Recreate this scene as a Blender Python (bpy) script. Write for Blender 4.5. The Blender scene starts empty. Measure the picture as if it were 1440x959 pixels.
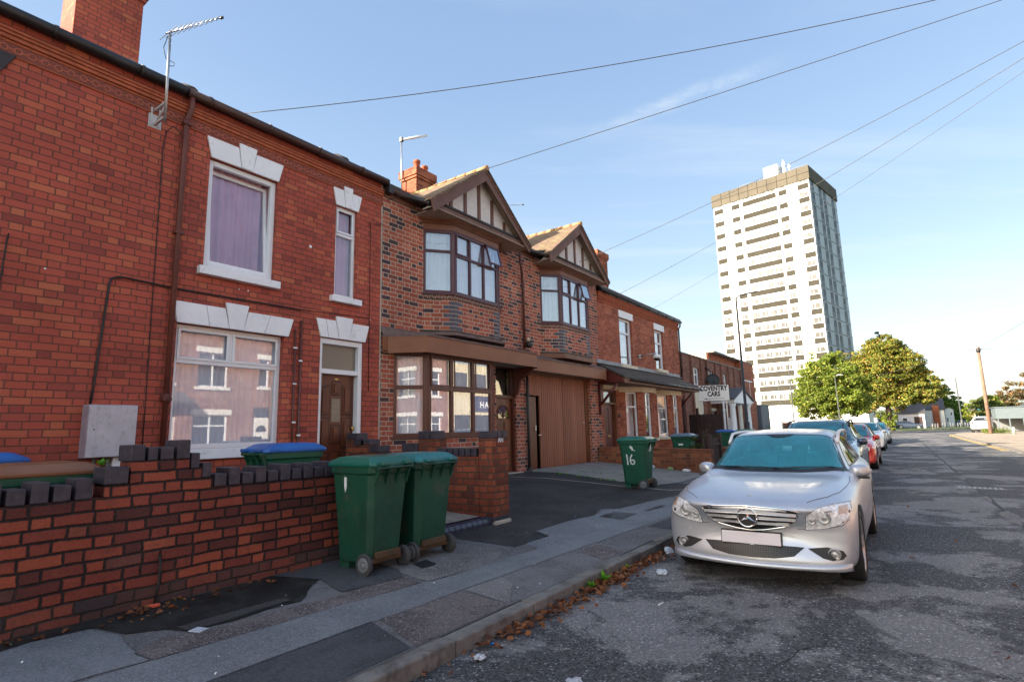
import bpy, bmesh, math, random
import numpy as np
from mathutils import Vector, Matrix, noise as mnoise
from mathutils.bvhtree import BVHTree
random.seed(7)
rng = np.random.default_rng(5)
S = bpy.context.scene
COL = S.collection
R = math.radians

# ------------------------------------------------------------------ materials
def new_mat(name):
    m = bpy.data.materials.new(name); m.use_nodes = True
    nt = m.node_tree; nt.nodes.clear()
    out = nt.nodes.new('ShaderNodeOutputMaterial')
    b = nt.nodes.new('ShaderNodeBsdfPrincipled')
    nt.links.new(b.outputs[0], out.inputs[0])
    return m, nt, b
class NB:
    """small helper for node maths"""
    def __init__(s, nt): s.nt = nt
    def n(s, t, **k):
        o = s.nt.nodes.new(t)
        for a, v in k.items(): setattr(o, a, v)
        return o
    def put(s, sock, v):
        if hasattr(v, 'is_output'): s.nt.links.new(v, sock)
        else: sock.default_value = v
    def m(s, op, a, b=0.0, c=None):
        o = s.n('ShaderNodeMath', operation=op)
        s.put(o.inputs[0], a); s.put(o.inputs[1], b)
        if c is not None: s.put(o.inputs[2], c)
        return o.outputs[0]
    def vec(s, x, y, z=0.0):
        o = s.n('ShaderNodeCombineXYZ'); s.put(o.inputs[0], x); s.put(o.inputs[1], y); s.put(o.inputs[2], z)
        return o.outputs[0]
    def noise(s, v, scale, detail=3.0, rough=.55, dist=0.0):
        o = s.n('ShaderNodeTexNoise'); s.put(o.inputs['Vector'], v)
        o.inputs['Scale'].default_value = scale; o.inputs['Detail'].default_value = detail
        o.inputs['Roughness'].default_value = rough; o.inputs['Distortion'].default_value = dist
        return o.outputs[0]
    def ramp(s, f, stops, interp='LINEAR'):
        o = s.n('ShaderNodeValToRGB'); s.put(o.inputs[0], f); o.color_ramp.interpolation = interp
        e = o.color_ramp.elements
        while len(e) < len(stops): e.new(.5)
        for i, (p, c) in enumerate(stops):
            e[i].position = p; e[i].color = (c, c, c, 1) if not hasattr(c, '__len__') else tuple(c) + (1,)
        return o.outputs[0]
    def mix(s, f, a, b, mode='MIX'):
        o = s.n('ShaderNodeMix', data_type='RGBA', blend_type=mode)
        s.put(o.inputs[0], f)
        for i, v in ((6, a), (7, b)):
            if hasattr(v, 'is_output'): s.nt.links.new(v, o.inputs[i])
            else: o.inputs[i].default_value = tuple(v) + (1,)
        return o.outputs[2]
    def bump(s, h, strength, dist):
        o = s.n('ShaderNodeBump'); s.put(o.inputs['Height'], h)
        o.inputs['Strength'].default_value = strength; o.inputs['Distance'].default_value = dist
        return o.outputs[0]
    def smooth(s, x, a, b):
        o = s.n('ShaderNodeMapRange', interpolation_type='SMOOTHSTEP'); s.put(o.inputs[0], x)
        o.inputs[1].default_value = a; o.inputs[2].default_value = b
        return o.outputs[0]

def wall_uv(k):
    g = k.n('ShaderNodeNewGeometry')
    P = k.n('ShaderNodeSeparateXYZ'); k.nt.links.new(g.outputs['Position'], P.inputs[0])
    N = k.n('ShaderNodeSeparateXYZ'); k.nt.links.new(g.outputs['True Normal'], N.inputs[0])
    u = k.m('SUBTRACT', k.m('MULTIPLY', P.outputs[1], N.outputs[0]), k.m('MULTIPLY', P.outputs[0], N.outputs[1]))
    flat = k.m('GREATER_THAN', k.m('ABSOLUTE', N.outputs[2]), .7)
    inv = k.m('SUBTRACT', 1.0, flat)
    u = k.m('ADD', k.m('MULTIPLY', u, inv), k.m('MULTIPLY', P.outputs[1], flat))
    v = k.m('ADD', k.m('MULTIPLY', P.outputs[2], inv), k.m('MULTIPLY', P.outputs[0], flat))
    return u, v, g.outputs['Position']

def brick(name, cols, mortar, L=.247, c=.0877, n=1, mw=.010, bumpd=.006, rnd=0.0, grime=.35, rough=.88, soft=.0025, stain=None):
    m, nt, b = new_mat(name); k = NB(nt)
    u, v, P = wall_uv(k)
    wob = k.noise(P, 9.0, 2)
    u = k.m('ADD', u, k.m('MULTIPLY', k.m('SUBTRACT', wob, .5), .012 * (1 + rnd)))
    v = k.m('ADD', v, k.m('MULTIPLY', k.m('SUBTRACT', k.noise(P, 3.1, 2), .5), .014 * (1 + rnd)))
    r = k.m('DIVIDE', v, c); row = k.m('FLOOR', r); fr = k.m('FRACT', r)
    Pl = n + .5
    w1 = k.n('ShaderNodeTexWhiteNoise', noise_dimensions='1D'); nt.links.new(row, w1.inputs['W'])
    par = k.m('PINGPONG', row, 1.0)
    sh = k.m('ADD', k.m('MULTIPLY', par, Pl * .5), k.m('MULTIPLY', w1.outputs[0], rnd * .6))
    q = k.m('ADD', k.m('DIVIDE', u, L), sh)
    kk = k.m('FLOOR', k.m('DIVIDE', q, Pl)); w = k.m('SUBTRACT', q, k.m('MULTIPLY', kk, Pl))
    hd = k.m('GREATER_THAN', w, float(n)); st = k.m('SUBTRACT', 1.0, hd)
    f = k.m('ADD', k.m('MULTIPLY', k.m('FRACT', w), st), k.m('MULTIPLY', k.m('MULTIPLY', k.m('SUBTRACT', w, float(n)), 2.0), hd))
    bl = k.m('MULTIPLY', k.m('SUBTRACT', 1.0, k.m('MULTIPLY', hd, .5)), L)
    idx = k.m('ADD', k.m('MULTIPLY', kk, n + 1.0), k.m('ADD', k.m('MULTIPLY', k.m('FLOOR', w), st), k.m('MULTIPLY', hd, float(n))))
    du = k.m('MULTIPLY', k.m('MINIMUM', f, k.m('SUBTRACT', 1.0, f)), bl)
    dv = k.m('MULTIPLY', k.m('MINIMUM', fr, k.m('SUBTRACT', 1.0, fr)), c)
    d = k.m('MINIMUM', du, dv)
    d = k.m('ADD', d, k.m('MULTIPLY', k.m('SUBTRACT', k.noise(P, 55.0, 3), .5), .006 * (1 + rnd)))
    mask = k.smooth(d, mw * .5 - soft, mw * .5 + soft)
    wn = k.n('ShaderNodeTexWhiteNoise', noise_dimensions='3D')
    nt.links.new(k.vec(idx, row, 3.3), wn.inputs['Vector'])
    col = k.ramp(wn.outputs[0], cols, 'CONSTANT' if len(cols) > 6 else 'LINEAR')
    fine = k.noise(P, 70.0, 4, .7)
    col = k.mix(.55, col, k.ramp(fine, [(.3, .55), (.7, 1.25)]), 'MULTIPLY')
    mcol = k.mix(.5, mortar, k.ramp(k.noise(P, 30.0, 3), [(.3, .5), (.7, 1.3)]), 'MULTIPLY')
    col = k.mix(mask, mcol, col)
    big = k.ramp(k.noise(P, .9, 4, .6), [(.3, 1.0 - grime), (.65, 1.06)])
    col = k.mix(1.0, col, big, 'MULTIPLY')
    if stain:
        s = k.ramp(k.noise(P, 3.0, 5, .7, .4), [(.58, 0.0), (.70, stain[1])])
        col = k.mix(s, col, stain[0])
    k.put(b.inputs['Base Color'], col)
    b.inputs['Roughness'].default_value = rough
    b.inputs['Specular IOR Level'].default_value = .25
    h = k.m('ADD', mask, k.m('MULTIPLY', fine, .35))
    k.put(b.inputs['Normal'], k.bump(h, .9, bumpd))
    return m

def paint(name, col, rough=.5, var=.25, scale=4.0, bumps=.002, metal=0.0, spec=.5, dirt=None, coat=0.0, fine=40.0, streak=False):
    m, nt, b = new_mat(name); k = NB(nt)
    tc = k.n('ShaderNodeNewGeometry').outputs['Position']
    if streak:
        mp = k.n('ShaderNodeMapping'); k.put(mp.inputs[0], tc); mp.inputs['Scale'].default_value = (1, 1, .08); v2 = mp.outputs[0]
    else: v2 = tc
    n1 = k.noise(v2, scale, 5, .65)
    c = k.mix(1.0, col, k.ramp(n1, [(.25, 1.0 - var), (.7, 1.0 + var * .5)]), 'MULTIPLY')
    if dirt:
        c = k.mix(k.ramp(k.noise(tc, dirt[2], 6, .7, .3), [(dirt[3], 0.0), (dirt[3] + .15, dirt[1])]), c, dirt[0])
    k.put(b.inputs['Base Color'], c)
    k.put(b.inputs['Roughness'], k.ramp(n1, [(.2, min(1, rough + .12)), (.8, max(.02, rough - .06))]))
    b.inputs['Metallic'].default_value = metal
    b.inputs['Specular IOR Level'].default_value = spec
    b.inputs['Coat Weight'].default_value = coat; b.inputs['Coat Roughness'].default_value = .04
    if bumps: k.put(b.inputs['Normal'], k.bump(k.noise(tc, fine, 4, .6), .5, bumps))
    return m

def asphalt(name, c1, c2, thr=.5, scale=1.2, speck=.6, bumpd=.006, agg=160.0, wet=.85, edge=.05):
    m, nt, b = new_mat(name); k = NB(nt)
    P = k.n('ShaderNodeNewGeometry').outputs['Position']
    f = k.ramp(k.noise(P, scale, 8, .68, .35), [(thr - edge, 0.0), (thr + edge, 1.0)])
    col = k.mix(f, c1, c2)
    vo = k.n('ShaderNodeTexVoronoi', feature='F1'); k.put(vo.inputs['Vector'], P); vo.inputs['Scale'].default_value = agg
    wn = k.n('ShaderNodeTexWhiteNoise', noise_dimensions='3D'); nt.links.new(vo.outputs['Color'], wn.inputs['Vector'])
    st = k.ramp(wn.outputs[0], [(.0, 1 - speck), (.55, 1.0), (.93, 1.2), (1.0, 1 + speck * 3.5)])
    amp = k.ramp(f, [(0, 1.0), (1, .45)])
    col = k.mix(amp, col, k.mix(1.0, col, st, 'MULTIPLY'))
    col = k.mix(1.0, col, k.ramp(k.noise(P, .45, 5, .6), [(.3, .78), (.7, 1.18)]), 'MULTIPLY')
    col = k.mix(1.0, col, k.ramp(k.noise(P, 38.0, 4, .8), [(.3, .72), (.7, 1.25)]), 'MULTIPLY')
    k.put(b.inputs['Base Color'], col)
    b.inputs['Roughness'].default_value = wet; b.inputs['Specular IOR Level'].default_value = .35
    h = k.m('ADD', vo.outputs['Distance'], k.noise(P, 60.0, 4, .7))
    k.put(b.inputs['Normal'], k.bump(h, .8, bumpd))
    return m

def glass(name='window_glass', tint=(.02, .03, .035), refl=(.06, .8), trans=.75, wav=.0006, rtint=(.93, .96, 1.0)):
    m = bpy.data.materials.new(name); m.use_nodes = True; nt = m.node_tree; nt.nodes.clear(); k = NB(nt)
    out = k.n('ShaderNodeOutputMaterial')
    g = k.n('ShaderNodeBsdfGlossy'); g.inputs['Roughness'].default_value = .0; g.inputs['Color'].default_value = rtint + (1,)
    P = k.n('ShaderNodeNewGeometry').outputs['Position']
    bn = k.bump(k.noise(P, 1.6, 2), .5, wav); nt.links.new(bn, g.inputs['Normal'])
    t = k.n('ShaderNodeBsdfTransparent'); t.inputs['Color'].default_value = (trans, trans, trans * 1.02, 1)
    lw = k.n('ShaderNodeLayerWeight'); lw.inputs['Blend'].default_value = .5
    f = k.ramp(lw.outputs['Facing'], [(0.0, refl[0]), (.45, refl[0] + .10), (.8, refl[1] * .6), (1.0, refl[1])])
    mx = k.n('ShaderNodeMixShader'); nt.links.new(f, mx.inputs[0]); nt.links.new(t.outputs[0], mx.inputs[1]); nt.links.new(g.outputs[0], mx.inputs[2])
    nt.links.new(mx.outputs[0], out.inputs[0])
    return m

M = {}
red_cols = [(0, (.28, .066, .052)), (.10, (.37, .085, .060)), (.35, (.44, .100, .068)), (.65, (.42, .092, .060)), (.88, (.48, .115, .068)), (1, (.50, .15, .078))]
M['brick_red'] = brick('brick_red', red_cols, (.16, .070, .052), n=1, mw=.0115, bumpd=.006, grime=.22)
M['brick_red_pale'] = brick('brick_red_pale', [(0, (.24, .065, .038)), (.5, (.36, .098, .055)), (1, (.46, .155, .085))], (.30, .20, .14), n=1, mw=.011, grime=.2)
mix_cols = [(0, (.065, .045, .055)), (.17, (.10, .06, .06)), (.23, (.30, .088, .055)), (.5, (.44, .125, .075)), (.85, (.37, .10, .062)), (1, (.50, .18, .11))]
M['brick_mixed'] = brick('brick_mixed', mix_cols, (.52, .42, .33), n=1, mw=.015, bumpd=.005, grime=.25)
M['brick_wall'] = brick('brick_wall', [(0, (.09, .034, .030)), (.25, (.165, .046, .036)), (.5, (.24, .060, .042)), (.78, (.31, .076, .045)), (.94, (.36, .095, .052)), (1, (.12, .058, .05))], (.026, .022, .021), L=.245, c=.0855, n=1, mw=.0165, bumpd=.014, rnd=1.0, grime=.42, soft=.0045,
                        stain=((.085, .042, .034), .9))
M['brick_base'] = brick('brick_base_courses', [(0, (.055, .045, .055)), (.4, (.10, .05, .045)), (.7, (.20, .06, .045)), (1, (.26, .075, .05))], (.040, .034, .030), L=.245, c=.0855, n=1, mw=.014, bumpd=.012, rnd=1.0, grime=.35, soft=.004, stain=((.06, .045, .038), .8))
M['brick_yard'] = brick('brick_yard', [(0, (.13, .045, .03)), (.4, (.26, .065, .034)), (1, (.36, .10, .05))], (.10, .075, .055), n=1, mw=.015, bumpd=.010, rnd=1.0, grime=.4, stain=((.09, .06, .04), .6))
M['brick_chim'] = brick('brick_chimney', [(0, (.20, .055, .030)), (.5, (.33, .085, .045)), (1, (.44, .14, .07))], (.30, .19, .12), n=1, mw=.010, grime=.35)
M['brick_office'] = brick('brick_office', [(0, (.17, .07, .05)), (.5, (.24, .10, .075)), (1, (.31, .14, .10))], (.20, .14, .11), n=1, grime=.3)
M['brick_opp'] = brick('brick_opposite', [(0, (.20, .085, .06)), (.5, (.27, .12, .085)), (1, (.34, .17, .12))], (.32, .26, .21), n=1, grime=.2)
M['white'] = paint('white_masonry_paint', (.80, .83, .86), .55, .10, 3.0, .0012, dirt=((.40, .37, .33), .55, 6.0, .56))
M['upvc'] = paint('white_plastic', (.74, .77, .80), .28, .05, 3.0, 0)
M['cream'] = paint('cream_paint', (.62, .56, .42), .6, .15, 3.0, .001)
M['brown_pvc'] = paint('purple_brown_plastic', (.072, .015, .024), .30, .15, 4, 0)
M['brown_wood'] = paint('brown_stained_wood', (.16, .052, .020), .38, .35, 5, .001, streak=True)
M['brown_frame'] = paint('red_brown_frame', (.105, .030, .019), .38, .25, 5, .0006)
M['fascia'] = paint('brown_fascia_paint', (.23, .085, .034), .5, .12, 1.5, .001)
M['barge'] = paint('faded_brown_paint', (.135, .062, .042), .6, .3, 3, .001, streak=False)
M['gutter'] = paint('brown_gutter_plastic', (.050, .019, .014), .42, .3, 3, 0)
M['gutter_dark'] = paint('black_gutter_plastic', (.018, .016, .016), .45, .3, 3, 0)
M['pipe'] = paint('red_brown_pipe_paint', (.125, .030, .019), .5, .35, 3, .0006)
M['terracotta'] = paint('terracotta_moulding', (.36, .088, .034), .75, .35, 8, .002)
M['garage'] = paint('flaking_brown_garage_paint', (.29, .105, .054), .55, .3, 3, .0015, streak=True, dirt=((.34, .20, .13), .55, 9.0, .63))
M['tile'] = None
M['bin_green'] = paint('green_bin_plastic', (.005, .080, .045), .42, .30, 3, .0008, dirt=((.03, .08, .06), .5, 6.0, .58))
M['bin_green_dirty'] = paint('dirty_green_bin_plastic', (.006, .062, .036), .46, .45, 3, .0008, dirt=((.085, .085, .065), .55, 3.2, .52))
M['lid_green'] = paint('green_lid_plastic', (.008, .115, .085), .30, .2, 3, .0008, dirt=((.10, .22, .17), .4, 9.0, .6))
M['lid_teal'] = paint('faded_teal_lid_plastic', (.016, .155, .165), .35, .25, 3, .0008, dirt=((.12, .28, .28), .5, 8.0, .58))
M['lid_blue'] = paint('blue_lid_plastic', (.018, .105, .37), .35, .25, 3, .0008, dirt=((.08, .20, .42), .5, 8.0, .58))
M['lid_grey'] = paint('grey_blue_lid_plastic', (.13, .20, .28), .4, .25, 3, .0008)
M['lid_brown'] = paint('brown_lid_plastic', (.21, .092, .045), .4, .2, 3, .0008)
M['rubber'] = paint('black_rubber', (.014, .014, .015), .7, .3, 12, .001)
M['rubber_grey'] = paint('dusty_rubber', (.055, .055, .057), .75, .3, 12, .001)
M['hub_grey'] = paint('grey_hub_plastic', (.16, .17, .18), .5, .3, 12, .001)
M['bluebrick'] = paint('blue_engineering_brick', (.042, .036, .050), .55, .5, 14, .003, dirt=((.08, .07, .085), .6, 20.0, .52), fine=60)
M['bluebrick_gloss'] = paint('glazed_blue_brick', (.034, .038, .062), .28, .4, 14, .002)
M['concrete'] = paint('concrete', (.24, .225, .20), .9, .3, 2.5, .004, dirt=((.10, .10, .075), .7, 3.0, .55))
M['concrete_pale'] = paint('pale_concrete', (.42, .38, .31), .9, .3, 5, .004, dirt=((.16, .13, .09), .7, 6.0, .55))
M['kerb'] = paint('granite_kerb', (.175, .163, .150), .85, .35, 7, .005, dirt=((.060, .052, .045), .85, 3.2, .50), fine=90)
M['lead'] = paint('lead_flashing', (.22, .24, .27), .45, .3, 6, .001)
M['metal'] = paint('galvanised_metal', (.42, .43, .45), .35, .25, 10, .0005, metal=.8)
M['alu'] = paint('aluminium', (.72, .73, .75), .22, .1, 10, 0, metal=.95)
M['darkmetal'] = paint('dark_painted_metal', (.022, .022, .024), .45, .3, 5, .0005)
M['lampmetal'] = paint('grey_green_lamp_paint', (.075, .080, .078), .45, .3, 3, .0005)
M['black'] = paint('black_plastic', (.010, .010, .011), .45, .2, 6, 0)
M['cable'] = paint('black_cable', (.012, .011, .012), .55, .2, 6, 0)
M['dark_inside'] = paint('dark_room', (.035, .030, .028), .9, .3, 1.5, 0)
M['curtain_pink'] = paint('pale_lilac_curtain', (.88, .56, .70), .9, .18, 2, 0)
M['curtain_white'] = paint('white_net_curtain', (.84, .88, .92), .9, .12, 2, 0)
M['glass'] = glass(refl=(.04, .7), trans=.85)
M['glass_mirror'] = glass('reflecting_window_glass', refl=(.095, .85), trans=.93)
M['glass_obscure'] = paint('obscured_fanlight_glass', (.20, .18, .145), .18, .5, 60, .002)
M['render'] = paint('pebble_render', (.60, .58, .56), .9, .15, 10, .004, fine=120)
M['gold'] = paint('worn_brass', (.6, .42, .15), .4, .2, 10, 0, metal=.8)
M['wood_pole'] = paint('creosoted_pole_wood', (.19, .115, .08), .85, .35, 2, .004)
M['fence_dark'] = paint('dark_stained_timber', (.035, .016, .014), .7, .4, 4, .002)
M['steel_green'] = paint('green_railings_paint', (.035, .13, .085), .5, .3, 4, 0)
M['letters'] = paint('black_sign_letters', (.012, .012, .013), .5, .1, 4, 0)
M['sign_white'] = paint('white_sign_board', (.78, .78, .76), .4, .06, 3, 0)
M['handpaint'] = paint('white_hand_paint', (.72, .74, .74), .7, .12, 20, 0)
M['meter'] = paint('weathered_white_meter_box', (.50, .48, .52), .6, .18, 5, .001, dirt=((.20, .18, .19), .5, 14.0, .54))
M['meter_side'] = paint('dark_meter_box_side', (.30, .24, .29), .6, .3, 5, .001)  # box body in a darker, more purple tone than its lid
M['door_wood'] = paint('varnished_hardwood', (.115, .030, .011), .38, .4, 6, .0006, streak=True, coat=.0)
M['door_groove_shade'] = paint('groove_shade_paint', (.030, .008, .005), .5, .2, 6, 0)  # near-black wood tone painting in the shade of the panel grooves
M['red_door'] = paint('dark_red_door_paint', (.10, .016, .013), .35, .25, 4, 0)
M['opp_white'] = paint('warm_white_paint', (.74, .72, .68), .5, .1, 3, 0)  # plain warm white, the paint's own colour
M['opp_cream'] = paint('cream_render', (.62, .55, .38), .8, .12, 2, .001)
M['slate'] = paint('grey_slate', (.060, .058, .062), .6, .35, 4, .003)
M['sky_blue_sign'] = paint('dark_blue_sign', (.018, .028, .09), .4, .1, 3, 0)
M['leaf_litter'] = None

def tile_mat(name, c1, c2, moss, mossamt=.5, tc=.25, axis='y'):
    m, nt, b = new_mat(name); k = NB(nt)
    g = k.n('ShaderNodeNewGeometry'); P = k.n('ShaderNodeSeparateXYZ'); nt.links.new(g.outputs['Position'], P.inputs[0])
    u = P.outputs[1] if axis == 'y' else P.outputs[0]
    v = P.outputs[2]
    row = k.m('FLOOR', k.m('DIVIDE', v, .075)); fr = k.m('FRACT', k.m('DIVIDE', v, .075))
    uu = k.m('ADD', k.m('DIVIDE', u, tc), k.m('MULTIPLY', k.m('PINGPONG', row, 1.0), .5))
    fu = k.m('FRACT', uu); wn = k.n('ShaderNodeTexWhiteNoise', noise_dimensions='2D'); nt.links.new(k.vec(k.m('FLOOR', uu), row), wn.inputs['Vector'])
    col = k.mix(wn.outputs[0], c1, c2)
    s = k.ramp(k.noise(g.outputs['Position'], 3.5, 6, .75), [(.62 - mossamt * .3, 0.0), (.72 - mossamt * .2, .9)])
    col = k.mix(s, col, moss)
    edge = k.m('MULTIPLY', k.smooth(fr, 0.0, .16), k.smooth(k.m('MINIMUM', fu, k.m('SUBTRACT', 1.0, fu)), 0.0, .04))
    col = k.mix(edge, (.03, .026, .022), col)
    k.put(b.inputs['Base Color'], col); b.inputs['Roughness'].default_value = .9
    k.put(b.inputs['Normal'], k.bump(k.m('ADD', k.m('MULTIPLY', k.m('SUBTRACT', 1.0, fr), edge), k.m('MULTIPLY', k.noise(g.outputs['Position'], 60, 4), .4)), .9, .02))
    return m
M['tile_moss'] = tile_mat('mossy_clay_tiles', (.24, .12, .06), (.34, .19, .09), (.36, .29, .08), .75)
M['tile_dark'] = tile_mat('dark_clay_tiles', (.055, .042, .038), (.10, .075, .062), (.09, .10, .045), .35)
M['tile_grey'] = tile_mat('grey_roof_tiles', (.07, .066, .068), (.12, .11, .11), (.10, .10, .07), .2)

def band_mat():
    m, nt, b = new_mat('terracotta_chain_band'); k = NB(nt)
    u, v, P = wall_uv(k)
    a = .125
    f = k.m('SUBTRACT', k.m('FRACT', k.m('DIVIDE', u, a)), .5)
    du = k.m('MULTIPLY', f, a); dz = k.m('SUBTRACT', v, 5.865)
    r = k.m('SQRT', k.m('ADD', k.m('MULTIPLY', du, du), k.m('MULTIPLY', dz, dz)))
    ring = k.m('SUBTRACT', 1.0, k.smooth(k.m('ABSOLUTE', k.m('SUBTRACT', r, .034)), .007, .013))
    link = k.m('MULTIPLY', k.m('SUBTRACT', 1.0, k.smooth(k.m('ABSOLUTE', dz), .008, .013)), k.m('GREATER_THAN', k.m('ABSOLUTE', du), .042))
    h = k.m('MAXIMUM', ring, link)
    col = k.mix(h, (.20, .052, .034), (.38, .098, .052))
    col = k.mix(.6, col, k.ramp(k.noise(P, 12, 5, .7), [(.3, .6), (.7, 1.2)]), 'MULTIPLY')
    k.put(b.inputs['Base Color'], col); b.inputs['Roughness'].default_value = .8
    k.put(b.inputs['Normal'], k.bump(h, 1.0, .012))
    return m
M['band'] = band_mat()

def carpaint(name, col, metal=.75, rough=.28, coat=1.0):
    m, nt, b = new_mat(name); k = NB(nt)
    P = k.n('ShaderNodeNewGeometry').outputs['Position']
    n1 = k.noise(P, 2.5, 4, .6)
    c = k.mix(1.0, col, k.ramp(n1, [(.3, .93), (.7, 1.04)]), 'MULTIPLY')
    c = k.mix(k.ramp(k.noise(P, 7.0, 6, .75), [(.58, 0.0), (.78, .3)]), c, (.20, .19, .18))
    k.put(b.inputs['Base Color'], c)
    b.inputs['Metallic'].default_value = metal
    k.put(b.inputs['Roughness'], k.ramp(k.noise(P, 6, 5, .7), [(.3, rough + .06), (.7, rough - .03)]))
    b.inputs['Coat Weight'].default_value = coat; b.inputs['Coat Roughness'].default_value = .05
    fl = k.noise(P, 900.0, 1, .5)
    k.put(b.inputs['Normal'], k.bump(fl, .06, .001))
    return m
M['silver'] = carpaint('silver_car_paint', (.55, .575, .625), .65, .36, .35)
M['navy_paint'] = carpaint('dark_blue_grey_car_paint', (.045, .07, .12), .5, .25)
M['red_paint'] = carpaint('red_car_paint', (.50, .02, .015), .1, .25)
M['white_paint'] = carpaint('white_car_paint', (.72, .72, .72), 0, .3)
M['grey_paint'] = carpaint('grey_car_paint', (.12, .14, .17), .5, .28)
M['lilac_paint'] = carpaint('plum_car_paint', (.10, .03, .06), .3, .28)
M['car_glass'] = None
def carglass(name, col, rough=.02):
    m, nt, b = new_mat(name); k = NB(nt)
    P = k.n('ShaderNodeNewGeometry').outputs['Position']
    # seats and wheel seen dimly through the tinted pane
    c = k.mix(k.ramp(k.noise(P, 3.2, 3, .5, .4), [(.42, 0.0), (.56, 1.0)]), col, tuple(v * .62 for v in col))
    k.put(b.inputs['Base Color'], c); b.inputs['Roughness'].default_value = rough
    b.inputs['IOR'].default_value = 1.55; b.inputs['Coat Weight'].default_value = .6; b.inputs['Coat Roughness'].default_value = .01
    return m
M['car_glass'] = carglass('tinted_windscreen', (.008, .15, .20))
def screenglass(name, trans, film, amount, refl=(.07, .7), rt=(.75, .95, 1.0)):
    m = bpy.data.materials.new(name); m.use_nodes = True; nt = m.node_tree; nt.nodes.clear(); k = NB(nt)
    out = k.n('ShaderNodeOutputMaterial'); g = k.n('ShaderNodeBsdfGlossy'); g.inputs['Roughness'].default_value = .02; g.inputs['Color'].default_value = rt + (1,)
    t = k.n('ShaderNodeBsdfTransparent'); t.inputs['Color'].default_value = trans + (1,)
    df = k.n('ShaderNodeBsdfDiffuse'); df.inputs['Color'].default_value = film + (1,)
    P = k.n('ShaderNodeNewGeometry').outputs['Position']
    m1 = k.n('ShaderNodeMixShader'); nt.links.new(k.ramp(k.noise(P, 3.0, 5, .7), [(.3, amount * .75), (.7, amount * 1.2)]), m1.inputs[0]); nt.links.new(t.outputs[0], m1.inputs[1]); nt.links.new(df.outputs[0], m1.inputs[2])
    lw = k.n('ShaderNodeLayerWeight'); lw.inputs['Blend'].default_value = .5
    m2 = k.n('ShaderNodeMixShader'); nt.links.new(k.ramp(lw.outputs['Facing'], [(0, refl[0]), (.5, refl[0] + .08), (.8, refl[1] * .5), (1, refl[1])]), m2.inputs[0]); nt.links.new(m1.outputs[0], m2.inputs[1]); nt.links.new(g.outputs[0], m2.inputs[2])
    nt.links.new(m2.outputs[0], out.inputs[0]); return m
M['screen'] = screenglass('green_blue_tinted_screen', (.30, .78, .86), (.03, .34, .42), .42)
M['side_screen'] = screenglass('dark_tinted_side_screen', (.30, .36, .40), (.05, .06, .065), .12, (.10, .8), (.95, .97, 1.0))
M['interior'] = paint('dark_car_interior', (.035, .035, .038), .8, .3, 8, 0)
M['seat_cloth'] = paint('grey_seat_cloth', (.07, .07, .075), .9, .3, 12, 0)
M['car_glass_dark'] = carglass('dark_side_glass', (.012, .016, .02))
M['chrome'] = paint('chrome', (.80, .81, .83), .08, .05, 10, 0, metal=1.0)
M['grille_silver'] = paint('grille_silver', (.50, .51, .54), .38, .1, 10, 0, metal=.35)
M['lamp_clear'] = paint('headlamp_reflector', (.72, .74, .78), .2, .55, 30, .006, metal=0.0, coat=1.0, fine=60)
M['amber'] = paint('amber_lens', (.52, .36, .24), .15, .2, 20, 0, coat=1.0)
M['red_lens'] = paint('red_lens', (.45, .01, .01), .15, .2, 20, 0, coat=1.0)
M['plate'] = paint('number_plate_white', (.70, .66, .72), .4, .06, 4, 0)
def mesh_grille():
    m, nt, b = new_mat('honeycomb_mesh'); k = NB(nt)
    P = k.n('ShaderNodeNewGeometry').outputs['Position']
    sp = k.n('ShaderNodeSeparateXYZ'); nt.links.new(P, sp.inputs[0])
    a = k.m('ABSOLUTE', k.m('SUBTRACT', k.m('FRACT', k.m('DIVIDE', sp.outputs[0], .022)), .5))
    c = k.m('ABSOLUTE', k.m('SUBTRACT', k.m('FRACT', k.m('DIVIDE', sp.outputs[2], .016)), .5))
    h = k.m('GREATER_THAN', k.m('MAXIMUM', a, c), .38)
    k.put(b.inputs['Base Color'], k.mix(h, (.003, .003, .004), (.025, .027, .03))); b.inputs['Roughness'].default_value = .4
    return m
M['mesh_grille'] = mesh_grille()

# ------------------------------------------------------------------ objects
def tag(o, label=None, cat=None, group=None, kind=None):
    if label: o['label'] = label
    if cat: o['category'] = cat
    if group: o['group'] = group
    if kind: o['kind'] = kind
    return o
def thing(name, label, cat, loc=(0, 0, 0), rz=0.0, group=None):
    o = bpy.data.objects.new(name, None); COL.objects.link(o)
    o.empty_display_size = .2
    o.location = loc; o.rotation_euler = (0, 0, rz)
    return tag(o, label, cat, group)
def copy_tree(o, parent=None):
    c = o.copy(); COL.objects.link(c); c.parent = parent
    if parent is not None: c.matrix_parent_inverse = o.matrix_parent_inverse.copy()
    for ch in list(o.children): copy_tree(ch, c)
    return c

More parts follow.
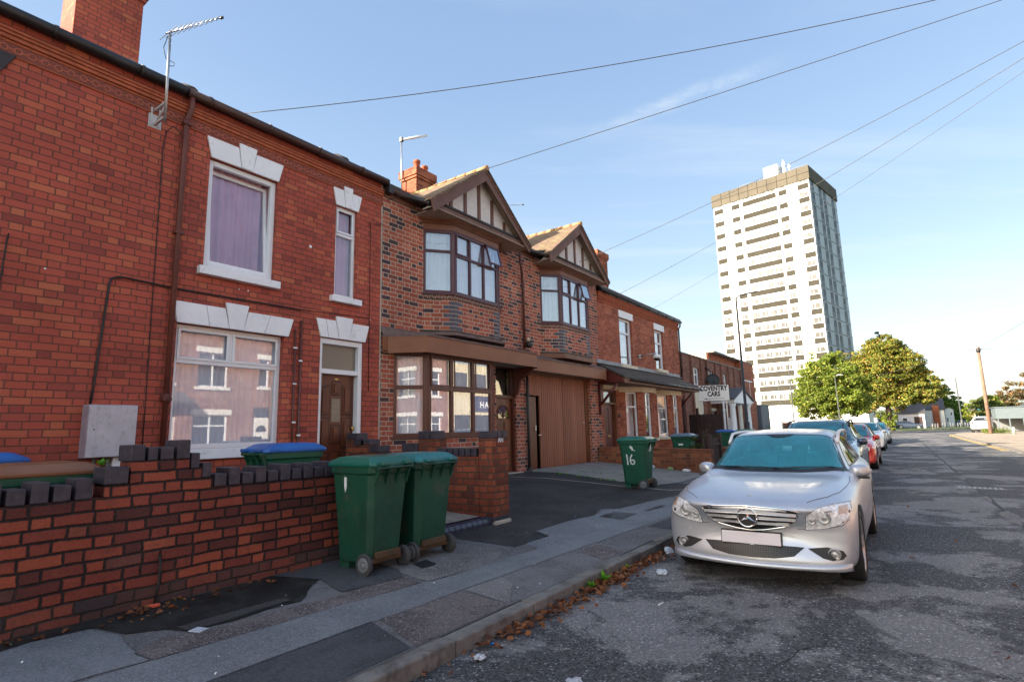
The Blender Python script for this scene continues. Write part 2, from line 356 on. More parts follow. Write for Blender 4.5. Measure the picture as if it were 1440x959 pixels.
class MB:
    def __init__(s): s.bm = bmesh.new(); s.mi = 0
    def face(s, vs):
        f = s.bm.faces.new([v if isinstance(v, bmesh.types.BMVert) else s.bm.verts.new(v) for v in vs]); f.material_index = s.mi; return f
    def box(s, x0, x1, y0, y1, z0, z1):
        if x0 > x1: x0, x1 = x1, x0
        if y0 > y1: y0, y1 = y1, y0
        if z0 > z1: z0, z1 = z1, z0
        v = [s.bm.verts.new(p) for p in ((x0, y0, z0), (x1, y0, z0), (x1, y1, z0), (x0, y1, z0), (x0, y0, z1), (x1, y0, z1), (x1, y1, z1), (x0, y1, z1))]
        for q in ((3, 2, 1, 0), (4, 5, 6, 7), (0, 1, 5, 4), (1, 2, 6, 5), (2, 3, 7, 6), (3, 0, 4, 7)): s.face([v[i] for i in q])
        return s
    def hexa(s, P):
        v = [s.bm.verts.new(p) for p in P]
        for q in ((3, 2, 1, 0), (4, 5, 6, 7), (0, 1, 5, 4), (1, 2, 6, 5), (2, 3, 7, 6), (3, 0, 4, 7)): s.face([v[i] for i in q])
        return s
    def prism(s, A, B):
        """two matching rings of points -> closed solid"""
        a = [s.bm.verts.new(p) for p in A]; b = [s.bm.verts.new(p) for p in B]; n = len(a)
        s.face(a[::-1]); s.face(b)
        for i in range(n): s.face([a[i], a[(i + 1) % n], b[(i + 1) % n], b[i]])
        return s
    def lbox(s, F, u0, u1, z0, z1, d0, d1):
        """box in a wall frame F=(O,T,N): u along T, d along N"""
        O, T, N = F
        def p(u, d, z): return (O[0] + T[0] * u + N[0] * d, O[1] + T[1] * u + N[1] * d, z)
        return s.hexa([p(u0, d0, z0), p(u0, d1, z0), p(u1, d1, z0), p(u1, d0, z0), p(u0, d0, z1), p(u0, d1, z1), p(u1, d1, z1), p(u1, d0, z1)])
    def lprism(s, F, pts, d0, d1):
        O, T, N = F
        def p(u, z, d): return (O[0] + T[0] * u + N[0] * d, O[1] + T[1] * u + N[1] * d, z)
        return s.prism([p(u, z, d0) for u, z in pts], [p(u, z, d1) for u, z in pts])
    def tube(s, pts, r, n=10, caps=True, rs=None):
        pts = [Vector(p) for p in pts]; rings = []
        up = Vector((0, 0, 1))
        prev = None
        for i, p in enumerate(pts):
            d = (pts[min(i + 1, len(pts) - 1)] - pts[max(i - 1, 0)]).normalized()
            if prev is None:
                a = d.orthogonal().normalized()
            else:
                a = (prev - d * prev.dot(d)); a = a.normalized() if a.length > 1e-6 else d.orthogonal().normalized()
            prev = a; b = d.cross(a); rr = rs[i] if rs else r
            rings.append([s.bm.verts.new(p + (a * math.cos(t) + b * math.sin(t)) * rr) for t in [2 * math.pi * j / n for j in range(n)]])
        for i in range(len(rings) - 1):
            for j in range(n):
                f = s.face([rings[i][j], rings[i][(j + 1) % n], rings[i + 1][(j + 1) % n], rings[i + 1][j]]); f.smooth = True
        if caps: s.face(rings[0][::-1]); s.face(rings[-1])
        return s
    def lathe(s, c, axis, prof, n=24, smooth=True):
        """prof: list of (offset along axis, radius)"""
        c = Vector(c); ax = Vector(axis).normalized(); a = ax.orthogonal().normalized(); b = ax.cross(a); rings = []
        for h, r in prof:
            rings.append([s.bm.verts.new(c + ax * h + (a * math.cos(t) + b * math.sin(t)) * max(r, 1e-4)) for t in [2 * math.pi * j / n for j in range(n)]])
        for i in range(len(rings) - 1):
            for j in range(n):
                f = s.face([rings[i][j], rings[i][(j + 1) % n], rings[i + 1][(j + 1) % n], rings[i + 1][j]]); f.smooth = smooth
        s.face(rings[0][::-1]); s.face(rings[-1])
        return s
    def build(s, name, mat, parent=None, bevel=0, smooth=False, seg=2, recalc=True):
        if recalc: bmesh.ops.recalc_face_normals(s.bm, faces=s.bm.faces)
        me = bpy.data.meshes.new(name)
        off = Vector((0, 0, 0))
        if parent is None:
            xs = [v.co for v in s.bm.verts]
            lo = Vector([min(p[i] for p in xs) for i in range(3)]); hi = Vector([max(p[i] for p in xs) for i in range(3)])
            off = Vector(((lo.x + hi.x) / 2, (lo.y + hi.y) / 2, lo.z))
            bmesh.ops.translate(s.bm, vec=-off, verts=s.bm.verts)
        if smooth:
            for f in s.bm.faces: f.smooth = True
        s.bm.to_mesh(me); s.bm.free()
        for m in (mat if isinstance(mat, (list, tuple)) else [mat]): me.materials.append(m)
        o = bpy.data.objects.new(name, me); COL.objects.link(o)
        o.location = off
        if parent is not None:
            o.parent = parent
            if parent.parent is None and not parent.get('_loc'):
                o.location = -Vector(parent.location)
        if bevel:
            bv = o.modifiers.new('bevel', 'BEVEL'); bv.width = bevel; bv.segments = seg; bv.limit_method = 'ANGLE'; bv.angle_limit = R(35)
            bv.harden_normals = False
        return o
# NB: a thing with local geometry (rotated things) carries the temporary flag _loc; it is removed at the end.

def split(o):
    """every loose piece of a part becomes a part of its own"""
    bm = bmesh.new(); bm.from_mesh(o.data); seen = set(); isl = []
    for v in bm.verts:
        if v in seen: continue
        st, comp = [v], []
        seen.add(v)
        while st:
            q = st.pop(); comp.append(q)
            for e in q.link_edges:
                w = e.other_vert(q)
                if w not in seen: seen.add(w); st.append(w)
        isl.append([c.index for c in comp])
    out = []
    for k, ids in enumerate(isl):
        b2 = bm.copy(); b2.verts.ensure_lookup_table(); keep = set(ids)
        bmesh.ops.delete(b2, geom=[v for v in b2.verts if v.index not in keep], context='VERTS')
        me = bpy.data.meshes.new(o.name.split('.')[0]); b2.to_mesh(me); b2.free()
        for m in o.data.materials: me.materials.append(m)
        n = o.copy(); n.data = me; COL.objects.link(n); out.append(n)
    bm.free(); bpy.data.objects.remove(o)
    return out

def frameF(x, y, tx, ty):
    """wall frame: origin on plan, tangent; outward normal is to the right of the tangent (tangent +y -> normal +x)"""
    l = math.hypot(tx, ty); T = (tx / l, ty / l); N = (T[1], -T[0])
    return ((x, y), T, N)
FAC = -7.9
def FF(x=FAC): return frameF(x, 0, 0, 1)

def wall_holes(mb, F, u0, u1, z0, z1, holes, d=0.0, thick=.28, reveal=.28):
    us = sorted(set([u0, u1] + [h[0] for h in holes] + [h[1] for h in holes])); us = [u for u in us if u0 <= u <= u1]
    zs = sorted(set([z0, z1] + [h[2] for h in holes] + [h[3] for h in holes])); zs = [z for z in zs if z0 <= z <= z1]
    for i in range(len(us) - 1):
        # merge vertically
        run = None
        for j in range(len(zs) - 1):
            cu, cz = (us[i] + us[i + 1]) / 2, (zs[j] + zs[j + 1]) / 2
            hole = any(h[0] < cu < h[1] and h[2] < cz < h[3] for h in holes)
            if not hole:
                if run is None: run = zs[j]
            if hole or j == len(zs) - 2:
                end = zs[j] if hole else zs[j + 1]
                if run is not None:
                    mb.lbox(F, us[i], us[i + 1], run, end, d - thick, d); run = None

def curtain_mesh(mb, F, u0, u1, z0, z1, d, amp=.018, wl=.09):
    n = max(8, int((u1 - u0) / wl * 8)); O, T, N = F; prev = None
    for i in range(n + 1):
        u = u0 + (u1 - u0) * i / n
        a = amp * math.sin(2 * math.pi * (u / wl) + 1.7 * math.sin(u * 9)) + amp * .5 * math.sin(u * 31)
        ps = [(O[0] + T[0] * u + N[0] * (d + a * k), O[1] + T[1] * u + N[1] * (d + a * k), z) for k, z in ((1.1, z0), (.8, (z0 + z1) / 2), (.6, z1))]
        cur = [mb.bm.verts.new(p) for p in ps]
        if prev:
            for j in range(2):
                f = mb.face([prev[j], cur[j], cur[j + 1], prev[j + 1]]); f.smooth = True
        prev = cur

def window(root, F, u0, u1, z0, z1, cols=(), rows=(), fw=.055, bar=None, mat='upvc', d=-.09, th=.07, gl='glass', curtain=None, back='dark_inside', lights=(), sashes=(), name='window', label=None, cd=.16, bd=.5):
    """frame with glazing bars; cols/rows: bar centres. Pane, curtain and room back are sub-parts"""
    bar = bar or fw
    mb = MB()
    mb.lbox(F, u0, u0 + fw, z0, z1, d - th, d); mb.lbox(F, u1 - fw, u1, z0, z1, d - th, d)
    mb.lbox(F, u0 + fw, u1 - fw, z0, z0 + fw, d - th, d + .001); mb.lbox(F, u0 + fw, u1 - fw, z1 - fw, z1, d - th, d + .001)
    for c in cols:
        if hasattr(c, '__len__'): mb.lbox(F, c[0] - bar / 2, c[0] + bar / 2, c[1], c[2], d - th, d + .002)
        else: mb.lbox(F, c - bar / 2, c + bar / 2, z0 + fw, z1 - fw, d - th, d + .002)
    for r in rows: mb.lbox(F, u0 + fw, u1 - fw, r - bar / 2, r + bar / 2, d - th, d + .003)
    for (a, b, c, e) in sashes:   # raised opening-light frames
        w = .035
        mb.lbox(F, a, a + w, c, e, d, d + .018); mb.lbox(F, b - w, b, c, e, d, d + .018)
        mb.lbox(F, a + w, b - w, c, c + w, d, d + .0175); mb.lbox(F, a + w, b - w, e - w, e, d, d + .0175)
    w = mb.build(name, M[mat] if isinstance(mat, str) else mat, root, bevel=.004, seg=1)
    if label: w['label'] = label
    g = MB(); g.lbox(F, u0 + fw * .6, u1 - fw * .6, z0 + fw * .6, z1 - fw * .6, d - th * .55, d - th * .5)
    g.build('pane', M[gl] if isinstance(gl, str) else gl, w)
    if curtain:
        c = MB(); curtain_mesh(c, F, u0 + .01, u1 - .01, z0, z1, d - cd, *((.034, .105) if curtain == 'curtain_pink' else (.018, .09))); c.build('curtain', M[curtain], w)
    if back:
        b = MB(); b.lbox(F, u0 - .02, u1 + .02, z0 - .02, z1 + .02, d - bd - .03, d - bd); b.build('room', M[back], w)
    return w

def lintel(root, F, ub0, ub1, ut0, ut1, zb, zt, k0, k1, zk, mat='white', joints=(), d=.03, kb=.6):
    """painted stone lintel with flared ends and a raised keystone"""
    mb = MB()
    kc = (k0 + k1) / 2; kw = (k1 - k0) / 2 * kb
    mb.lprism(F, [(ub0, zb), (kc - kw - .002, zb), (k0 - .002, zt), (ut0, zt)], 0.0, d)
    mb.lprism(F, [(kc + kw + .002, zb), (ub1, zb), (ut1, zt), (k1 + .002, zt)], 0.0, d)
    mb.lprism(F, [(kc - kw, zb), (kc + kw, zb), (k1, zk), (k0, zk)], 0.0, d + .014)
    o = mb.build('lintel', M[mat], root, bevel=.005, seg=1)
    if joints:
        j = MB()
        for (a, b) in joints: j.lprism(F, [(a - .003, zb + .003), (a + .003, zb + .003), (b + .003, zt - .003), (b - .003, zt - .003)], d, d + .0015)
        j.build('joint', M['meter_side'], o)
    return o

def sagline(a, b, sag, n=24):
    a = Vector(a); b = Vector(b)
    return [a.lerp(b, i / n) - Vector((0, 0, sag * 4 * (i / n) * (1 - i / n))) for i in range(n + 1)]
# ------------------------------------------------------------------ ground
def pz(x):
    if x > -2.6: return 0.0
    if x > -4.87: return .1 + (-2.6 - x) * (.1 / 2.27)
    return min(.45, .2 + (-4.87 - x) * (.25 / 3.03))
M['road'] = asphalt('road_asphalt', (.088, .089, .095), (.205, .203, .205), thr=.515, scale=.62, speck=.85, bumpd=.010, agg=85, edge=.022)
M['road_far'] = M['road']
M['pave'] = asphalt('footway_tarmac', (.125, .120, .121), (.150, .150, .154), thr=.5, scale=1.5, speck=.45, bumpd=.004, agg=170)
M['pave_grey'] = asphalt('grey_trench_tarmac', (.155, .163, .174), (.175, .183, .194), thr=.5, scale=2, speck=.35, bumpd=.003, agg=200)
M['pave_dark'] = asphalt('dark_patch_tarmac', (.052, .056, .063), (.066, .070, .077), thr=.5, scale=2, speck=.5, bumpd=.004, agg=180)
M['pave_brown'] = asphalt('brown_coarse_tarmac', (.120, .102, .102), (.155, .134, .132), thr=.5, scale=2, speck=.75, bumpd=.006, agg=120)
M['pave_light'] = asphalt('light_coarse_tarmac', (.165, .156, .152), (.20, .19, .186), thr=.5, scale=2, speck=.6, bumpd=.006, agg=130)
M['drive'] = asphalt('forecourt_tarmac', (.034, .032, .033), (.052, .048, .047), thr=.5, scale=1.0, speck=.8, bumpd=.005, agg=150)
M['wet'] = asphalt('damp_dirty_tarmac', (.009, .010, .009), (.026, .027, .024), thr=.48, scale=3.0, speck=.7, bumpd=.006, agg=150, wet=.6)
M['paleroad'] = asphalt('pale_footway', (.30, .245, .185), (.37, .31, .24), thr=.5, scale=1.5, speck=.4, bumpd=.004, agg=100)  # pale brown tarmac, lighter in itself than the left footway
M['grass'] = paint('grass', (.055, .105, .018), .95, .4, 1.5, .02, fine=25, dirt=((.14, .13, .035), .7, .8, .5))
M['yellow'] = paint('yellow_line_paint', (.62, .42, .12), .7, .3, 3, .001)
M['linewhite'] = paint('worn_white_line', (.42, .42, .41), .8, .5, 14, .002, dirt=((.12, .12, .12), .9, 22, .47))

def strip(name, xs, y0, y1, mat, zoff=0.0, kind='structure', ny=1, zf=pz):
    mb = MB()
    prev = None
    for i in range(ny + 1):
        y = y0 + (y1 - y0) * i / ny
        cur = [mb.bm.verts.new((x, y, zf(x) + zoff)) for x in xs]
        if prev:
            for j in range(len(xs) - 1): mb.face([prev[j], prev[j + 1], cur[j + 1], cur[j]])
        prev = cur
    o = mb.build(name, mat); tag(o, kind=kind); return o
# base ground to the horizon
mb = MB()
for (a, b, c, d) in ((-900, 900, -300, 1200),): mb.face([(a, c, -.06), (b, c, -.06), (b, d, -.06), (a, d, -.06)])
tag(mb.build('ground', M['grass']), kind='structure')
# road: main carriageway with camber-free sheet, then the junction mouth
mb = MB(); mb.face([(-2.6, -25, 0), (3.4, -25, 0), (3.4, 34, 0), (2.72, 69, 0), (4.4, 76, 0), (30, 84, 0), (30, 103, 0), (-40, 103, 0), (-40, 92, 0), (-6, 90, 0), (-3.1, 84, 0), (-2.6, 60, 0)])
tag(mb.build('road', M['road']), kind='structure')
# worn sunken tar seam down the middle of the road
mb = MB(); random.seed(3)
pts = [(1.0 + .02 * y * 0, y) for y in ()]
ys = np.arange(8.0, 46, .35); px_ = np.interp(ys, [8, 12, 17.6, 30, 42.7, 46], [1.1, 1.0, .84, .55, .31, .28])
L_, R_ = [], []
for y, x in zip(ys, px_):
    w = .018 + .05 * max(0, mnoise.noise((y * .55, 0, 0))) + .01; o_ = .05 * mnoise.noise((y * .9, 3, 0))
    L_.append((x + o_ - w, y, .004)); R_.append((x + o_ + w * 1.1, y, .004))
for i in range(len(L_) - 1): mb.face([L_[i], R_[i], R_[i + 1], L_[i + 1]])
tag(mb.build('road_seam', M['wet']), kind='structure')
mb = MB()
for (xa, ya, w, l) in ((1.0, 11.2, .10, 1.5), (.92, 13.6, .06, .9), (.80, 18.3, .08, 1.2)):
    n = 14
    pl = []
    for i in range(n):
        t = 2 * math.pi * i / n; pl.append((xa + w * math.cos(t) * (1 + .3 * math.sin(3 * t)), ya + l / 2 * math.sin(t) * (1 + .12 * math.cos(5 * t)), .0075))
    mb.face(pl)
tag(mb.build('road_patch', M['pave_light']), kind='structure')
# fine cracks in the worn surface
mb = MB(); rc = np.random.default_rng(12)
for (x, y, ang, n_) in ((-.9, 3.4, .9, 26), (.4, 5.6, 1.35, 30), (1.3, 8.8, 1.7, 24), (-.2, 7.9, .2, 18), (.9, 4.6, 2.5, 18)):
    pts = [(x, y)]
    for i in range(n_): ang += rc.normal() * .28; x += .07 * math.cos(ang); y += .07 * math.sin(ang); pts.append((x, y))
    for i in range(n_):
        (ax_, ay), (bx, by_) = pts[i], pts[i + 1]; w_ = .0035 * (1 - abs(2 * i / n_ - 1) * .7); dx, dy = bx - ax_, by_ - ay; l_ = math.hypot(dx, dy); nx, ny = -dy / l_ * w_, dx / l_ * w_
        mb.face([(ax_ - nx, ay - ny, .003), (bx - nx, by_ - ny, .003), (bx + nx, by_ + ny, .003), (ax_ + nx, ay + ny, .003)])
tag(mb.build('road_cracks', M['wet']), kind='structure')
# white ladder marking across the road
mb = MB()
for i in range(9): mb.box(.60 + i * .085, .655 + i * .085, 15.62 - i * .02, 15.98 - i * .02, .004, .0065)
mb.box(.55, 1.40, 15.55, 15.60, .004, .0066)
tag(mb.build('road_marking', M['linewhite']), kind='structure')
# pavement on the left: footway then forecourts rising to the houses
strip('pavement', [-2.725, -4.87], -25, 84, M['pave'], 0)
strip('forecourt', [-4.87, -5.9, -7.9, -9.0], -25, 24.0, M['drive'], 0)
strip('office_yard', [-4.87, -5.9, -7.9, -30], 24.0, 84.0, M['concrete'], 0)
def patch(name, pts, mat, zo=.004):
    mb = MB(); mb.face([(x, y, pz(x) + zo) for x, y in pts]); o = mb.build(name, mat); tag(o, kind='structure'); return o
def wob(pts, amp=.02, step=.12):
    out = []
    for i in range(len(pts)):
        a, b = Vector(pts[i] + (0,)), Vector(pts[(i + 1) % len(pts)] + (0,)); n = max(1, int((b - a).length / step))
        for j in range(n):
            p = a.lerp(b, j / n); out.append((p.x + amp * mnoise.noise((p.x * 3, p.y * 3, 1.5)), p.y + amp * mnoise.noise((p.x * 3, p.y * 3, 7.5))))
    return out
patch('pavement_trench', wob([(-3.28, -6), (-3.28, 2.8), (-3.25, 4.2), (-3.16, 7.5), (-3.1, 12), (-3.1, 30), (-3.5, 30), (-3.52, 10), (-3.5, 7.3), (-3.57, 5), (-3.62, 4.3), (-3.66, 3.7), (-3.74, 2.9), (-3.82, 1.6), (-3.9, -6)], .012, .3), M['pave_grey'])
patch('pavement_patch', wob([(-3.30, -3), (-3.30, 2.82), (-2.74, 2.67), (-2.735, -3)], .008), M['pave_dark'])
patch('pavement_patch', wob([(-3.28, 2.90), (-3.25, 3.72), (-2.735, 3.72), (-2.735, 2.70)], .008), M['pave_brown'])
patch('pavement_patch', wob([(-3.24, 3.78), (-3.22, 4.26), (-3.04, 4.18), (-2.735, 3.72)], .008), M['pave_light'])
patch('pavement_patch', wob([(-3.17, 5.57), (-3.13, 6.02), (-2.76, 5.9), (-2.76, 5.42)], .01), M['pave_brown'])
patch('pavement_patch', wob([(-3.95, 7.62), (-3.96, 8.19), (-3.59, 8.25), (-3.58, 7.63)], .01), M['pave_brown'])
patch('pavement_patch', wob([(-3.66, 8.6), (-3.62, 9.3), (-3.54, 9.3), (-3.54, 8.6)], .01), M['pave_brown'])
patch('pavement_patch', wob([(-3.1, 7.4), (-3.08, 8.5), (-2.78, 8.5), (-2.77, 7.4)], .01), M['pave_dark'])
patch('pavement_patch', wob([(-4.70, 1.30), (-4.68, 1.57), (-4.40, 1.64), (-4.05, 1.60), (-3.84, 1.62), (-3.88, .3), (-4.45, .3)], .03), M['pave_grey'], .0045)
patch('pavement_patch', wob([(-4.16, 1.81), (-4.05, 1.95), (-3.98, 2.9), (-3.95, 3.72), (-3.68, 3.7), (-3.74, 2.9), (-3.83, 1.61), (-4.0, 1.58)], .02), M['pave_brown'], .0045)
patch('pavement_patch', wob([(-4.78, 3.85), (-4.2, 3.86), (-3.95, 3.80), (-3.62, 3.75), (-3.6, 4.6), (-3.78, 5.05), (-4.6, 5.0)], .03), M['pave_light'])
patch('pavement_patch', wob([(-4.1, 6.15), (-4.14, 7.1), (-4.04, 7.7), (-4.2, 8.3), (-4.0, 8.5), (-3.88, 10.3), (-3.5, 10.3), (-3.50, 7.3), (-3.55, 5.4), (-3.78, 5.5)], .03), M['pave_grey'])
# the black forecourt tarmac that runs out over the footway
patch('driveway_apron', wob([(-4.86, 5.2), (-3.80, 5.3), (-3.80, 6.05), (-4.1, 6.18), (-4.15, 7.1), (-4.06, 7.7), (-4.26, 8.3), (-4.02, 8.52), (-3.90, 10.2), (-3.62, 12.1), (-4.0, 12.6), (-4.86, 12.6)], .03), M['drive'])
patch('damp_ground', wob([(-4.87, -2), (-4.87, 3.4), (-4.45, 3.2), (-4.25, 2.95), (-4.05, 2.75), (-4.09, 1.95), (-4.28, 1.86), (-4.40, 1.66), (-4.68, 1.60), (-4.72, 1.3), (-4.5, .2), (-4.4, -2)], .05), M['wet'], .006)
patch('damp_ground', wob([(-4.24, 1.93), (-4.22, 2.7), (-4.12, 2.72), (-4.10, 1.96)], .03), M['drive'], .009)
patch('bin_stand', wob([(-4.86, 3.0), (-4.42, 3.2), (-4.0, 3.1), (-3.9, 3.72), (-4.12, 3.86), (-4.86, 3.9)], .02), M['pave_dark'], .008)
o = patch('manhole_cover', [(-4.17, 4.08), (-3.98, 4.02), (-3.98, 4.22), (-4.17, 4.27)], M['darkmetal'], .009)
# concrete apron in front of the garage and its edging line
patch('garage_apron', wob([(-7.95, 11.3), (-7.15, 11.95), (-5.4, 11.75), (-4.7, 11.85), (-4.5, 12.8), (-4.55, 15.3), (-7.95, 15.5)], .03), M['concrete'], .012)
mb = MB()
for a, b in zip([(-7.5, 10.3), (-6.93, 10.75), (-6.02, 10.99), (-5.07, 11.12), (-4.2, 11.25)], [(-6.93, 10.75), (-6.02, 10.99), (-5.07, 11.12), (-4.2, 11.25), (-3.6, 12.0)]):
    d = Vector((b[0] - a[0], b[1] - a[1])).normalized(); n = Vector((-d.y, d.x)) * .035
    mb.face([(a[0] - n.x, a[1] - n.y, pz(a[0]) + .012), (b[0] - n.x, b[1] - n.y, pz(b[0]) + .012), (b[0] + n.x, b[1] + n.y, pz(b[0]) + .012), (a[0] + n.x, a[1] + n.y, pz(a[0]) + .012)])
tag(mb.build('concrete_edging', M['concrete_pale']), kind='structure')
# kerb stones with joints
mb = MB(); random.seed(11); y = -20.0
jy = [2.93]
while jy[0] > -20: jy.insert(0, jy[0] - .93)
while jy[-1] < 86: jy.append(jy[-1] + (.93 if jy[-1] > 3 else .93))
for i in range(len(jy) - 1):
    a, b = jy[i] + .004, jy[i + 1] - .004; dz = random.uniform(-.003, .003); dx = random.uniform(-.003, .003)
    mb.box(-2.730 + dx, -2.595 + dx, a, b, -.02, .104 + dz)
k = mb.build('kerb', M['kerb'], bevel=.013, seg=2); tag(k, kind='structure')
# right-hand side: kerb, footway with double yellow lines, corner of the side road
mb = MB()
rk = [(3.4, -25), (3.4, 34), (2.72, 66), (3.0, 71), (4.2, 75.5), (7, 78), (30, 82.5)]
for a, b in zip(rk[:-1], rk[1:]):
    d = Vector((b[0] - a[0], b[1] - a[1])).normalized(); n = Vector((d.y, -d.x)) * .13
    mb.hexa([(a[0], a[1], -.02), (a[0] + n.x, a[1] + n.y, -.02), (b[0] + n.x, b[1] + n.y, -.02), (b[0], b[1], -.02), (a[0], a[1], .1), (a[0] + n.x, a[1] + n.y, .1), (b[0] + n.x, b[1] + n.y, .1), (b[0], b[1], .1)])
tag(mb.build('kerb', M['kerb']), kind='structure')
mb = MB()
for o_ in (.10, .26):
    for a, b in zip(rk[1:-2], rk[2:-1]):
        d = Vector((b[0] - a[0], b[1] - a[1])).normalized(); n = Vector((-d.y, d.x))
        p = [Vector(a) + n * (o_ - .04), Vector(b) + n * (o_ - .04), Vector(b) + n * (o_ + .04), Vector(a) + n * (o_ + .04)]
        mb.face([(q.x, q.y, .006) for q in p])
tag(mb.build('double_yellow_lines', M['yellow']), kind='structure')
mb = MB(); mb.face([(3.53, -25, .1), (40, -25, .1), (40, 83, .1), (30, 82.5, .1), (7, 78, .1), (4.2, 75.5, .1), (3.1, 71, .1), (2.85, 66, .1), (3.53, 34, .1)])
tag(mb.build('pavement', M['paleroad']), kind='structure')
mb = MB(); mb.face([(-45, 103.2, .02), (60, 103.2, .02), (60, 260, .02), (-45, 260, .02)])
tag(mb.build('green', M['grass']), kind='structure')
mb = MB(); mb.face([(-40, 102.6, .05), (40, 102.6, .05), (40, 104.6, .05), (-40, 104.6, .05)])
tag(mb.build('verge_path', M['paleroad']), kind='structure')
mb = MB(); mb.face([(-6, 150, .05), (60, 150, .05), (60, 176, .05), (-6, 176, .05)])
tag(mb.build('car_park', M['road']), kind='structure')

# ------------------------------------------------------------------ terraced houses A and B (plain red brick)
F0 = FF()
def gutter_run(root, y0, y1, x, z, mat, r=.06, clips=True):
    mb = MB(); mb.tube([(x, y0, z), (x, y1, z)], r, 12)
    y = y0 + .3
    while clips and y < y1:
        mb.tube([(x, y - .02, z), (x, y + .02, z)], r + .010, 12); y += .92
    return mb.build('gutter', mat, root)
def roof_shell(root, y0, y1, xe, ze, pitch, depth, mat, th=.05, name='roof'):
    """front and back slopes with a ridge"""
    zr = ze + pitch * depth
    mb = MB()
    mb.prism([(xe, y0, ze), (xe - depth, y0, zr), (xe - depth, y0, zr + th), (xe - .0, y0, ze + th)], [(xe, y1, ze), (xe - depth, y1, zr), (xe - depth, y1, zr + th), (xe, y1, ze + th)])
    mb.prism([(xe - depth - .003, y0, zr), (xe - 2 * depth, y0, ze), (xe - 2 * depth, y0, ze + th), (xe - depth - .003, y0, zr + th)], [(xe - depth - .003, y1, zr), (xe - 2 * depth, y1, ze), (xe - 2 * depth, y1, ze + th), (xe - depth - .003, y1, zr + th)])
    mb.tube([(xe - depth, y0, zr + th), (xe - depth, y1, zr + th)], .09, 8)
    return mb.build(name, mat, root)
PITCH = .60
def shell(root, y0, y1, z1, depth, mat):
    """side and back walls of a house body (front wall is built apart)"""
    xb = FAC - 2 * depth + .2
    mb = MB()
    zr = z1 + PITCH * (depth - .1)
    for y, t in ((y0, .12), (y1 - .12, .12)):
        mb.prism([(FAC - .281, y, .1), (FAC - .281, y, z1), (FAC - depth, y, zr), (xb, y, z1), (xb, y, .1)], [(FAC - .281, y + t, .1), (FAC - .281, y + t, z1), (FAC - depth, y + t, zr), (xb, y + t, z1), (xb, y + t, .1)])
    mb.box(xb, xb - .2, y0, y1, .1, z1)
    return mb.build('side_wall', mat, root)

def cornice(root, y0, y1):
    mb = MB()
    mb.lbox(F0, y0, y1, 5.80, 5.93, 0, .012); b = mb.build('ornament_band', M['band'], root)
    mb = MB()
    for z0_, z1_, d in ((5.932, 5.962, .022), (5.964, 6.012, .045), (6.014, 6.052, .062), (6.054, 6.085, .075)):
        mb.lbox(F0, y0, y1, z0_, z1_, 0, d)
    mb.lbox(F0, y0, y1, 5.775, 5.797, 0, .02)
    mb.build('cornice', M['terracotta'], root, bevel=.006, seg=1)

hA = thing('terraced_house', 'plain red brick house cut off by the left edge, with brown lintels and big chimney', 'house', (-11, 1.4, .3))
holesA = [(-.02, 1.13, 1.33, 2.97), (.08, 1.15, 3.84, 5.45)]
mb = MB(); wall_holes(mb, F0, -.42, 3.246, .1, 6.27, holesA); mb.build('front_wall', M['brick_red'], hA)
shell(hA, -.42, 3.24, 6.25, 4.2, M['brick_red'])
M['brown_lintel'] = paint('dark_brown_painted_lintel', (.030, .020, .018), .5, .2, 3, .001)
lintel(hA, F0, .02, 1.25, -.05, 1.43, 5.42, 5.80, .45, .75, 5.86, 'brown_lintel')
lintel(hA, F0, -.04, 1.17, -.10, 1.47, 2.98, 3.28, .40, .74, 3.36, 'brown_lintel')
window(hA, F0, -.02, 1.13, 1.33, 2.97, rows=(2.48,), curtain='curtain_white')
window(hA, F0, .08, 1.15, 3.84, 5.45, rows=(5.0,), curtain='curtain_white')
cornice(hA, -.42, 3.246)
gutter_run(hA, -.42, 3.20, FAC + .115, 6.25, M['gutter_dark'], .068)
roof_shell(hA, -.42, 3.246, FAC + .06, 6.29, PITCH, 4.2, M['tile_dark'])
# chimney stack of house A
def chimney(root, x0, x1, y0, y1, z0, z1, pots=(), cap=.35, mat='brick_chim', aerial=None, potr=.11):
    mb = MB(); mb.box(x0, x1, y0, y1, z0, z1 - cap)
    mb.box(x0 - .035, x1 + .035, y0 - .035, y1 + .035, z1 - cap + .002, z1 - cap + .075)
    mb.box(x0 - .065, x1 + .065, y0 - .065, y1 + .065, z1 - cap + .077, z1)
    o = mb.build('chimney', M[mat], root, bevel=.006, seg=1)
    f = MB(); f.box(x0 - .012, x1 + .012, y0 - .012, y1 + .012, z0, z0 + .16)
    f.build('flashing', M['lead'], o)
    for (px_, py_, h) in pots:
        p = MB(); p.lathe((px_, py_, z1), (0, 0, 1), [(-.02, potr + .03), (.03, potr), (h - .08, potr * .85), (h - .07, potr * 1.05), (h, potr * 1.05), (h + .002, potr * .7), (h - .15, potr * .65)], 16); p.build('chimney_pot', M['terracotta'], o)
    return o
chimney(hA, -11.75, -11.0, 2.65, 3.66, 8.02, 9.95, pots=((-11.4, 2.9, .5), (-11.4, 3.4, .5)), mat='brick_red')
mb = MB(); mb.box(-11.05, -10.96, 3.50, 3.60, 8.2, 8.33); mb.build('flashing_block', M['lead'], hA)

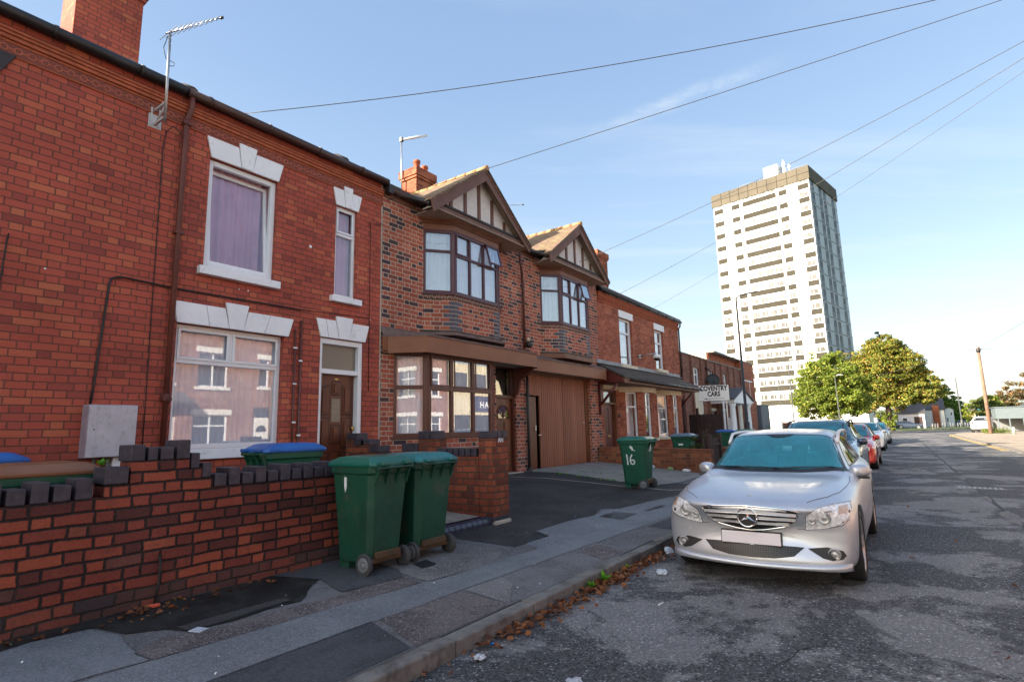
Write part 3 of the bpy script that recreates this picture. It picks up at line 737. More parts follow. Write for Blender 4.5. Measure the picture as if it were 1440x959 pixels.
for kk in range(5):
    ya_ = -.42 - 4.0 * (kk + 1)
    hx = thing('terraced_house', 'red brick terraced house behind the camera, %s from the house with brown lintels' % ['first', 'second', 'third', 'fourth', 'fifth'][kk], 'house', (-11, ya_ + 2, .3))
    mb = MB(); wall_holes(mb, F0, ya_ + .002, ya_ + 3.998, .1, 6.27, [(ya_ + .4, ya_ + 1.9, 1.3, 2.97), (ya_ + .6, ya_ + 1.7, 3.84, 5.45), (ya_ + 2.7, ya_ + 3.5, .4, 3.0)]); mb.build('front_wall', M['brick_red'], hx)
    shell(hx, ya_ + .001, ya_ + 3.999, 6.25, 4.2, M['brick_red'])
    window(hx, F0, ya_ + .4, ya_ + 1.9, 1.3, 2.97, rows=(2.48,), curtain='curtain_white'); window(hx, F0, ya_ + .6, ya_ + 1.7, 3.84, 5.45, rows=(5.0,), curtain='curtain_white')
    mb = MB(); mb.lbox(F0, ya_ + 2.7, ya_ + 3.5, .4, 3.0, -.2, -.12); mb.build('front_door', M['door_wood'], hx)
    lintel(hx, F0, ya_ + .4, ya_ + 1.9, ya_ + .3, ya_ + 2.0, 2.98, 3.28, ya_ + 1.0, ya_ + 1.3, 3.36); lintel(hx, F0, ya_ + .6, ya_ + 1.7, ya_ + .5, ya_ + 1.8, 5.46, 5.77, ya_ + 1.0, ya_ + 1.3, 5.85)
    cornice(hx, ya_, ya_ + 4.0); gutter_run(hx, ya_, ya_ + 3.98, FAC + .115, 6.25, M['gutter_dark'], .068)
    roof_shell(hx, ya_, ya_ + 4.0, FAC + .06, 6.29, PITCH, 4.2, M['tile_dark'])
    chimney(hx, -12.4, -11.7, ya_ + .1, ya_ + 1.0, 8.0, 9.9, pots=((-12.1, ya_ + .3, .4), (-12.1, ya_ + .75, .4)), mat='brick_red')

hB = thing('terraced_house', 'red brick house with white flared lintels, an open upstairs window and varnished panelled door', 'house', (-11, 5.0, .3))
holesB = [(3.345, 4.92, 1.30, 2.98), (3.63, 4.69, 3.82, 5.47), (5.82, 6.27, 3.81, 5.46), (5.58, 6.47, .3, 3.06)]
mb = MB(); wall_holes(mb, F0, 3.25, 6.87, .1, 6.27, holesB); mb.build('front_wall', M['brick_red'], hB)
mb = MB()
for (a, b, c, d) in ((5.58, 6.47, .3, 3.06),): mb.box(FAC - .6, FAC - .55, a - .3, b + .3, .3, 3.2)
mb.build('hall_wall', M['dark_inside'], hB)
shell(hB, 3.25, 6.86, 6.25, 4.2, M['brick_red'])
lintel(hB, F0, 3.64, 4.70, 3.56, 4.77, 5.47, 5.775, 4.03, 4.31, 5.85, joints=())
lintel(hB, F0, 5.81, 6.29, 5.74, 6.36, 5.46, 5.77, 5.96, 6.15, 5.85)
lintel(hB, F0, 3.33, 4.98, 3.275, 5.06, 2.985, 3.275, 3.97, 4.31, 3.36, joints=((3.76, 3.70), (4.58, 4.66)))
lintel(hB, F0, 5.57, 6.50, 5.48, 6.58, 3.065, 3.37, 5.86, 6.21, 3.45, joints=((5.72, 5.66),))
for (a, b, z, h, d) in ((3.55, 4.77, 3.705, .115, .09), (5.73, 6.36, 3.70, .105, .09), (3.42, 4.95, 1.16, .14, .07)):
    mb = MB(); mb.lbox(F0, a, b, z, z + h, -.02, d); mb.build('window_sill', M['white'], hB, bevel=.008)
# big ground floor window
window(hB, F0, 3.345, 4.92, 1.30, 2.98, rows=(2.485,), cols=((4.13, 2.5, 2.93),), fw=.065, gl='glass_mirror', curtain='curtain_white', cd=.10, bd=1.6,
       sashes=((3.40, 4.105, 2.505, 2.93), (4.155, 4.865, 2.505, 2.93)))
# upstairs window: outer frame with the casement hinged at the left and left ajar
w = window(hB, F0, 3.63, 4.69, 3.835, 5.46, fw=.075, gl='glass', curtain='curtain_pink', d=-.05, cd=.20, bd=.9, label='white upstairs window tilted open at the top with a lilac curtain')
# replace fixed pane by a tilted sash (bottom hinged, leaning in at the top)
for ch in list(w.children):
    if ch.name.startswith('pane'): bpy.data.objects.remove(ch)
def tilt(u, z, d): 
    k = (z - 3.90) / 1.48
    return (FAC - .05 + d - .13 * k, u, z)
mb = MB()
def tbox(u0, u1, z0, z1, d0, d1, m=None):
    (m or mb).hexa([tilt(u0, z0, d0), tilt(u0, z0, d1), tilt(u1, z0, d1), tilt(u1, z0, d0), tilt(u0, z1, d0), tilt(u0, z1, d1), tilt(u1, z1, d1), tilt(u1, z1, d0)])
tbox(3.695, 3.745, 3.90, 5.36, -.05, -.01); tbox(4.565, 4.615, 3.90, 5.36, -.05, -.01); tbox(3.745, 4.565, 3.90, 3.95, -.05, -.008); tbox(3.745, 4.565, 5.31, 5.36, -.05, -.008)
sash = mb.build('open_sash', M['upvc'], w)
mb = MB(); tbox(3.74, 4.57, 3.945, 5.315, -.032, -.028); mb.build('pane', M['glass'], w)
# narrow window above the door
window(hB, F0, 5.82, 6.27, 3.81, 5.46, rows=(4.95,), fw=.05, d=-.05, gl='glass', curtain='curtain_pink', cd=.14, sashes=((5.865, 6.225, 4.98, 5.42),))
# front door with frame, fanlight and raised panels
mb = MB()
mb.lbox(F0, 6.385, 6.47, .3, 3.055, -.16, -.02); mb.lbox(F0, 5.58, 5.64, .3, 3.055, -.16, -.02)
mb.lbox(F0, 5.64, 6.385, 2.965, 3.055, -.16, -.021); mb.lbox(F0, 5.64, 6.385, 2.46, 2.54, -.16, -.022)
dfr = mb.build('door_frame', M['upvc'], hB, bevel=.006)
mb = MB(); mb.lbox(F0, 5.64, 6.385, 2.54, 2.965, -.12, -.10); mb.build('fanlight', M['glass_obscure'], dfr)
mb = MB(); F = F0; dl, dr = 5.64, 6.385; dd = -.13
mb.lbox(F, dl, dr, .42, 2.46, dd - .04, dd)
gv = MB()  # thin dark plates round the panels, groove shade put in as colour
def panel(m, u0, u1, z0, z1, arch=0):
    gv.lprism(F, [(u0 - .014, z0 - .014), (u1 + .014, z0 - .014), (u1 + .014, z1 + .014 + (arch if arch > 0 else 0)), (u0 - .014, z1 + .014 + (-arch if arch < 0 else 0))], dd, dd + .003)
    m.lprism(F, [(u0, z0), (u1, z0), (u1, z1 + (arch if arch > 0 else 0)), (u0, z1 + (-arch if arch < 0 else 0))], dd, dd + .012)
    m.lprism(F, [(u0 + .03, z0 + .03), (u1 - .03, z0 + .03), (u1 - .03, z1 - .03 + (arch if arch > 0 else 0)), (u0 + .03, z1 - .03 + (-arch if arch < 0 else 0))], dd + .012, dd + .030)
cols3 = ((5.70, 5.875), (5.93, 6.095), (6.15, 6.325))
for i, (a, b) in enumerate(cols3):
    if i != 1:
        panel(mb, a, b, 1.78, 2.22, arch=(.06 if i == 0 else -.06)); panel(mb, a, b, 1.22, 1.72)
    else:
        panel(mb, a, b, 2.12, 2.34); panel(mb, a, b, 1.30, 1.60)
    panel(mb, a, b, .86, 1.16 if i == 1 else 1.14); panel(mb, a, b, .50, .78)
door = mb.build('front_door', M['door_wood'], hB, bevel=.006, seg=2)
gv.build('groove_shade', M['door_groove_shade'], door)
mb = MB(); mb.lbox(F, 5.925, 6.10, 1.66, 2.05, dd, dd + .008); mb.build('door_pane', M['glass_obscure'], door)
mb = MB(); mb.lathe((FAC + dd, 6.345, 1.55), (1, 0, 0), [(0, .02), (.03, .014), (.035, .028), (.06, .026)], 12); mb.lbox(F, 5.98, 6.05, 2.375, 2.40, dd, dd + .006)
mb.build('door_knob', M['gold'], door)
mb = MB(); mb.lbox(F0, 5.45, 6.6, .2, .41, -.2, .30); mb.build('doorstep', M['concrete_pale'], hB, bevel=.01)
cornice(hB, 3.25, 6.87)
gutter_run(hB, 3.22, 6.90, FAC + .115, 6.24, M['gutter'], .068)
roof_shell(hB, 3.25, 6.87, FAC + .06, 6.28, PITCH, 4.2, M['tile_dark'])
mb = MB()
for y, z in ((3.33, 6.36), (6.0, 6.36)): mb.tube([(FAC - .02, y, z - .02), (FAC - .30, y, z + .15)], .09, 10)
mb.build('ridge_tile', M['tile_dark'], hB)
mb = MB(); mb.tube([(FAC + .115, 3.285, 6.28), (FAC + .115, 3.285, 6.05), (FAC + .10, 3.285, 5.99), (FAC + .06, 3.25, 5.86), (FAC + .06, 3.25, 5.8), (FAC + .06, 3.255, .3)], .036, 12)
for z in (5.80, 4.2, 1.95): mb.box(FAC, FAC + .10, 3.20, 3.31, z - .02, z + .02)
mb.tube([(FAC + .06, 3.25, 5.86), (FAC + .06, 3.25, 5.76)], .045, 12); mb.tube([(FAC + .06, 3.253, 2.02), (FAC + .06, 3.253, 1.90)], .045, 12)
mb.build('downpipe', M['pipe'], hB)
mb = MB()
mb.tube([(FAC + .025, 5.20, 3.28), (FAC + .025, 5.215, 1.2), (FAC + .06, 5.25, 1.05), (FAC + .06, 5.25, .3)], .018, 8)
mb.tube([(FAC + .02, 5.10, 3.12), (FAC + .02, 5.12, .3)], .017, 8)
w2 = mb.build('service_pipe', M['brown_frame'], hB)
mb = MB()
for u, z in ((5.10, 2.82), (5.11, 2.25), (5.12, 1.65), (5.125, 1.3), (5.20, 2.62), (5.215, 1.45), (5.215, 1.28)): mb.lbox(F0, u - .03, u + .03, z - .012, z + .012, .03, .045)
split(mb.build('pipe_clip', M['white'], w2))
# patch of missing brick face / filler blobs
mb = MB()
for u, z, r in ((5.33, 4.56, .03), (4.30, 3.60, .014), (4.16, 3.60, .01), (3.9, 3.44, .012), (1.9, 3.40, .012), (6.62, 3.5, .01)): mb.lathe((FAC, u, z), (1, 0, 0), [(0, r), (.008, r * .8)], 7)
split(mb.build('filler_spot', M['white'], hB))
mb = MB(); mb.lbox(F0, 6.845, 6.875, .3, 6.2, 0, .008); mb.build('mortar_seam', M['concrete_pale'], hB)

# cables on the wall
mb = MB()
mb.tube([(FAC + .012, 5.2, 3.455), (FAC + .012, 3.30, 3.44), (FAC + .015, 2.70, 3.46), (FAC + .015, 2.62, 3.455), (FAC + .015, 2.55, 3.42), (FAC + .015, 2.53, 3.34), (FAC + .015, 2.47, 2.1), (FAC + .015, 2.45, 1.85)], .014, 6)
mb.tube([(FAC + .01, 6.6, 3.53), (FAC + .01, 5.2, 3.457), (FAC + .01, 4.6, 3.455)], .005, 5)
tag(mb.build('wall_cable', M['cable']), 'black cable crossing the brick under the upstairs window and dropping to the meter box', 'cable')
mb = MB()
mb.tube([(FAC + .05, 3.2, 5.62), (FAC + .03, 3.1, 5.70), (FAC + .012, 3.03, 5.60), (FAC + .01, 3.0, 5.35), (FAC + .01, 3.02, 3.5), (FAC + .01, 3.04, 1.9), (FAC + .01, 3.05, .5)], .006, 5)
tag(mb.build('aerial_cable', M['cable']), 'thin dark aerial lead running down the brick just left of the downpipe', 'cable')
mb = MB(); mb.tube([(FAC + .01, 6.58, 5.35), (FAC + .01, 6.585, 5.25), (FAC + .01, 6.60, 2.2)], .006, 5); mb.tube([(FAC + .01, 6.9, 5.42), (FAC + .06, 6.65, 5.33), (FAC + .08, 6.58, 5.40), (FAC + .05, 6.53, 5.34), (FAC + .02, 6.58, 5.26)], .006, 5)
tag(mb.build('wall_cable', M['cable']), 'thin looped lead hanging down the brick right of the narrow upstairs window', 'cable')
mb = MB(); mb.tube([(FAC + .015, 1.55, 3.72), (FAC + .02, 1.54, 3.60), (FAC + .012, 1.53, 3.2), (FAC + .012, 1.45, 2.8), (FAC + .012, 1.38, 1.6)], .008, 5)
tag(mb.build('wall_cable', M['cable']), 'short black lead rising from the brown lintel at the left edge', 'cable')

# meter box
mt = thing('meter_box', 'weathered white meter box hanging on the red brick behind the wall', 'meter box', (FAC + .1, 2.68, 1.25))
mb = MB(); mb.box(FAC, FAC + .19, 2.385, 2.895, 1.245, 1.86); bx = mb.build('box_body', M['meter_side'], mt, bevel=.01)
mb = MB(); mb.box(FAC + .19, FAC + .205, 2.395, 2.885, 1.255, 1.85); mb.box(FAC + .205, FAC + .2075, 2.475, 2.482, 1.26, 1.845); mb.build('box_lid', M['meter'], mt, bevel=.008)
mb = MB(); mb.lathe((FAC + .205, 2.455, 1.57), (1, 0, 0), [(0, .008), (.004, .008)], 10); mb.build('lock', M['black'], mt)
mb = MB(); mb.tube([(FAC + .08, 2.52, 1.245), (FAC + .08, 2.52, .3)], .018, 8); mb.tube([(FAC + .08, 2.66, 1.245), (FAC + .08, 2.66, .3)], .022, 8); mb.build('pipe', M['hub_grey'], mt)
mb = MB(); mb.box(FAC + .03, FAC + .12, 2.70, 2.80, .9, 1.245); mb.build('conduit', M['white'], mt)

M['hub_pale'] = paint('pale_bracket', (.5, .5, .5), .5, .2, 10, 0)
# ------------------------------------------------------------------ TV aerials
def yagi(root, base, az, el, length, n, mat, spread=.14, th=.006):
    b = Vector(base); d = Vector((math.cos(el) * math.sin(az), math.cos(el) * math.cos(az), math.sin(el))); side = d.cross(Vector((0, 0, 1))).normalized()
    mb = MB(); mb.tube([b, b + d * length], .011, 8); mb.build('boom', mat, root)
    mb = MB()
    for i in range(n):
        t = .04 + (length - .08) * i / (n - 1); h = spread * (1.0 - .62 * i / (n - 1)); p = b + d * t
        mb.tube([p - side * h, p + side * h], .0042, 5)
    mb.build('rods', mat, root)
    mb = MB(); mb.tube([b + d * (length - .02), b + d * (length + .03)], .022, 8); mb.build('end_cap', M['black'], root)
t = thing('tv_aerial', 'many-rodded aerial on a tall wall mast left of the downpipe', 'TV aerial', (-7.6, 2.85, 5.6))
mb = MB(); mb.tube([(-7.56, 2.87, 5.55), (-7.56, 2.85, 6.86)], .018, 10); mb.build('mast', M['metal'], t)
mb = MB()
for u in (2.83, 2.93): mb.lbox(F0, u - .012, u + .012, 5.60, 5.86, 0, .02)
mb.lbox(F0, 2.86, 2.89, 5.61, 5.64, .0, .33); mb.lbox(F0, 2.86, 2.89, 5.82, 5.85, .0, .33); mb.lbox(F0, 2.80, 2.96, 5.58, 5.88, 0, .006); mb.tube([(FAC, 2.88, 5.62), (-7.56, 2.87, 5.80)], .012, 6)
mb.build('bracket', M['hub_pale'], t)
mb = MB(); mb.tube([(-7.57, 2.83, 6.78), (-7.60, 2.80, 6.6), (-7.58, 2.83, 6.45), (-7.55, 2.93, 6.42), (-7.55, 2.92, 6.37), (-7.58, 2.86, 6.36)], .005, 5); mb.build('lead', M['cable'], t)
yagi(t, (-7.56, 2.80, 6.79), R(-2), R(45), 1.0, 11, M['alu'], .24)
t = thing('tv_aerial', 'white wand aerial on a thin mast beside the chimney with two clay pots', 'TV aerial', (-10.9, 10.1, 7.9))
mb = MB(); mb.tube([(-10.75, 10.03, 7.75), (-10.75, 10.0, 9.55)], .018, 8); mb.build('mast', M['metal'], t)
mb = MB(); mb.tube([(-10.75, 10.0, 9.5), (-10.30, 10.55, 9.72)], .035, 8); mb.build('wand', M['upvc'], t)
mb = MB(); mb.box(-10.79, -10.71, 9.96, 10.04, 9.44, 9.56); mb.build('clamp', M['black'], t)
t = thing('tv_aerial', 'small aerial with a curved reflector showing just past the first gable', 'TV aerial', (-11.0, 14.0, 7.9))
mb = MB(); mb.tube([(-10.2, 13.32, 7.5), (-10.2, 13.30, 8.62)], .016, 8); mb.build('mast', M['metal'], t)
yagi(t, (-10.2, 13.28, 8.50), R(50), R(2), 1.05, 9, M['alu'], .12)
mb = MB()
for k in range(5): mb.tube([(-10.2 - .16 + .05 * abs(k - 2), 13.05, 8.38 + .07 * k), (-10.2 - .02 + .05 * abs(k - 2), 13.45, 8.38 + .07 * k)], .005, 5)
mb.build('reflector', M['metal'], t)
t = thing('tv_aerial', 'bare aerial mast above the roof at the top left corner', 'TV aerial', (-12.0, 1.3, 8.9))
mb = MB(); mb.tube([(-11.8, 1.35, 8.6), (-11.8, 1.30, 10.9)], .022, 8); mb.build('mast', M['metal'], t)
mb = MB(); mb.tube([(-11.8, 1.30, 10.7), (-11.8, 1.18, 9.6), (-11.8, 1.05, 8.8)], .006, 5); mb.build('lead', M['cable'], t)
yagi(t, (-11.8, 1.30, 10.8), R(30), R(20), .9, 8, M['alu'], .15)
# ------------------------------------------------------------------ text helper
def text_obj(name, s, size, mat, parent, M4, extrude=.002, bold=.0, sx=1.0, spacing=1.0):
    cu = bpy.data.curves.new(name, 'FONT'); cu.body = s; cu.size = size; cu.extrude = extrude; cu.offset = bold
    cu.align_x = 'CENTER'; cu.align_y = 'CENTER'; cu.space_character = spacing; cu.resolution_u = 3
    tmp = bpy.data.objects.new(name + 'tmp', cu); COL.objects.link(tmp)
    bpy.context.view_layer.update()
    dg = bpy.context.evaluated_depsgraph_get(); me = bpy.data.meshes.new_from_object(tmp.evaluated_get(dg))
    bpy.data.objects.remove(tmp); me.name = name
    me.transform(M4 @ Matrix.Diagonal((sx, 1, 1, 1))); me.materials.clear(); me.materials.append(mat)
    o = bpy.data.objects.new(name, me); COL.objects.link(o); o.parent = parent
    if parent is not None and parent.parent is None and not parent.get('_loc'): o.location = -Vector(parent.location)
    return o
def basis(origin, X, Y):
    X = Vector(X).normalized(); Y = Vector(Y).normalized(); Z = X.cross(Y)
    m = Matrix((X, Y, Z)).transposed().to_4x4(); m.translation = Vector(origin); return m

# ------------------------------------------------------------------ house C: two gabled bays, shop-like bay window and garage
hC = thing('gabled_house', 'patterned brick house with two half-timbered gables over bay windows and a brown garage', 'house', (-11, 11.3, .3))
holesC = [(8.05, 10.48, 4.2, 5.7), (12.5, 14.85, 4.2, 5.7), (7.25, 9.95, 1.37, 2.96), (10.38, 11.2, .40, 3.0), (11.62, 15.12, .38, 2.94)]
mb = MB(); wall_holes(mb, F0, 6.875, 15.80, .1, 6.08, holesC); mb.build('front_wall', M['brick_mixed'], hC)
shell(hC, 6.875, 15.85, 6.05, 4.2, M['brick_mixed'])
mb = MB(); mb.box(FAC - 1.0, FAC - .95, 6.9, 15.8, .3, 5.9); mb.box(FAC - .95, FAC - .29, 6.9, 15.8, 3.2, 3.4); mb.build('inner_wall', M['dark_inside'], hC)
roof_shell(hC, 6.88, 15.85, FAC + .06, 6.19, PITCH, 4.2, M['tile_dark'])
def bay_upper(y0, ya, yb, y1, seedv):
    P4 = [(-7.9, y0), (-7.5, ya), (-7.5, yb), (-7.9, y1)]
    def ring(pl, off):
        # offset the three outward edges
        c = []
        segs = [(pl[i], pl[i + 1]) for i in range(3)]
        ns = []
        for a, b in segs:
            l = math.hypot(b[0] - a[0], b[1] - a[1]); ns.append(((b[1] - a[1]) / l, -(b[0] - a[0]) / l))
        def inter(p, n1, q, n2, o):
            # lines n.x = n.p + o
            A = Matrix(((n1[0], n1[1]), (n2[0], n2[1]))); c1 = n1[0] * p[0] + n1[1] * p[1] + o; c2 = n2[0] * q[0] + n2[1] * q[1] + o
            return tuple(A.inverted() @ Vector((c1, c2)))
        wn = (1, 0)
        A0 = inter(pl[0], ns[0], (-7.9, 0), wn, 0); 
        # ends sit on the wall plane
        def wallpt(p, n, o):
            cst = n[0] * p[0] + n[1] * p[1] + o; return (-7.9, (cst - n[0] * -7.9) / n[1])
        return [wallpt(pl[0], ns[0], off), inter(pl[1], ns[0], pl[1], ns[1], off), inter(pl[2], ns[1], pl[2], ns[2], off), wallpt(pl[3], ns[2], off)]
    def slab(m, off, z0, z1):
        r = ring(P4, off); m.prism([(x, y, z0) for x, y in r], [(x, y, z1) for x, y in r])
    mb = MB(); slab(mb, 0, 3.50, 4.15); mb.build('bay_apron', M['brick_mixed'], hC)
    mb = MB(); slab(mb, .012, 4.153, 4.245); ap = mb.build('soldier_course', M['dentil'], hC)
    mb = MB(); slab(mb, .055, 3.455, 3.497); mb.build('drip_moulding', M['moss_dark'], hC, bevel=.01)
    # dark quoin bricks at the apron corners
    q = MB(); q2 = MB(); i = 0; z = 3.50 - (3.50 % .0877) + .0877
    FL = frameF(P4[0][0], P4[0][1], P4[1][0] - P4[0][0], P4[1][1] - P4[0][1]); LL = math.hypot(P4[1][0] - P4[0][0], P4[1][1] - P4[0][1])
    FR = frameF(P4[2][0], P4[2][1], P4[3][0] - P4[2][0], P4[3][1] - P4[2][1])
    FM = FF(-7.5)
    while z < 4.10:
        w = .235 if i % 2 else .115; w2 = .115 if i % 2 else .235
        q.lbox(FL, LL - w, LL + .001, z + .006, z + .081, 0, .0025); q.lbox(FM, ya, ya + w2, z + .006, z + .081, 0, .0025)
        q2.lbox(FM, yb - w2, yb, z + .006, z + .081, 0, .0025); q2.lbox(FR, 0, w, z + .006, z + .081, 0, .0025)
        z += .0877; i += 1
    q.build('quoin', M['quoin'], hC); q2.build('quoin', M['quoin'], hC)
    # glazing
    mb = MB(); slab(mb, .035, 4.247, 4.285); sl = mb.build('bay_sill', M['brown_pvc'], hC, bevel=.004)
    kw = dict(mat='brown_pvc', fw=.055, bar=.05, d=-.002, th=.06, gl='glass_bay', curtain='curtain_white', cd=.10, back=None, name='bay_window')
    window(hC, FL, .0, LL - .03, 4.287, 5.64, rows=(5.19,), **kw)
    wd = yb - ya; c1, c2 = ya + .03 + (wd - .06) * .335, ya + .03 + (wd - .06) * .655
    w = window(hC, FM, ya + .03, yb - .03, 4.287, 5.64, rows=(5.13,), cols=(c1, c2), sashes=((ya + .055, c1 - .005, 5.15, 5.61),), **kw)
    window(hC, FR, .03, LL, 4.287, 5.64, rows=(5.19,), **kw)
    # top-hung light of the third bay, pushed out
    m2 = MB(); a0, a1 = c2 + .02, yb - .05
    def tp(u, z, d): k = (5.62 - z) / .46; return (-7.5 + .012 + d + .11 * k, u, z)
    for (u0, u1, z0, z1) in ((a0, a0 + .04, 5.16, 5.62), (a1 - .04, a1, 5.16, 5.62), (a0 + .04, a1 - .04, 5.16, 5.20), (a0 + .04, a1 - .04, 5.58, 5.62)):
        m2.hexa([tp(u0, z0, 0), tp(u0, z0, .035), tp(u1, z0, .035), tp(u1, z0, 0), tp(u0, z1, 0), tp(u0, z1, .035), tp(u1, z1, .035), tp(u1, z1, 0)])
    m2.build('open_light', M['brown_pvc'], w)
    m2 = MB(); u0, u1, z0, z1 = a0 + .035, a1 - .035, 5.195, 5.585
    m2.hexa([tp(u0, z0, .015), tp(u0, z0, .02), tp(u1, z0, .02), tp(u1, z0, .015), tp(u0, z1, .015), tp(u0, z1, .02), tp(u1, z1, .02), tp(u1, z1, .015)]); m2.build('pane', M['glass_bay'], w)
    # corner posts
    mb = MB()
    for x, y in (P4[1], P4[2]): mb.lathe((x - .028, y + (.01 if y == ya else -.01), 4.287), (0, 0, 1), [(0, .045), (1.352, .045)], 8, smooth=False)
    split(mb.build('corner_post', M['brown_pvc'], hC))
    # frieze, moulded cornice
    mb = MB(); slab(mb, .008, 5.642, 5.77); slab(mb, .035, 5.772, 5.80); slab(mb, .065, 5.802, 5.83); slab(mb, .095, 5.832, 5.868)
    mb.build('bay_cornice', M['fascia2'], hC, bevel=.005, seg=1)
    # soffit, beam and gable
    yc = (ya + yb) / 2 + .06; hw = 1.69; zf = 5.87; za = 7.25; xf = -7.3
    mb = MB(); mb.box(FAC, xf + .0, yc - hw + .1, yc + hw - .1, zf, zf + .025); mb.build('soffit', M['soffit'], hC)
    mb = MB(); mb.box(xf - .12, xf - .04, yc - 1.42, yc + 1.42, zf + .027, zf + .13); mb.build('gable_beam', M['barge'], hC, bevel=.006)
    mb = MB(); mb.tube([(xf - .06, yc - 1.32, zf + .165), (xf - .06, yc + 1.32, zf + .165)], .042, 10); mb.build('ledge_flashing', M['gutter_dark'], hC)
    # rendered triangle and battens
    sl_ = (za - zf) / hw
    ztri = zf + .15
    mb = MB(); xr = xf - .20
    mb.prism([(xr, yc - hw + .10, ztri), (xr, yc + hw - .10, ztri), (xr, yc, za - .05)], [(xr - .06, yc - hw + .10, ztri), (xr - .06, yc + hw - .10, ztri), (xr - .06, yc, za - .05)])
    mb.build('rendered_gable', M['render'], hC)
    mb = MB()
    for u in (-.95, -.48, 0.0, .48, .95):
        zt = za - .10 - abs(u) * sl_
        if zt > ztri + .05: mb.box(xr - .01, xr + .03, yc + u - .045, yc + u + .045, ztri, zt)
    mb.build('timber_batten', M['barge'], hC, bevel=.004)
    # sloping soffit boards behind the bargeboards
    mb = MB()
    for sgn in (-1, 1):
        A = [(xf - .03, yc + sgn * (hw + .02), zf - .01), (xf - .03, yc, za - .04), (xr - .07, yc, za - .04), (xr - .07, yc + sgn * (hw + .02), zf - .01)]
        mb.prism(A, [(p[0], p[1], p[2] + .02) for p in A])
    mb.build('verge_soffit', M['soffit'], hC)
    # bargeboards
    for sgn in (-1, 1):
        mb = MB(); ft = (yc + sgn * (hw + .07), zf - .07)
        pts = [(0.0, za + .03), (sgn * (hw + .07), zf + (.115 if sgn < 0 else .02)), (sgn * (hw + .0), zf - .11), (0.0, za - .235)]
        A = [(xf, yc + u, z) for u, z in pts]; mb.prism(A, [(xf + .035, p[1], p[2]) for p in A])
        pts = [(0.0, za + .034), (sgn * (hw + .072), zf + (.12 if sgn < 0 else .025)), (sgn * (hw + .052), zf + (.06 if sgn < 0 else -.03)), (0.0, za - .03)]
        A = [(xf + .035, yc + u, z) for u, z in pts]; mb.prism(A, [(xf + .052, p[1], p[2]) for p in A])
        mb.build('bargeboard', M['barge'], hC, bevel=.004)
    # gable roof slopes
    for sgn in (-1, 1):
        mb = MB(); xb_ = -10.6
        y_e = yc + sgn * (hw + .06); z_e = zf + (.13 if sgn < 0 else .02)
        A = [(xf + .07, y_e, z_e), (xf + .07, yc + sgn * .001, za + .036), (xf + .07, yc + sgn * .001, za + .09), (xf + .07, y_e + sgn * .0, z_e + .045)]
        mb.prism(A, [(xf - .16, p[1], p[2]) for p in A])
        kk = .30; y2 = y_e - sgn * kk; z2 = z_e + kk * (za + .036 - z_e) / (hw + .06)
        A = [(xf - .16, y2, z2), (xf - .16, yc + sgn * .001, za + .036), (xf - .16, yc + sgn * .001, za + .09), (xf - .16, y2, z2 + .045)]
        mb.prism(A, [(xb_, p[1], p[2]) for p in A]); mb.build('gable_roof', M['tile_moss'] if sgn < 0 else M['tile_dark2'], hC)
    mb = MB(); mb.tube([(FAC + .10, yc - 1.95, 6.13), (FAC + .16, yc - 1.80, 6.11), (xf - .2, yc - 1.66, 6.03), (xf - .05, yc - 1.70, 5.93)], .058, 10); mb.build('gutter_return', M['gutter_dark'], hC)
    mb = MB(); x = xf + .08; random.seed(seedv)
    while x > -9.9:
        mb.tube([(x, yc, za + .07), (x - .29, yc, za + .065 + random.uniform(-.004, .004))], .062, 10); x -= .30
    mb.build('ridge_tiles', M['ridge'], hC)
    return yc
M['dentil'] = brick('brick_on_end', [(0, (.09, .045, .04)), (.5, (.16, .06, .045)), (1, (.22, .08, .05))], (.42, .33, .26), L=.084, c=.12, n=1, mw=.013)
M['quoin'] = paint('blue_quoin_brick', (.065, .060, .085), .5, .4, 14, .002)
M['moss_dark'] = paint('dark_mossy_moulding', (.040, .032, .026), .8, .5, 9, .006, dirt=((.09, .085, .05), .6, 9, .5))
M['fascia2'] = paint('brown_cornice_paint', (.165, .066, .034), .5, .2, 3, .001)
M['soffit'] = paint('pale_brown_soffit', (.30, .225, .17), .7, .2, 3, .001)
M['ridge'] = paint('lichened_ridge_tile', (.42, .20, .09), .9, .4, 8, .006, dirt=((.40, .33, .10), .8, 7, .48))
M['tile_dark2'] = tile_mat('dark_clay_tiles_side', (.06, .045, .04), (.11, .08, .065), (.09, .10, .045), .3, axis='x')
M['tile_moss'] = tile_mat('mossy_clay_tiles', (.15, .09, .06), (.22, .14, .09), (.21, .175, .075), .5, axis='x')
M['glass_bay'] = glass('bay_window_glass', refl=(.14, .85), trans=.85)
yc1 = bay_upper(7.98, 8.50, 10.05, 10.57, 4)
yc2 = bay_upper(12.44, 12.90, 14.45, 14.92, 9)
# eaves fascia and gutters between gables
mb = MB()
for a, b in ((6.9, 7.75), (10.95, 12.15), (15.42, 15.84)): mb.box(FAC + .0, FAC + .03, a, b, 5.98, 6.15)
split(mb.build('eaves_board', M['fascia2'], hC))
mb = MB()
for a, b in ((6.93, 7.85), (10.85, 12.25), (15.35, 15.84)): mb.tube([(FAC + .10, a, 6.13), (FAC + .10, b, 6.10)], .062, 12)
split(mb.build('gutter', M['gutter'], hC))
mb = MB(); mb.box(FAC + .02, FAC + .16, 6.90, 7.02, 6.03, 6.21); mb.build('gutter_end', M['gutter_dark'], hC, bevel=.01)
chimney(hC, -10.85, -10.28, 10.12, 10.80, 7.2, 8.60, pots=((-10.5, 10.35, .33), (-10.5, 10.66, .28)), cap=.30, potr=.095)
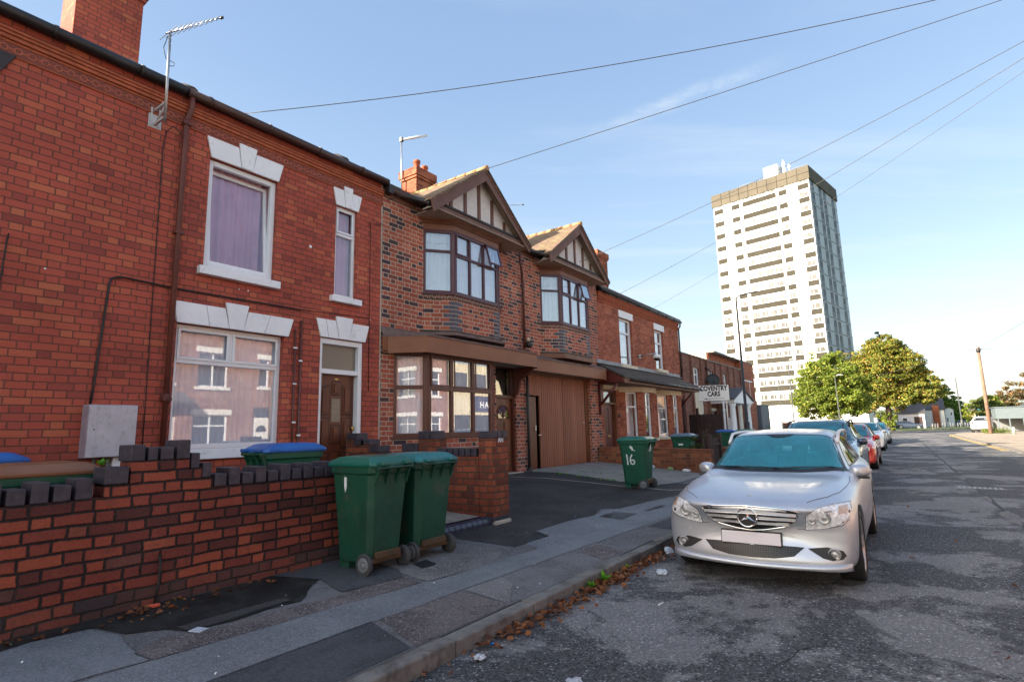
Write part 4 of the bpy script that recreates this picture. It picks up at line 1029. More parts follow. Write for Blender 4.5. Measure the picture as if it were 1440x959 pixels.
# downpipe between the gables
mb = MB()
mb.tube([(FAC + .26, 11.15, 5.86), (FAC + .26, 11.15, 5.62), (FAC + .20, 11.30, 5.42), (FAC + .06, 11.52, 5.34), (FAC + .06, 11.55, 5.2), (FAC + .06, 11.55, 3.48)], .034, 10)
for z in (4.9, 4.0): mb.tube([(FAC + .06, 11.55, z), (FAC + .06, 11.55, z + .06)], .042, 10)
mb.tube([(FAC + .06, 11.55, 4.72), (FAC + .05, 11.75, 4.66)], .022, 8)
mb.build('downpipe', M['brown_frame'], hC)
mb = MB(); mb.tube([(FAC + .07, 11.60, 2.9), (FAC + .07, 11.60, .45)], .036, 10); mb.lathe((FAC + .07, 11.60, .42), (0, 0, 1), [(0, .07), (.08, .07), (.12, .04)], 10)
for z in (2.3, 1.15): mb.box(FAC, FAC + .11, 11.555, 11.645, z, z + .05)
mb.build('downpipe', M['darkmetal'], hC)
mb = MB(); mb.lathe((FAC + .14, 11.62, 3.50), (0, 0, 1), [(0, .03), (.02, .075), (.12, .08), (.16, .06)], 14); ll = mb.build('bulkhead_lamp', M['black'], hC)
mb = MB(); mb.lathe((FAC + .12, 11.62, 3.665), (0, 0, 1), [(0, .05), (.06, .055), (.11, .035)], 12); mb.build('lens', M['amber'], ll)
# canopy roof and fascias
def canopy(pl, z0, z1, zw, name, depth=.025):
    """fascia following a plan line, with sloping top back to the wall and a flat soffit"""
    f = MB()
    for a, b in zip(pl[:-1], pl[1:]):
        Fm = frameF(a[0], a[1], b[0] - a[0], b[1] - a[1]); l = math.hypot(b[0] - a[0], b[1] - a[1])
        f.lbox(Fm, 0, l, z0, z1, -depth, 0)
    o = f.build(name, M['fascia'], hC, bevel=.003, seg=1)
    t = MB(); w = [(FAC + .001, p[1]) for p in pl]
    r0 = [(p[0] + .02 if p[0] > FAC + .1 else p[0], p[1]) for p in pl]
    A = [(x, y, z1 - .006) for x, y in r0]; Bt = [(x, y, zw) for x, y in w]
    for i in range(len(pl) - 1):
        if pl[i][0] <= FAC + .01 and pl[i + 1][0] <= FAC + .01: continue
        q = [A[i], A[i + 1], Bt[i + 1], Bt[i]]
        t.prism(q, [(p[0], p[1], p[2] + .035) for p in q])
    t.build('canopy_roof', M['canopy_top'], hC)
    s = MB(); ring = [(x, y) for x, y in pl]; ring = [(FAC + .001, pl[0][1])] + ring + [(FAC + .001, pl[-1][1])]
    rr = []
    for p in ring:
        if not rr or (abs(p[0] - rr[-1][0]) + abs(p[1] - rr[-1][1])) > 1e-3: rr.append(p)
    s.prism([(x - .012 if x > FAC + .1 else x, y, z0 + .03) for x, y in rr], [(x - .012 if x > FAC + .1 else x, y, z0 + .05) for x, y in rr])
    s.build('canopy_soffit', M['soffit_dark'], hC)
    return o
M['canopy_top'] = paint('faded_canopy_felt', (.155, .105, .098), .75, .4, 5, .006, dirt=((.10, .05, .035), .6, 6, .5))
M['soffit_dark'] = paint('grey_soffit', (.26, .23, .21), .7, .2, 3, .001)
canopy([(FAC + .06, 6.88), (FAC + .06, 7.0), (-7.22, 7.42), (-7.22, 11.15)], 2.92, 3.235, 3.40, 'canopy_fascia')
mb = MB(); mb.box(-7.22 - .7, -7.222, 11.15, 11.19, 2.90, 3.25)
mb.prism([(FAC + .0, 11.11, 2.93), (-7.30, 11.11, 2.93), (-7.45, 11.11, 2.80), (-7.70, 11.11, 2.66), (-7.80, 11.11, 2.35), (FAC, 11.11, 2.25)], [(FAC + .0, 11.19, 2.93), (-7.30, 11.19, 2.93), (-7.45, 11.19, 2.80), (-7.70, 11.19, 2.66), (-7.80, 11.19, 2.35), (FAC, 11.19, 2.25)])
mb.build('canopy_bracket', M['brown_frame'], hC)
canopy([(-7.5, 11.192), (-7.5, 15.42)], 2.90, 3.21, 3.36, 'canopy_fascia')
mb = MB(); mb.box(FAC, -7.5, 15.42, 15.45, 2.88, 3.23); mb.build('canopy_end', M['fascia'], hC)
# low bay base board under the second bay
mb = MB(); 
A = [(FAC, 12.35, 3.33), (-7.42, 12.85, 3.33), (-7.42, 14.50, 3.33), (FAC, 15.0, 3.33)]
mb.prism(A, [(p[0], p[1], 3.452) for p in A]); mb.build('bay_base_board', M['fascia2'], hC)
A = [(FAC, 7.9, 3.39), (-7.40, 8.42, 3.39), (-7.40, 10.12, 3.39), (FAC, 10.66, 3.39)]
mb = MB(); mb.prism(A, [(p[0], p[1], 3.452) for p in A]); mb.build('bay_base_board', M['canopy_top'], hC)
# ground floor bay window
FLg = frameF(FAC, 7.20, .45, .46); Lg = math.hypot(.45, .46)
FMg = FF(-7.45)
FRg = frameF(-7.45, 9.70, -.45, .30); Lr = math.hypot(.45, .30)
P6 = [(FAC, 7.20), (-7.45, 7.66), (-7.45, 9.70), (FAC, 10.0)]
mb = MB(); mb.prism([(x, y, .1) for x, y in P6], [(x, y, 1.33) for x, y in P6]); mb.build('bay_base', M['brick_mixed'], hC)
mb = MB(); P7 = [(FAC, 7.14), (-7.41, 7.64), (-7.41, 9.72), (FAC, 10.04)]; mb.prism([(x, y, 1.332) for x, y in P7], [(x, y, 1.375) for x, y in P7]); mb.build('bay_sill', M['brown_frame'], hC, bevel=.006)
kw = dict(mat='brown_frame', fw=.06, bar=.07, d=-.002, th=.07, gl='glass_mirror', curtain='curtain_white', cd=.09, back=None, name='bay_window')
window(hC, FLg, 0, Lg - .04, 1.377, 2.95, rows=(2.30,), **kw)
window(hC, FMg, 7.70, 9.66, 1.377, 2.95, rows=(2.28,), cols=(8.36, 9.03), sashes=((7.74, 8.32, 2.32, 2.91), (8.40, 8.99, 2.32, 2.91), (9.07, 9.62, 2.32, 2.91)), **kw)
window(hC, FRg, .04, Lr, 1.377, 2.95, rows=(2.30,), **kw)
mb = MB()
for x, y in (P6[1], P6[2]): mb.lathe((x - .04, y + (.015 if y < 8 else -.015), 1.377), (0, 0, 1), [(0, .058), (1.573, .058)], 8, smooth=False)
split(mb.build('corner_post', M['brown_frame'], hC))
mb = MB(); mb.box(FAC - .55, FAC - .5, 7.2, 10.3, .4, 3.2); mb.build('room_wall', M['dark_inside'], hC)
# shop door
mb = MB(); mb.lbox(F0, 10.38, 10.46, .40, 3.0, -.2, -.06); mb.lbox(F0, 11.14, 11.2, .40, 3.0, -.2, -.06); mb.lbox(F0, 10.46, 11.14, 2.93, 3.0, -.2, -.061); mb.lbox(F0, 10.46, 11.14, 2.22, 2.29, -.2, -.062)
dfr = mb.build('door_frame', M['brown_frame'], hC)
mb = MB(); mb.lbox(F0, 10.46, 11.14, 2.29, 2.93, -.14, -.13); mb.build('fanlight', M['glass_mirror'], dfr)
mb = MB(); mb.lbox(F0, 10.46, 11.14, .45, 2.22, -.17, -.13)
for a, b in ((10.52, 10.76), (10.84, 11.08)):
    for c, e in ((1.42, 1.66), (.9, 1.34), (.55, .82)): mb.lbox(F0, a, b, c, e, -.13, -.115); mb.lbox(F0, a + .03, b - .03, c + .03, e - .03, -.115, -.105)
dr = mb.build('shop_door', M['brown_wood'], hC, bevel=.004)
mb = MB(); pts = [(10.80 + .24 * math.cos(t), 1.74 + .30 * math.sin(t)) for t in [math.pi * i / 12 for i in range(13)]]
mb.lprism(F0, pts, -.13, -.112); mb.build('fan_pane', M['glass_mirror'], dr)
mb = MB()
for a in (35, 65, 90, 115, 145): mb.tube([(FAC - .106, 10.80, 1.745), (FAC - .106, 10.80 + .235 * math.cos(R(a)), 1.74 + .29 * math.sin(R(a)))], .008, 5)
mb.tube([(FAC - .106, 10.80 + .24 * math.cos(t), 1.74 + .30 * math.sin(t)) for t in [math.pi * i / 12 for i in range(13)]], .012, 5)
mb.build('fan_bars', M['brown_frame'], dr)
mb = MB(); mb.box(FAC - .3, FAC + .10, 10.3, 11.3, .15, .46); mb.build('doorstep', M['concrete_pale'], hC, bevel=.012)
# garage doors
gd = -.12
mb = MB(); mb.lbox(F0, 11.62, 11.68, .38, 2.94, gd - .08, gd + .02); mb.lbox(F0, 14.93, 15.12, .38, 2.94, gd - .08, gd + .02); mb.lbox(F0, 11.68, 14.93, 2.86, 2.94, gd - .08, gd + .021)
mb.build('garage_frame', M['brown_wood'], hC)
def boards(m, u0, u1, z0, z1, d, w=.098):
    n = max(1, round((u1 - u0) / w)); s = (u1 - u0) / n
    for i in range(n): m.lbox(F0, u0 + i * s + .006, u0 + (i + 1) * s - .006, z0 + random.uniform(0, .01), z1, d - .03, d + random.uniform(-.0015, .0015))
    m.lbox(F0, u0, u1, z0 + .02, z1 - .01, d - .045, d - .018)
random.seed(21)
mb = MB(); boards(mb, 11.68, 12.50, 2.33, 2.86, gd); boards(mb, 12.44, 13.62, .42, 2.86, gd - .001 + .004); mb.build('garage_door', M['garage'], hC, bevel=.003, seg=1)
mb = MB(); boards(mb, 13.64, 14.92, .42, 2.86, gd + .002); mb.build('garage_door', M['garage'], hC, bevel=.003, seg=1)
mb = MB(); mb.hexa([(FAC + gd, 11.69, .44), (FAC + gd - .04, 11.69, .44), (FAC + gd - .07, 12.30, .44), (FAC + gd - .03, 12.30, .44), (FAC + gd, 11.69, 2.30), (FAC + gd - .04, 11.69, 2.30), (FAC + gd - .07, 12.30, 2.30), (FAC + gd - .03, 12.30, 2.30)])
wk = mb.build('wicket_door', M['brown_wood'], hC, bevel=.004)
mb = MB(); mb.box(FAC + gd - .03, FAC + gd + .02, 12.19, 12.22, 1.42, 1.55); mb.build('door_handle', M['alu'], wk)
mb = MB(); mb.box(FAC + gd - .28, FAC + gd - .25, 11.6, 15.1, .4, 2.95); mb.build('dark_garage_interior', M['dark_inside'], hC)
mb = MB(); mb.box(FAC + gd, FAC + gd + .03, 12.33, 12.46, 1.30, 1.32); mb.lathe((FAC + gd, 14.80, 1.62), (1, 0, 0), [(0, .02), (.02, .02)], 8); mb.build('bolt', M['alu'], hC)
mb = MB(); mb.box(FAC - .25, FAC + .02, 11.62, 15.12, .2, .40); mb.build('garage_sill', M['concrete'], hC)

# ------------------------------------------------------------------ house D
hD = thing('terraced_house', 'red brick house with a tiled lean-to porch over two narrow cream-headed bay windows', 'house', (-11, 19.6, .3))
holesD = [(17.45, 18.52, 3.58, 5.22), (20.67, 21.62, 3.66, 5.22), (15.98, 16.92, .4, 2.68), (17.35, 19.65, 1.05, 2.7), (20.1, 22.2, 1.05, 2.7)]
mb = MB(); wall_holes(mb, F0, 15.805, 23.42, .1, 5.84, holesD); mb.build('front_wall', M['brick_red_pale'], hD)
shell(hD, 15.86, 23.42, 5.8, 4.2, M['brick_red_pale'])
mb = MB(); mb.box(FAC - .6, FAC - .55, 15.9, 23.3, .3, 3.1); mb.build('inner_wall', M['dark_inside'], hD)
roof_shell(hD, 15.86, 23.50, FAC + .14, 5.93, PITCH, 4.3, M['tile_dark'])
mb = MB()
for (z0_, z1_, d) in ((5.52, 5.56, .03), (5.70, 5.76, .05), (5.76, 5.84, .075)): mb.lbox(F0, 15.86, 23.42, z0_, z1_, 0, d)
y = 15.9
while y < 23.35: mb.lbox(F0, y, y + .06, 5.565, 5.695, 0, .045); y += .12
mb.build('cornice', M['terracotta'], hD)
gutter_run(hD, 15.9, 23.48, FAC + .14, 5.87, M['gutter_dark'], .058)
mb = MB(); mb.tube([(FAC + .13, 23.40, 5.83), (FAC + .12, 23.42, 5.70), (FAC + .05, 23.40, 5.58), (FAC + .05, 23.38, 3.4)], .034, 8); mb.tube([(FAC + .05, 23.3, 2.6), (FAC + .05, 23.3, .4)], .034, 8); mb.build('downpipe', M['gutter_dark'], hD)
for (a, b, c) in ((17.42, 18.60, 5.22), (20.64, 21.72, 5.22)):
    mb = MB(); mb.lbox(F0, a, b, c, c + .25, -.02, .025); mb.build('lintel', M['white'], hD, bevel=.006)
for (a, b, c) in ((17.38, 18.62, 3.46), (20.60, 21.72, 3.54)):
    mb = MB(); mb.lbox(F0, a, b, c, c + .12, -.02, .10); mb.build('window_sill', M['cream'], hD, bevel=.006)
window(hD, F0, 17.45, 18.52, 3.58, 5.22, rows=(4.72,), fw=.07, gl='glass_bay', curtain='curtain_white', cd=.2)
window(hD, F0, 20.67, 21.62, 3.66, 5.22, rows=(4.72,), fw=.07, gl='glass_bay', curtain='curtain_white', cd=.2)
for (y0, ya, yb, y1) in ((17.15, 17.90, 19.10, 19.85), (19.95, 20.65, 21.75, 22.42)):
    P4 = [(FAC, y0), (-7.4, ya), (-7.4, yb), (FAC, y1)]
    FL = frameF(P4[0][0], P4[0][1], P4[1][0] - P4[0][0], P4[1][1] - P4[0][1]); LL = math.hypot(.5, ya - y0)
    FR = frameF(P4[2][0], P4[2][1], P4[3][0] - P4[2][0], P4[3][1] - P4[2][1]); LR = math.hypot(.5, y1 - yb)
    FM = FF(-7.4)
    mb = MB(); mb.prism([(x, y, .1) for x, y in P4], [(x, y, .98) for x, y in P4])
    wa, wb = .24, .68
    for Fx, l, a, b in ((FL, LL, wa, wb), (FM, None, ya + .22, ya + .74), (FR, LR, .2, .62)):
        if l is None: segs = ((ya, a), (b, yb))
        else: segs = ((0, a), (b, l))
        for s0, s1 in segs: mb.lbox(Fx, s0, s1, .985, 2.62, -.22, 0)
    mb.build('bay_brickwork', M['brick_red_pale'], hD)
    def outs(o): return [(FAC, y0 - o), (-7.4 + o, ya - o * .5), (-7.4 + o, yb + o * .5), (FAC, y1 + o)]
    mb = MB(); mb.prism([(x, y, .985) for x, y in outs(.05)], [(x, y, 1.07) for x, y in outs(.05)]); mb.build('bay_sill', M['cream'], hD, bevel=.006)
    mb = MB(); mb.prism([(x, y, 2.625) for x, y in outs(.03)], [(x, y, 2.90) for x, y in outs(.03)]); mb.build('bay_head', M['cream'], hD, bevel=.006)
    kw = dict(fw=.055, rows=(2.13,), d=-.05, th=.06, gl='glass_mirror', curtain='curtain_white', cd=.25, back=None, name='bay_window')
    window(hD, FL, wa, wb, 1.072, 2.62, **kw); window(hD, FM, ya + .22, ya + .74, 1.072, 2.62, **kw); window(hD, FR, .2, .62, 1.072, 2.62, **kw)
mb = MB(); mb.lbox(F0, 15.98, 16.04, .4, 2.66, -.2, -.03); mb.lbox(F0, 16.86, 16.92, .4, 2.66, -.2, -.03); mb.lbox(F0, 16.04, 16.86, 2.20, 2.26, -.2, -.031); mb.lbox(F0, 16.04, 16.86, 2.61, 2.66, -.2, -.032)
d4 = mb.build('door_frame', M['gold_wood'] if 'gold_wood' in M else M['brown_wood'], hD)
mb = MB(); mb.lbox(F0, 16.04, 16.86, 2.26, 2.61, -.12, -.11); mb.build('fanlight', M['glass'], d4)
mb = MB(); mb.lbox(F0, 16.04, 16.86, .42, 2.20, -.16, -.12); mb.lbox(F0, 16.12, 16.42, 1.3, 2.1, -.12, -.11); mb.lbox(F0, 16.5, 16.78, 1.3, 2.1, -.12, -.11); mb.lbox(F0, 16.12, 16.78, .6, 1.1, -.12, -.11)
dd4 = mb.build('front_door', M['red_door'], hD)
mb = MB(); mb.lbox(F0, 16.4, 16.6, 1.17, 1.22, -.12, -.10); mb.build('letter_box', M['gold'], dd4)
mb = MB(); mb.lbox(F0, 15.95, 17.0, 2.67, 2.93, 0, .03); mb.build('door_lintel', M['cream'], hD)
mb = MB(); mb.lathe((FAC, 17.06, 1.85), (1, 0, 0), [(0, .075), (.015, .075), (.02, .06)], 14); mb.build('number_plaque', M['darkmetal'], hD)
# lean-to porch
mb = MB()
y0, y1 = 15.62, 22.85
A = [(FAC, y0, 3.42), (-6.98, y0, 2.93), (-6.98, y0, 2.99), (FAC, y0, 3.48)]
mb.prism(A, [(p[0], y1, p[2]) for p in A]); mb.build('porch_roof', M['tile_porch'] if 'tile_porch' in M else M['tile_dark'], hD)
mb = MB(); mb.lbox(F0, y0, 23.3, 3.44, 3.60, 0, .02); mb.box(FAC, FAC + .12, y0, 23.3, 3.455, 3.47); mb.build('flashing', M['lead'], hD)
mb = MB(); mb.box(-7.03, -6.99, y0, y1, 2.80, 2.925); mb.build('porch_fascia', M['barge2'] if 'barge2' in M else M['fascia2'], hD)
gutter_run(hD, y0 + .4, y1 + .06, -6.93, 2.90, M['gutter_dark'], .045)
mb = MB(); mb.box(FAC, -7.03, y0 + .02, y1 - .02, 2.80, 2.82); mb.build('porch_soffit', M['soffit'], hD)
for y in (y0 + .02, y1 - .12):
    mb = MB(); mb.prism([(FAC, y, 2.80), (-7.0, y, 2.80), (-7.0, y, 2.92), (FAC, y, 3.41)], [(FAC, y + .04, 2.80), (-7.0, y + .04, 2.80), (-7.0, y + .04, 2.92), (FAC, y + .04, 3.41)])
    mb.box(FAC, FAC + .09, y - .02, y + .07, 1.85, 2.8); mb.tube([(FAC + .05, y + .02, 2.15), (-7.25, y + .02, 2.78)], .042, 4)
    mb.build('porch_bracket', M['red_door'], hD)
chimney(hD, -11.6, -11.0, 22.3, 23.35, 7.6, 9.55, cap=.32, pots=())
# security camera
t = thing('security_camera', 'white dome camera on an arm between the upstairs windows of the far red brick house', 'security camera', (FAC, 19.2, 3.9))
mb = MB(); mb.lbox(F0, 18.95, 19.1, 3.92, 4.05, 0, .04); mb.tube([(FAC + .03, 19.02, 3.98), (FAC + .62, 19.0, 4.04)], .022, 8); mb.tube([(FAC + .62, 19.0, 4.06), (FAC + .62, 19.0, 3.98)], .05, 10); mb.build('arm', M['metal'], t)
mb = MB(); mb.lathe((FAC + .68, 19.0, 3.99), (0, 0, -1), [(0, .04), (.02, .12), (.12, .13), (.13, .10)], 14); mb.build('housing', M['upvc'], t)
mb = MB(); mb.lathe((FAC + .68, 19.0, 3.86), (0, 0, -1), [(0, .10), (.05, .09), (.09, .05), (.10, .01)], 14); mb.build('dome', M['black'], t)

# ------------------------------------------------------------------ front walls
def coping_block(m, x, y, z, dx, dy, dz): m.box(x - dx / 2, x + dx / 2, y - dy / 2, y + dy / 2, z, z + dz)
WX = -4.88
fw_ = thing('brick_wall', 'low red brick garden wall with a stepped hump and toothed blue brick coping, nearest the camera', 'wall', (WX - .11, 1.5, .15))
mb = MB()
mb.box(WX - .22, WX, -3.0, 1.66, .1, 1.03); mb.box(WX - .22, WX, 1.66, 1.82, .1, 1.12); mb.box(WX - .22, WX, 1.82, 2.24, .1, 1.28); mb.box(WX - .22, WX, 2.24, 2.34, .1, 1.20); mb.box(WX - .22, WX, 2.34, 2.44, .1, 1.12); mb.box(WX - .22, WX, 2.44, 4.95, .1, 1.035)
mb.build('brickwork', M['brick_wall'], fw_)
mb = MB(); random.seed(5)
def cop(y, z, w, h, jit=.006):
    j = random.uniform(-jit, jit); mb.box(WX - .235 + j, WX + .008 + j, y + .008, y + w - .008, z, z + h + random.uniform(-.004, .004))
y = -2.9; i = 0
while y < 1.60:
    cop(y, 1.032, .115, .145 if i % 2 else .105); y += .125; i += 1
cop(1.64, 1.122, .17, .12); cop(1.80, 1.282, .115, .125); cop(1.92, 1.282, .085, .10); cop(2.01, 1.282, .115, .10); cop(2.13, 1.282, .115, .15)
cop(2.245, 1.202, .085, .12); cop(2.34, 1.122, .09, .12)
y = 2.445; i = 0
while y < 4.85:
    cop(y, 1.037, .115, .10 if i % 2 == 0 else .145); y += .122; i += 1
mb.build('coping', M['bluebrick'], fw_, bevel=.008)
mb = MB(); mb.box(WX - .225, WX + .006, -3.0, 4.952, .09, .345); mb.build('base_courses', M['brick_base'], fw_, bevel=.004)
mb = MB(); mb.box(WX - .22, WX + .030, -3.0, 4.95, .08, .195); mb.build('wall_footing', M['brick_wall'], fw_, bevel=.006)
mb = MB(); mb.tube([(WX + .004, 2.06, .56), (WX + .022, 2.065, .50), (WX + .03, 2.06, .35), (WX + .045, 2.03, .20)], .010, 6); mb.build('cable_stub', M['cable'], fw_)

by = 6.14
bw = thing('brick_wall', 'stepped garden wall of mixed old brick running from the house to the street pillar', 'wall', (-6.3, by + .11, .2))
mb = MB()
segs = [(-7.89, -7.50, 1.36), (-7.50, -7.30, 1.26), (-7.30, -7.02, 1.15), (-7.02, -6.53, 1.04), (-6.53, -6.17, 1.16), (-6.17, -5.80, 1.345), (-5.80, -5.0, 1.10)]
for a, b, z in segs: mb.box(a, b, by, by + .22, .15, z)
mb.build('brickwork', M['brick_yard'], bw)
mb = MB()
def copx(x, z, w, h):
    mb.box(x + .006, x + w - .006, by - .01, by + .23, z, z + h)
for x, z, w, h in ((-7.86, 1.362, .26, .10), (-7.70, 1.262, .28, .10), (-7.50, 1.262, .22, .09), (-7.30, 1.152, .26, .10), (-7.02, 1.042, .24, .09), (-6.78, 1.042, .24, .09), (-6.53, 1.162, .35, .125), (-6.17, 1.347, .12, .12), (-6.05, 1.347, .11, .08), (-5.94, 1.347, .11, .12)): copx(x, z, w, h)
x = -5.80
while x < -5.02: copx(x, 1.102, .10, .11); x += .112
mb.build('coping', M['bluebrick'], bw, bevel=.008)
pl = thing('brick_pillar', 'short brick gate pillar with blue brick cap and painted letters beside the driveway', 'pillar', (-4.87, 6.32, .2))
mb = MB(); mb.box(-4.99, -4.75, by - .001, 6.50, .30, 1.345); mb.build('brickwork', M['brick_pillar'] if 'brick_pillar' in M else M['brick_yard'], pl)
mb = MB(); mb.box(-5.0, -4.745, by - .004, 6.505, .24, .30); mb.build('plinth', M['bluebrick'], pl, bevel=.006)
mb = MB(); mb.box(-4.98, -4.72, by + .01, 6.52, .05, .245); mb.build('footing', M['concrete_pale'], pl, bevel=.02)
mb = MB()
for y, w in ((by, .11), (by + .12, .10), (by + .235, .11)): mb.box(-4.995, -4.745, y + .004, y + w, 1.347, 1.445)
mb.build('coping', M['bluebrick'], pl, bevel=.008)
text_obj('painted_letters', 'AN', .085, M['handpaint'], pl, basis((-4.748, 6.33, 1.315), (0, 1, 0), (0, 0, 1)), .001, .002)
be = thing('edging_kerb', 'dark glazed blue brick edging along the gateway beside the pillar', 'edging', (-4.85, 5.6, .18))
mb = MB(); y = 4.95
while y < 6.13:
    w = .112
    prof = [(-.10, 0), (-.10, .06), (-.07, .105), (0, .125), (.06, .105), (.085, .06), (.09, 0)]
    A = [(-4.86 + a, y + .004, .185 + b) for a, b in prof]; mb.prism(A, [(p[0], y + w - .004, p[2]) for p in A]); y += w
mb.build('bullnose_bricks', M['bluebrick_gloss'], be, bevel=.006)
mb = MB(); mb.box(-4.97, -4.755, 4.95, 6.13, .1, .186); mb.build('edging_base', M['brick_yard'], be)
mb = MB(); mb.face([(-4.97, 3.6, .30), (-7.9, 3.6, .42), (-7.9, 6.13, .42), (-4.97, 6.13, .30)]); tag(mb.build('garden_path', M['concrete']), kind='structure')
mb = MB(); mb.face([(-5.1, -3, .24), (-7.9, -3, .40), (-7.9, 3.6, .40), (-5.1, 3.6, .27)]); tag(mb.build('front_yard', M['concrete']), kind='structure')
# house D wall
dw = thing('brick_wall', 'low weathered red brick wall round the far front garden, behind the bin marked 16', 'wall', (-5.5, 15.6, .2))
M['brick_dwall'] = brick('brick_far_garden', [(0, (.15, .06, .035)), (.4, (.28, .085, .04)), (1, (.40, .14, .065))], (.19, .15, .11), n=1, mw=.013, rnd=1.0, bumpd=.008, grime=.4, stain=((.12, .09, .045), .7))
mb = MB()
mb.hexa([(-7.86, 15.40, .1), (-4.52, 15.40, .1), (-4.52, 15.62, .1), (-7.86, 15.62, .1), (-7.86, 15.40, .86), (-4.52, 15.40, .78), (-4.52, 15.62, .78), (-7.86, 15.62, .86)])
mb.box(-4.74, -4.52, 16.75, 18.2, .1, .775); mb.box(-4.74, -4.52, 19.3, 22.6, .1, .775)
mb.build('brickwork', M['brick_dwall'], dw)
mb = MB()
mb.hexa([(-7.86, 15.39, .862), (-4.51, 15.39, .782), (-4.51, 15.63, .782), (-7.86, 15.63, .862), (-7.86, 15.39, .90), (-4.51, 15.39, .82), (-4.51, 15.63, .82), (-7.86, 15.63, .90)])
mb.box(-4.75, -4.51, 16.75, 18.2, .777, .815); mb.box(-4.75, -4.51, 19.3, 22.6, .777, .815); mb.build('coping', M['brick_dcop'] if 'brick_dcop' in M else M['brick_dwall'], dw, bevel=.01)

# ------------------------------------------------------------------ gate and shrub by the far garden
t = thing('garden_gate', 'dark timber garden gate between the low brick wall and the silver estate car', 'gate', (-4.62, 16.1, .12))
mb = MB(); mb.box(-4.68, -4.58, 15.64, 15.74, .1, 1.22); mb.box(-4.68, -4.58, 16.62, 16.72, .1, 1.22); split(mb.build('post', M['fence_dark'], t))
mb = MB()
for i in range(8): mb.box(-4.66, -4.64, 15.76 + i * .107, 15.76 + i * .107 + .095, .2, 1.10 + .03 * (i % 2))
mb.box(-4.64, -4.61, 15.75, 16.61, .35, .43); mb.box(-4.64, -4.61, 15.75, 16.61, .9, .98); mb.build('boards', M['fence_dark'], t)

# ------------------------------------------------------------------ leaves helper
def leaf_mat(name, cols, rough=.6, sheen=0):
    m, nt, b = new_mat(name); k = NB(nt)
    g = k.n('ShaderNodeNewGeometry')
    c = k.ramp(g.outputs['Random Per Island'], cols)
    big = k.ramp(k.noise(g.outputs['Position'], .35, 3, .6), [(.3, .72), (.7, 1.2)])
    k.put(b.inputs['Base Color'], k.mix(1.0, c, big, 'MULTIPLY')); b.inputs['Roughness'].default_value = rough
    b.inputs['Specular IOR Level'].default_value = .3
    out = [n for n in nt.nodes if n.type == 'OUTPUT_MATERIAL'][0]
    tr = nt.nodes.new('ShaderNodeBsdfTranslucent'); nt.links.new(c, tr.inputs[0])
    mx = nt.nodes.new('ShaderNodeMixShader'); mx.inputs[0].default_value = .3
    nt.links.new(b.outputs[0], mx.inputs[1]); nt.links.new(tr.outputs[0], mx.inputs[2]); nt.links.new(mx.outputs[0], out.inputs[0])
    return m
M['leaf_green'] = leaf_mat('green_leaves', [(0, (.06, .10, .015)), (.4, (.12, .18, .022)), (.8, (.21, .26, .035)), (1, (.30, .26, .05))])
M['leaf_autumn'] = leaf_mat('turning_leaves', [(0, (.07, .10, .018)), (.4, (.145, .195, .028)), (.7, (.22, .225, .035)), (.9, (.32, .22, .045)), (1, (.34, .15, .045))])
M['leaf_dark'] = leaf_mat('dark_leaves', [(0, (.03, .05, .012)), (.6, (.06, .095, .02)), (1, (.12, .12, .03))])
M['leaf_conifer'] = leaf_mat('conifer_leaves', [(0, (.04, .10, .015)), (.6, (.08, .17, .025)), (1, (.15, .24, .04))])
M['leaf_rust'] = leaf_mat('rust_leaves', [(0, (.07, .08, .03)), (.5, (.15, .12, .045)), (1, (.25, .12, .06))])
M['bark'] = paint('bark', (.10, .07, .05), .9, .4, 5, .02, fine=18)
M['leaf_fallen'] = leaf_mat('fallen_leaves', [(0, (.09, .035, .018)), (.35, (.20, .070, .028)), (.7, (.32, .12, .045)), (1, (.20, .11, .06))], .7)
M['weed'] = leaf_mat('weed_leaves', [(0, (.06, .20, .01)), (1, (.16, .40, .02))], .5)

def leaf_cloud(pts, size, jitter=.35, droop=.3, aspect=.7, seed=0):
    """one small folded quad per point -> verts, faces"""
    r = np.random.default_rng(seed); n = len(pts)
    d = r.normal(size=(n, 3)); d[:, 2] = d[:, 2] * .6 - droop; d /= np.linalg.norm(d, axis=1)[:, None]
    e = r.normal(size=(n, 3)); e -= (e * d).sum(1)[:, None] * d; e /= np.linalg.norm(e, axis=1)[:, None]
    s = size * (1 + jitter * r.uniform(-1, 1, n))[:, None]
    p = np.asarray(pts)
    v = np.stack([p - d * s * .5, p + e * s * aspect * .5, p + d * s * .5, p - e * s * aspect * .5], 1).reshape(-1, 3)
    f = np.arange(n * 4).reshape(n, 4)
    return v, f
def mesh_np(name, v, f, mat, parent=None, loc=None):
    me = bpy.data.meshes.new(name)
    v = np.asarray(v, float)
    if parent is None:
        lo, hi = v.min(0), v.max(0); off = np.array([(lo[0] + hi[0]) / 2, (lo[1] + hi[1]) / 2, lo[2]]); v = v - off
    me.vertices.add(len(v)); me.vertices.foreach_set('co', v.ravel())
    me.loops.add(f.size); me.loops.foreach_set('vertex_index', f.ravel().astype(np.int32))
    me.polygons.add(len(f)); me.polygons.foreach_set('loop_start', np.arange(0, f.size, f.shape[1], dtype=np.int32))
    me.update(); me.validate(); me.materials.append(mat)
    o = bpy.data.objects.new(name, me); COL.objects.link(o)
    if parent is not None:
        o.parent = parent
        if parent.parent is None and not parent.get('_loc'): o.location = -Vector(parent.location)
    else: o.location = Vector(off)
    return o
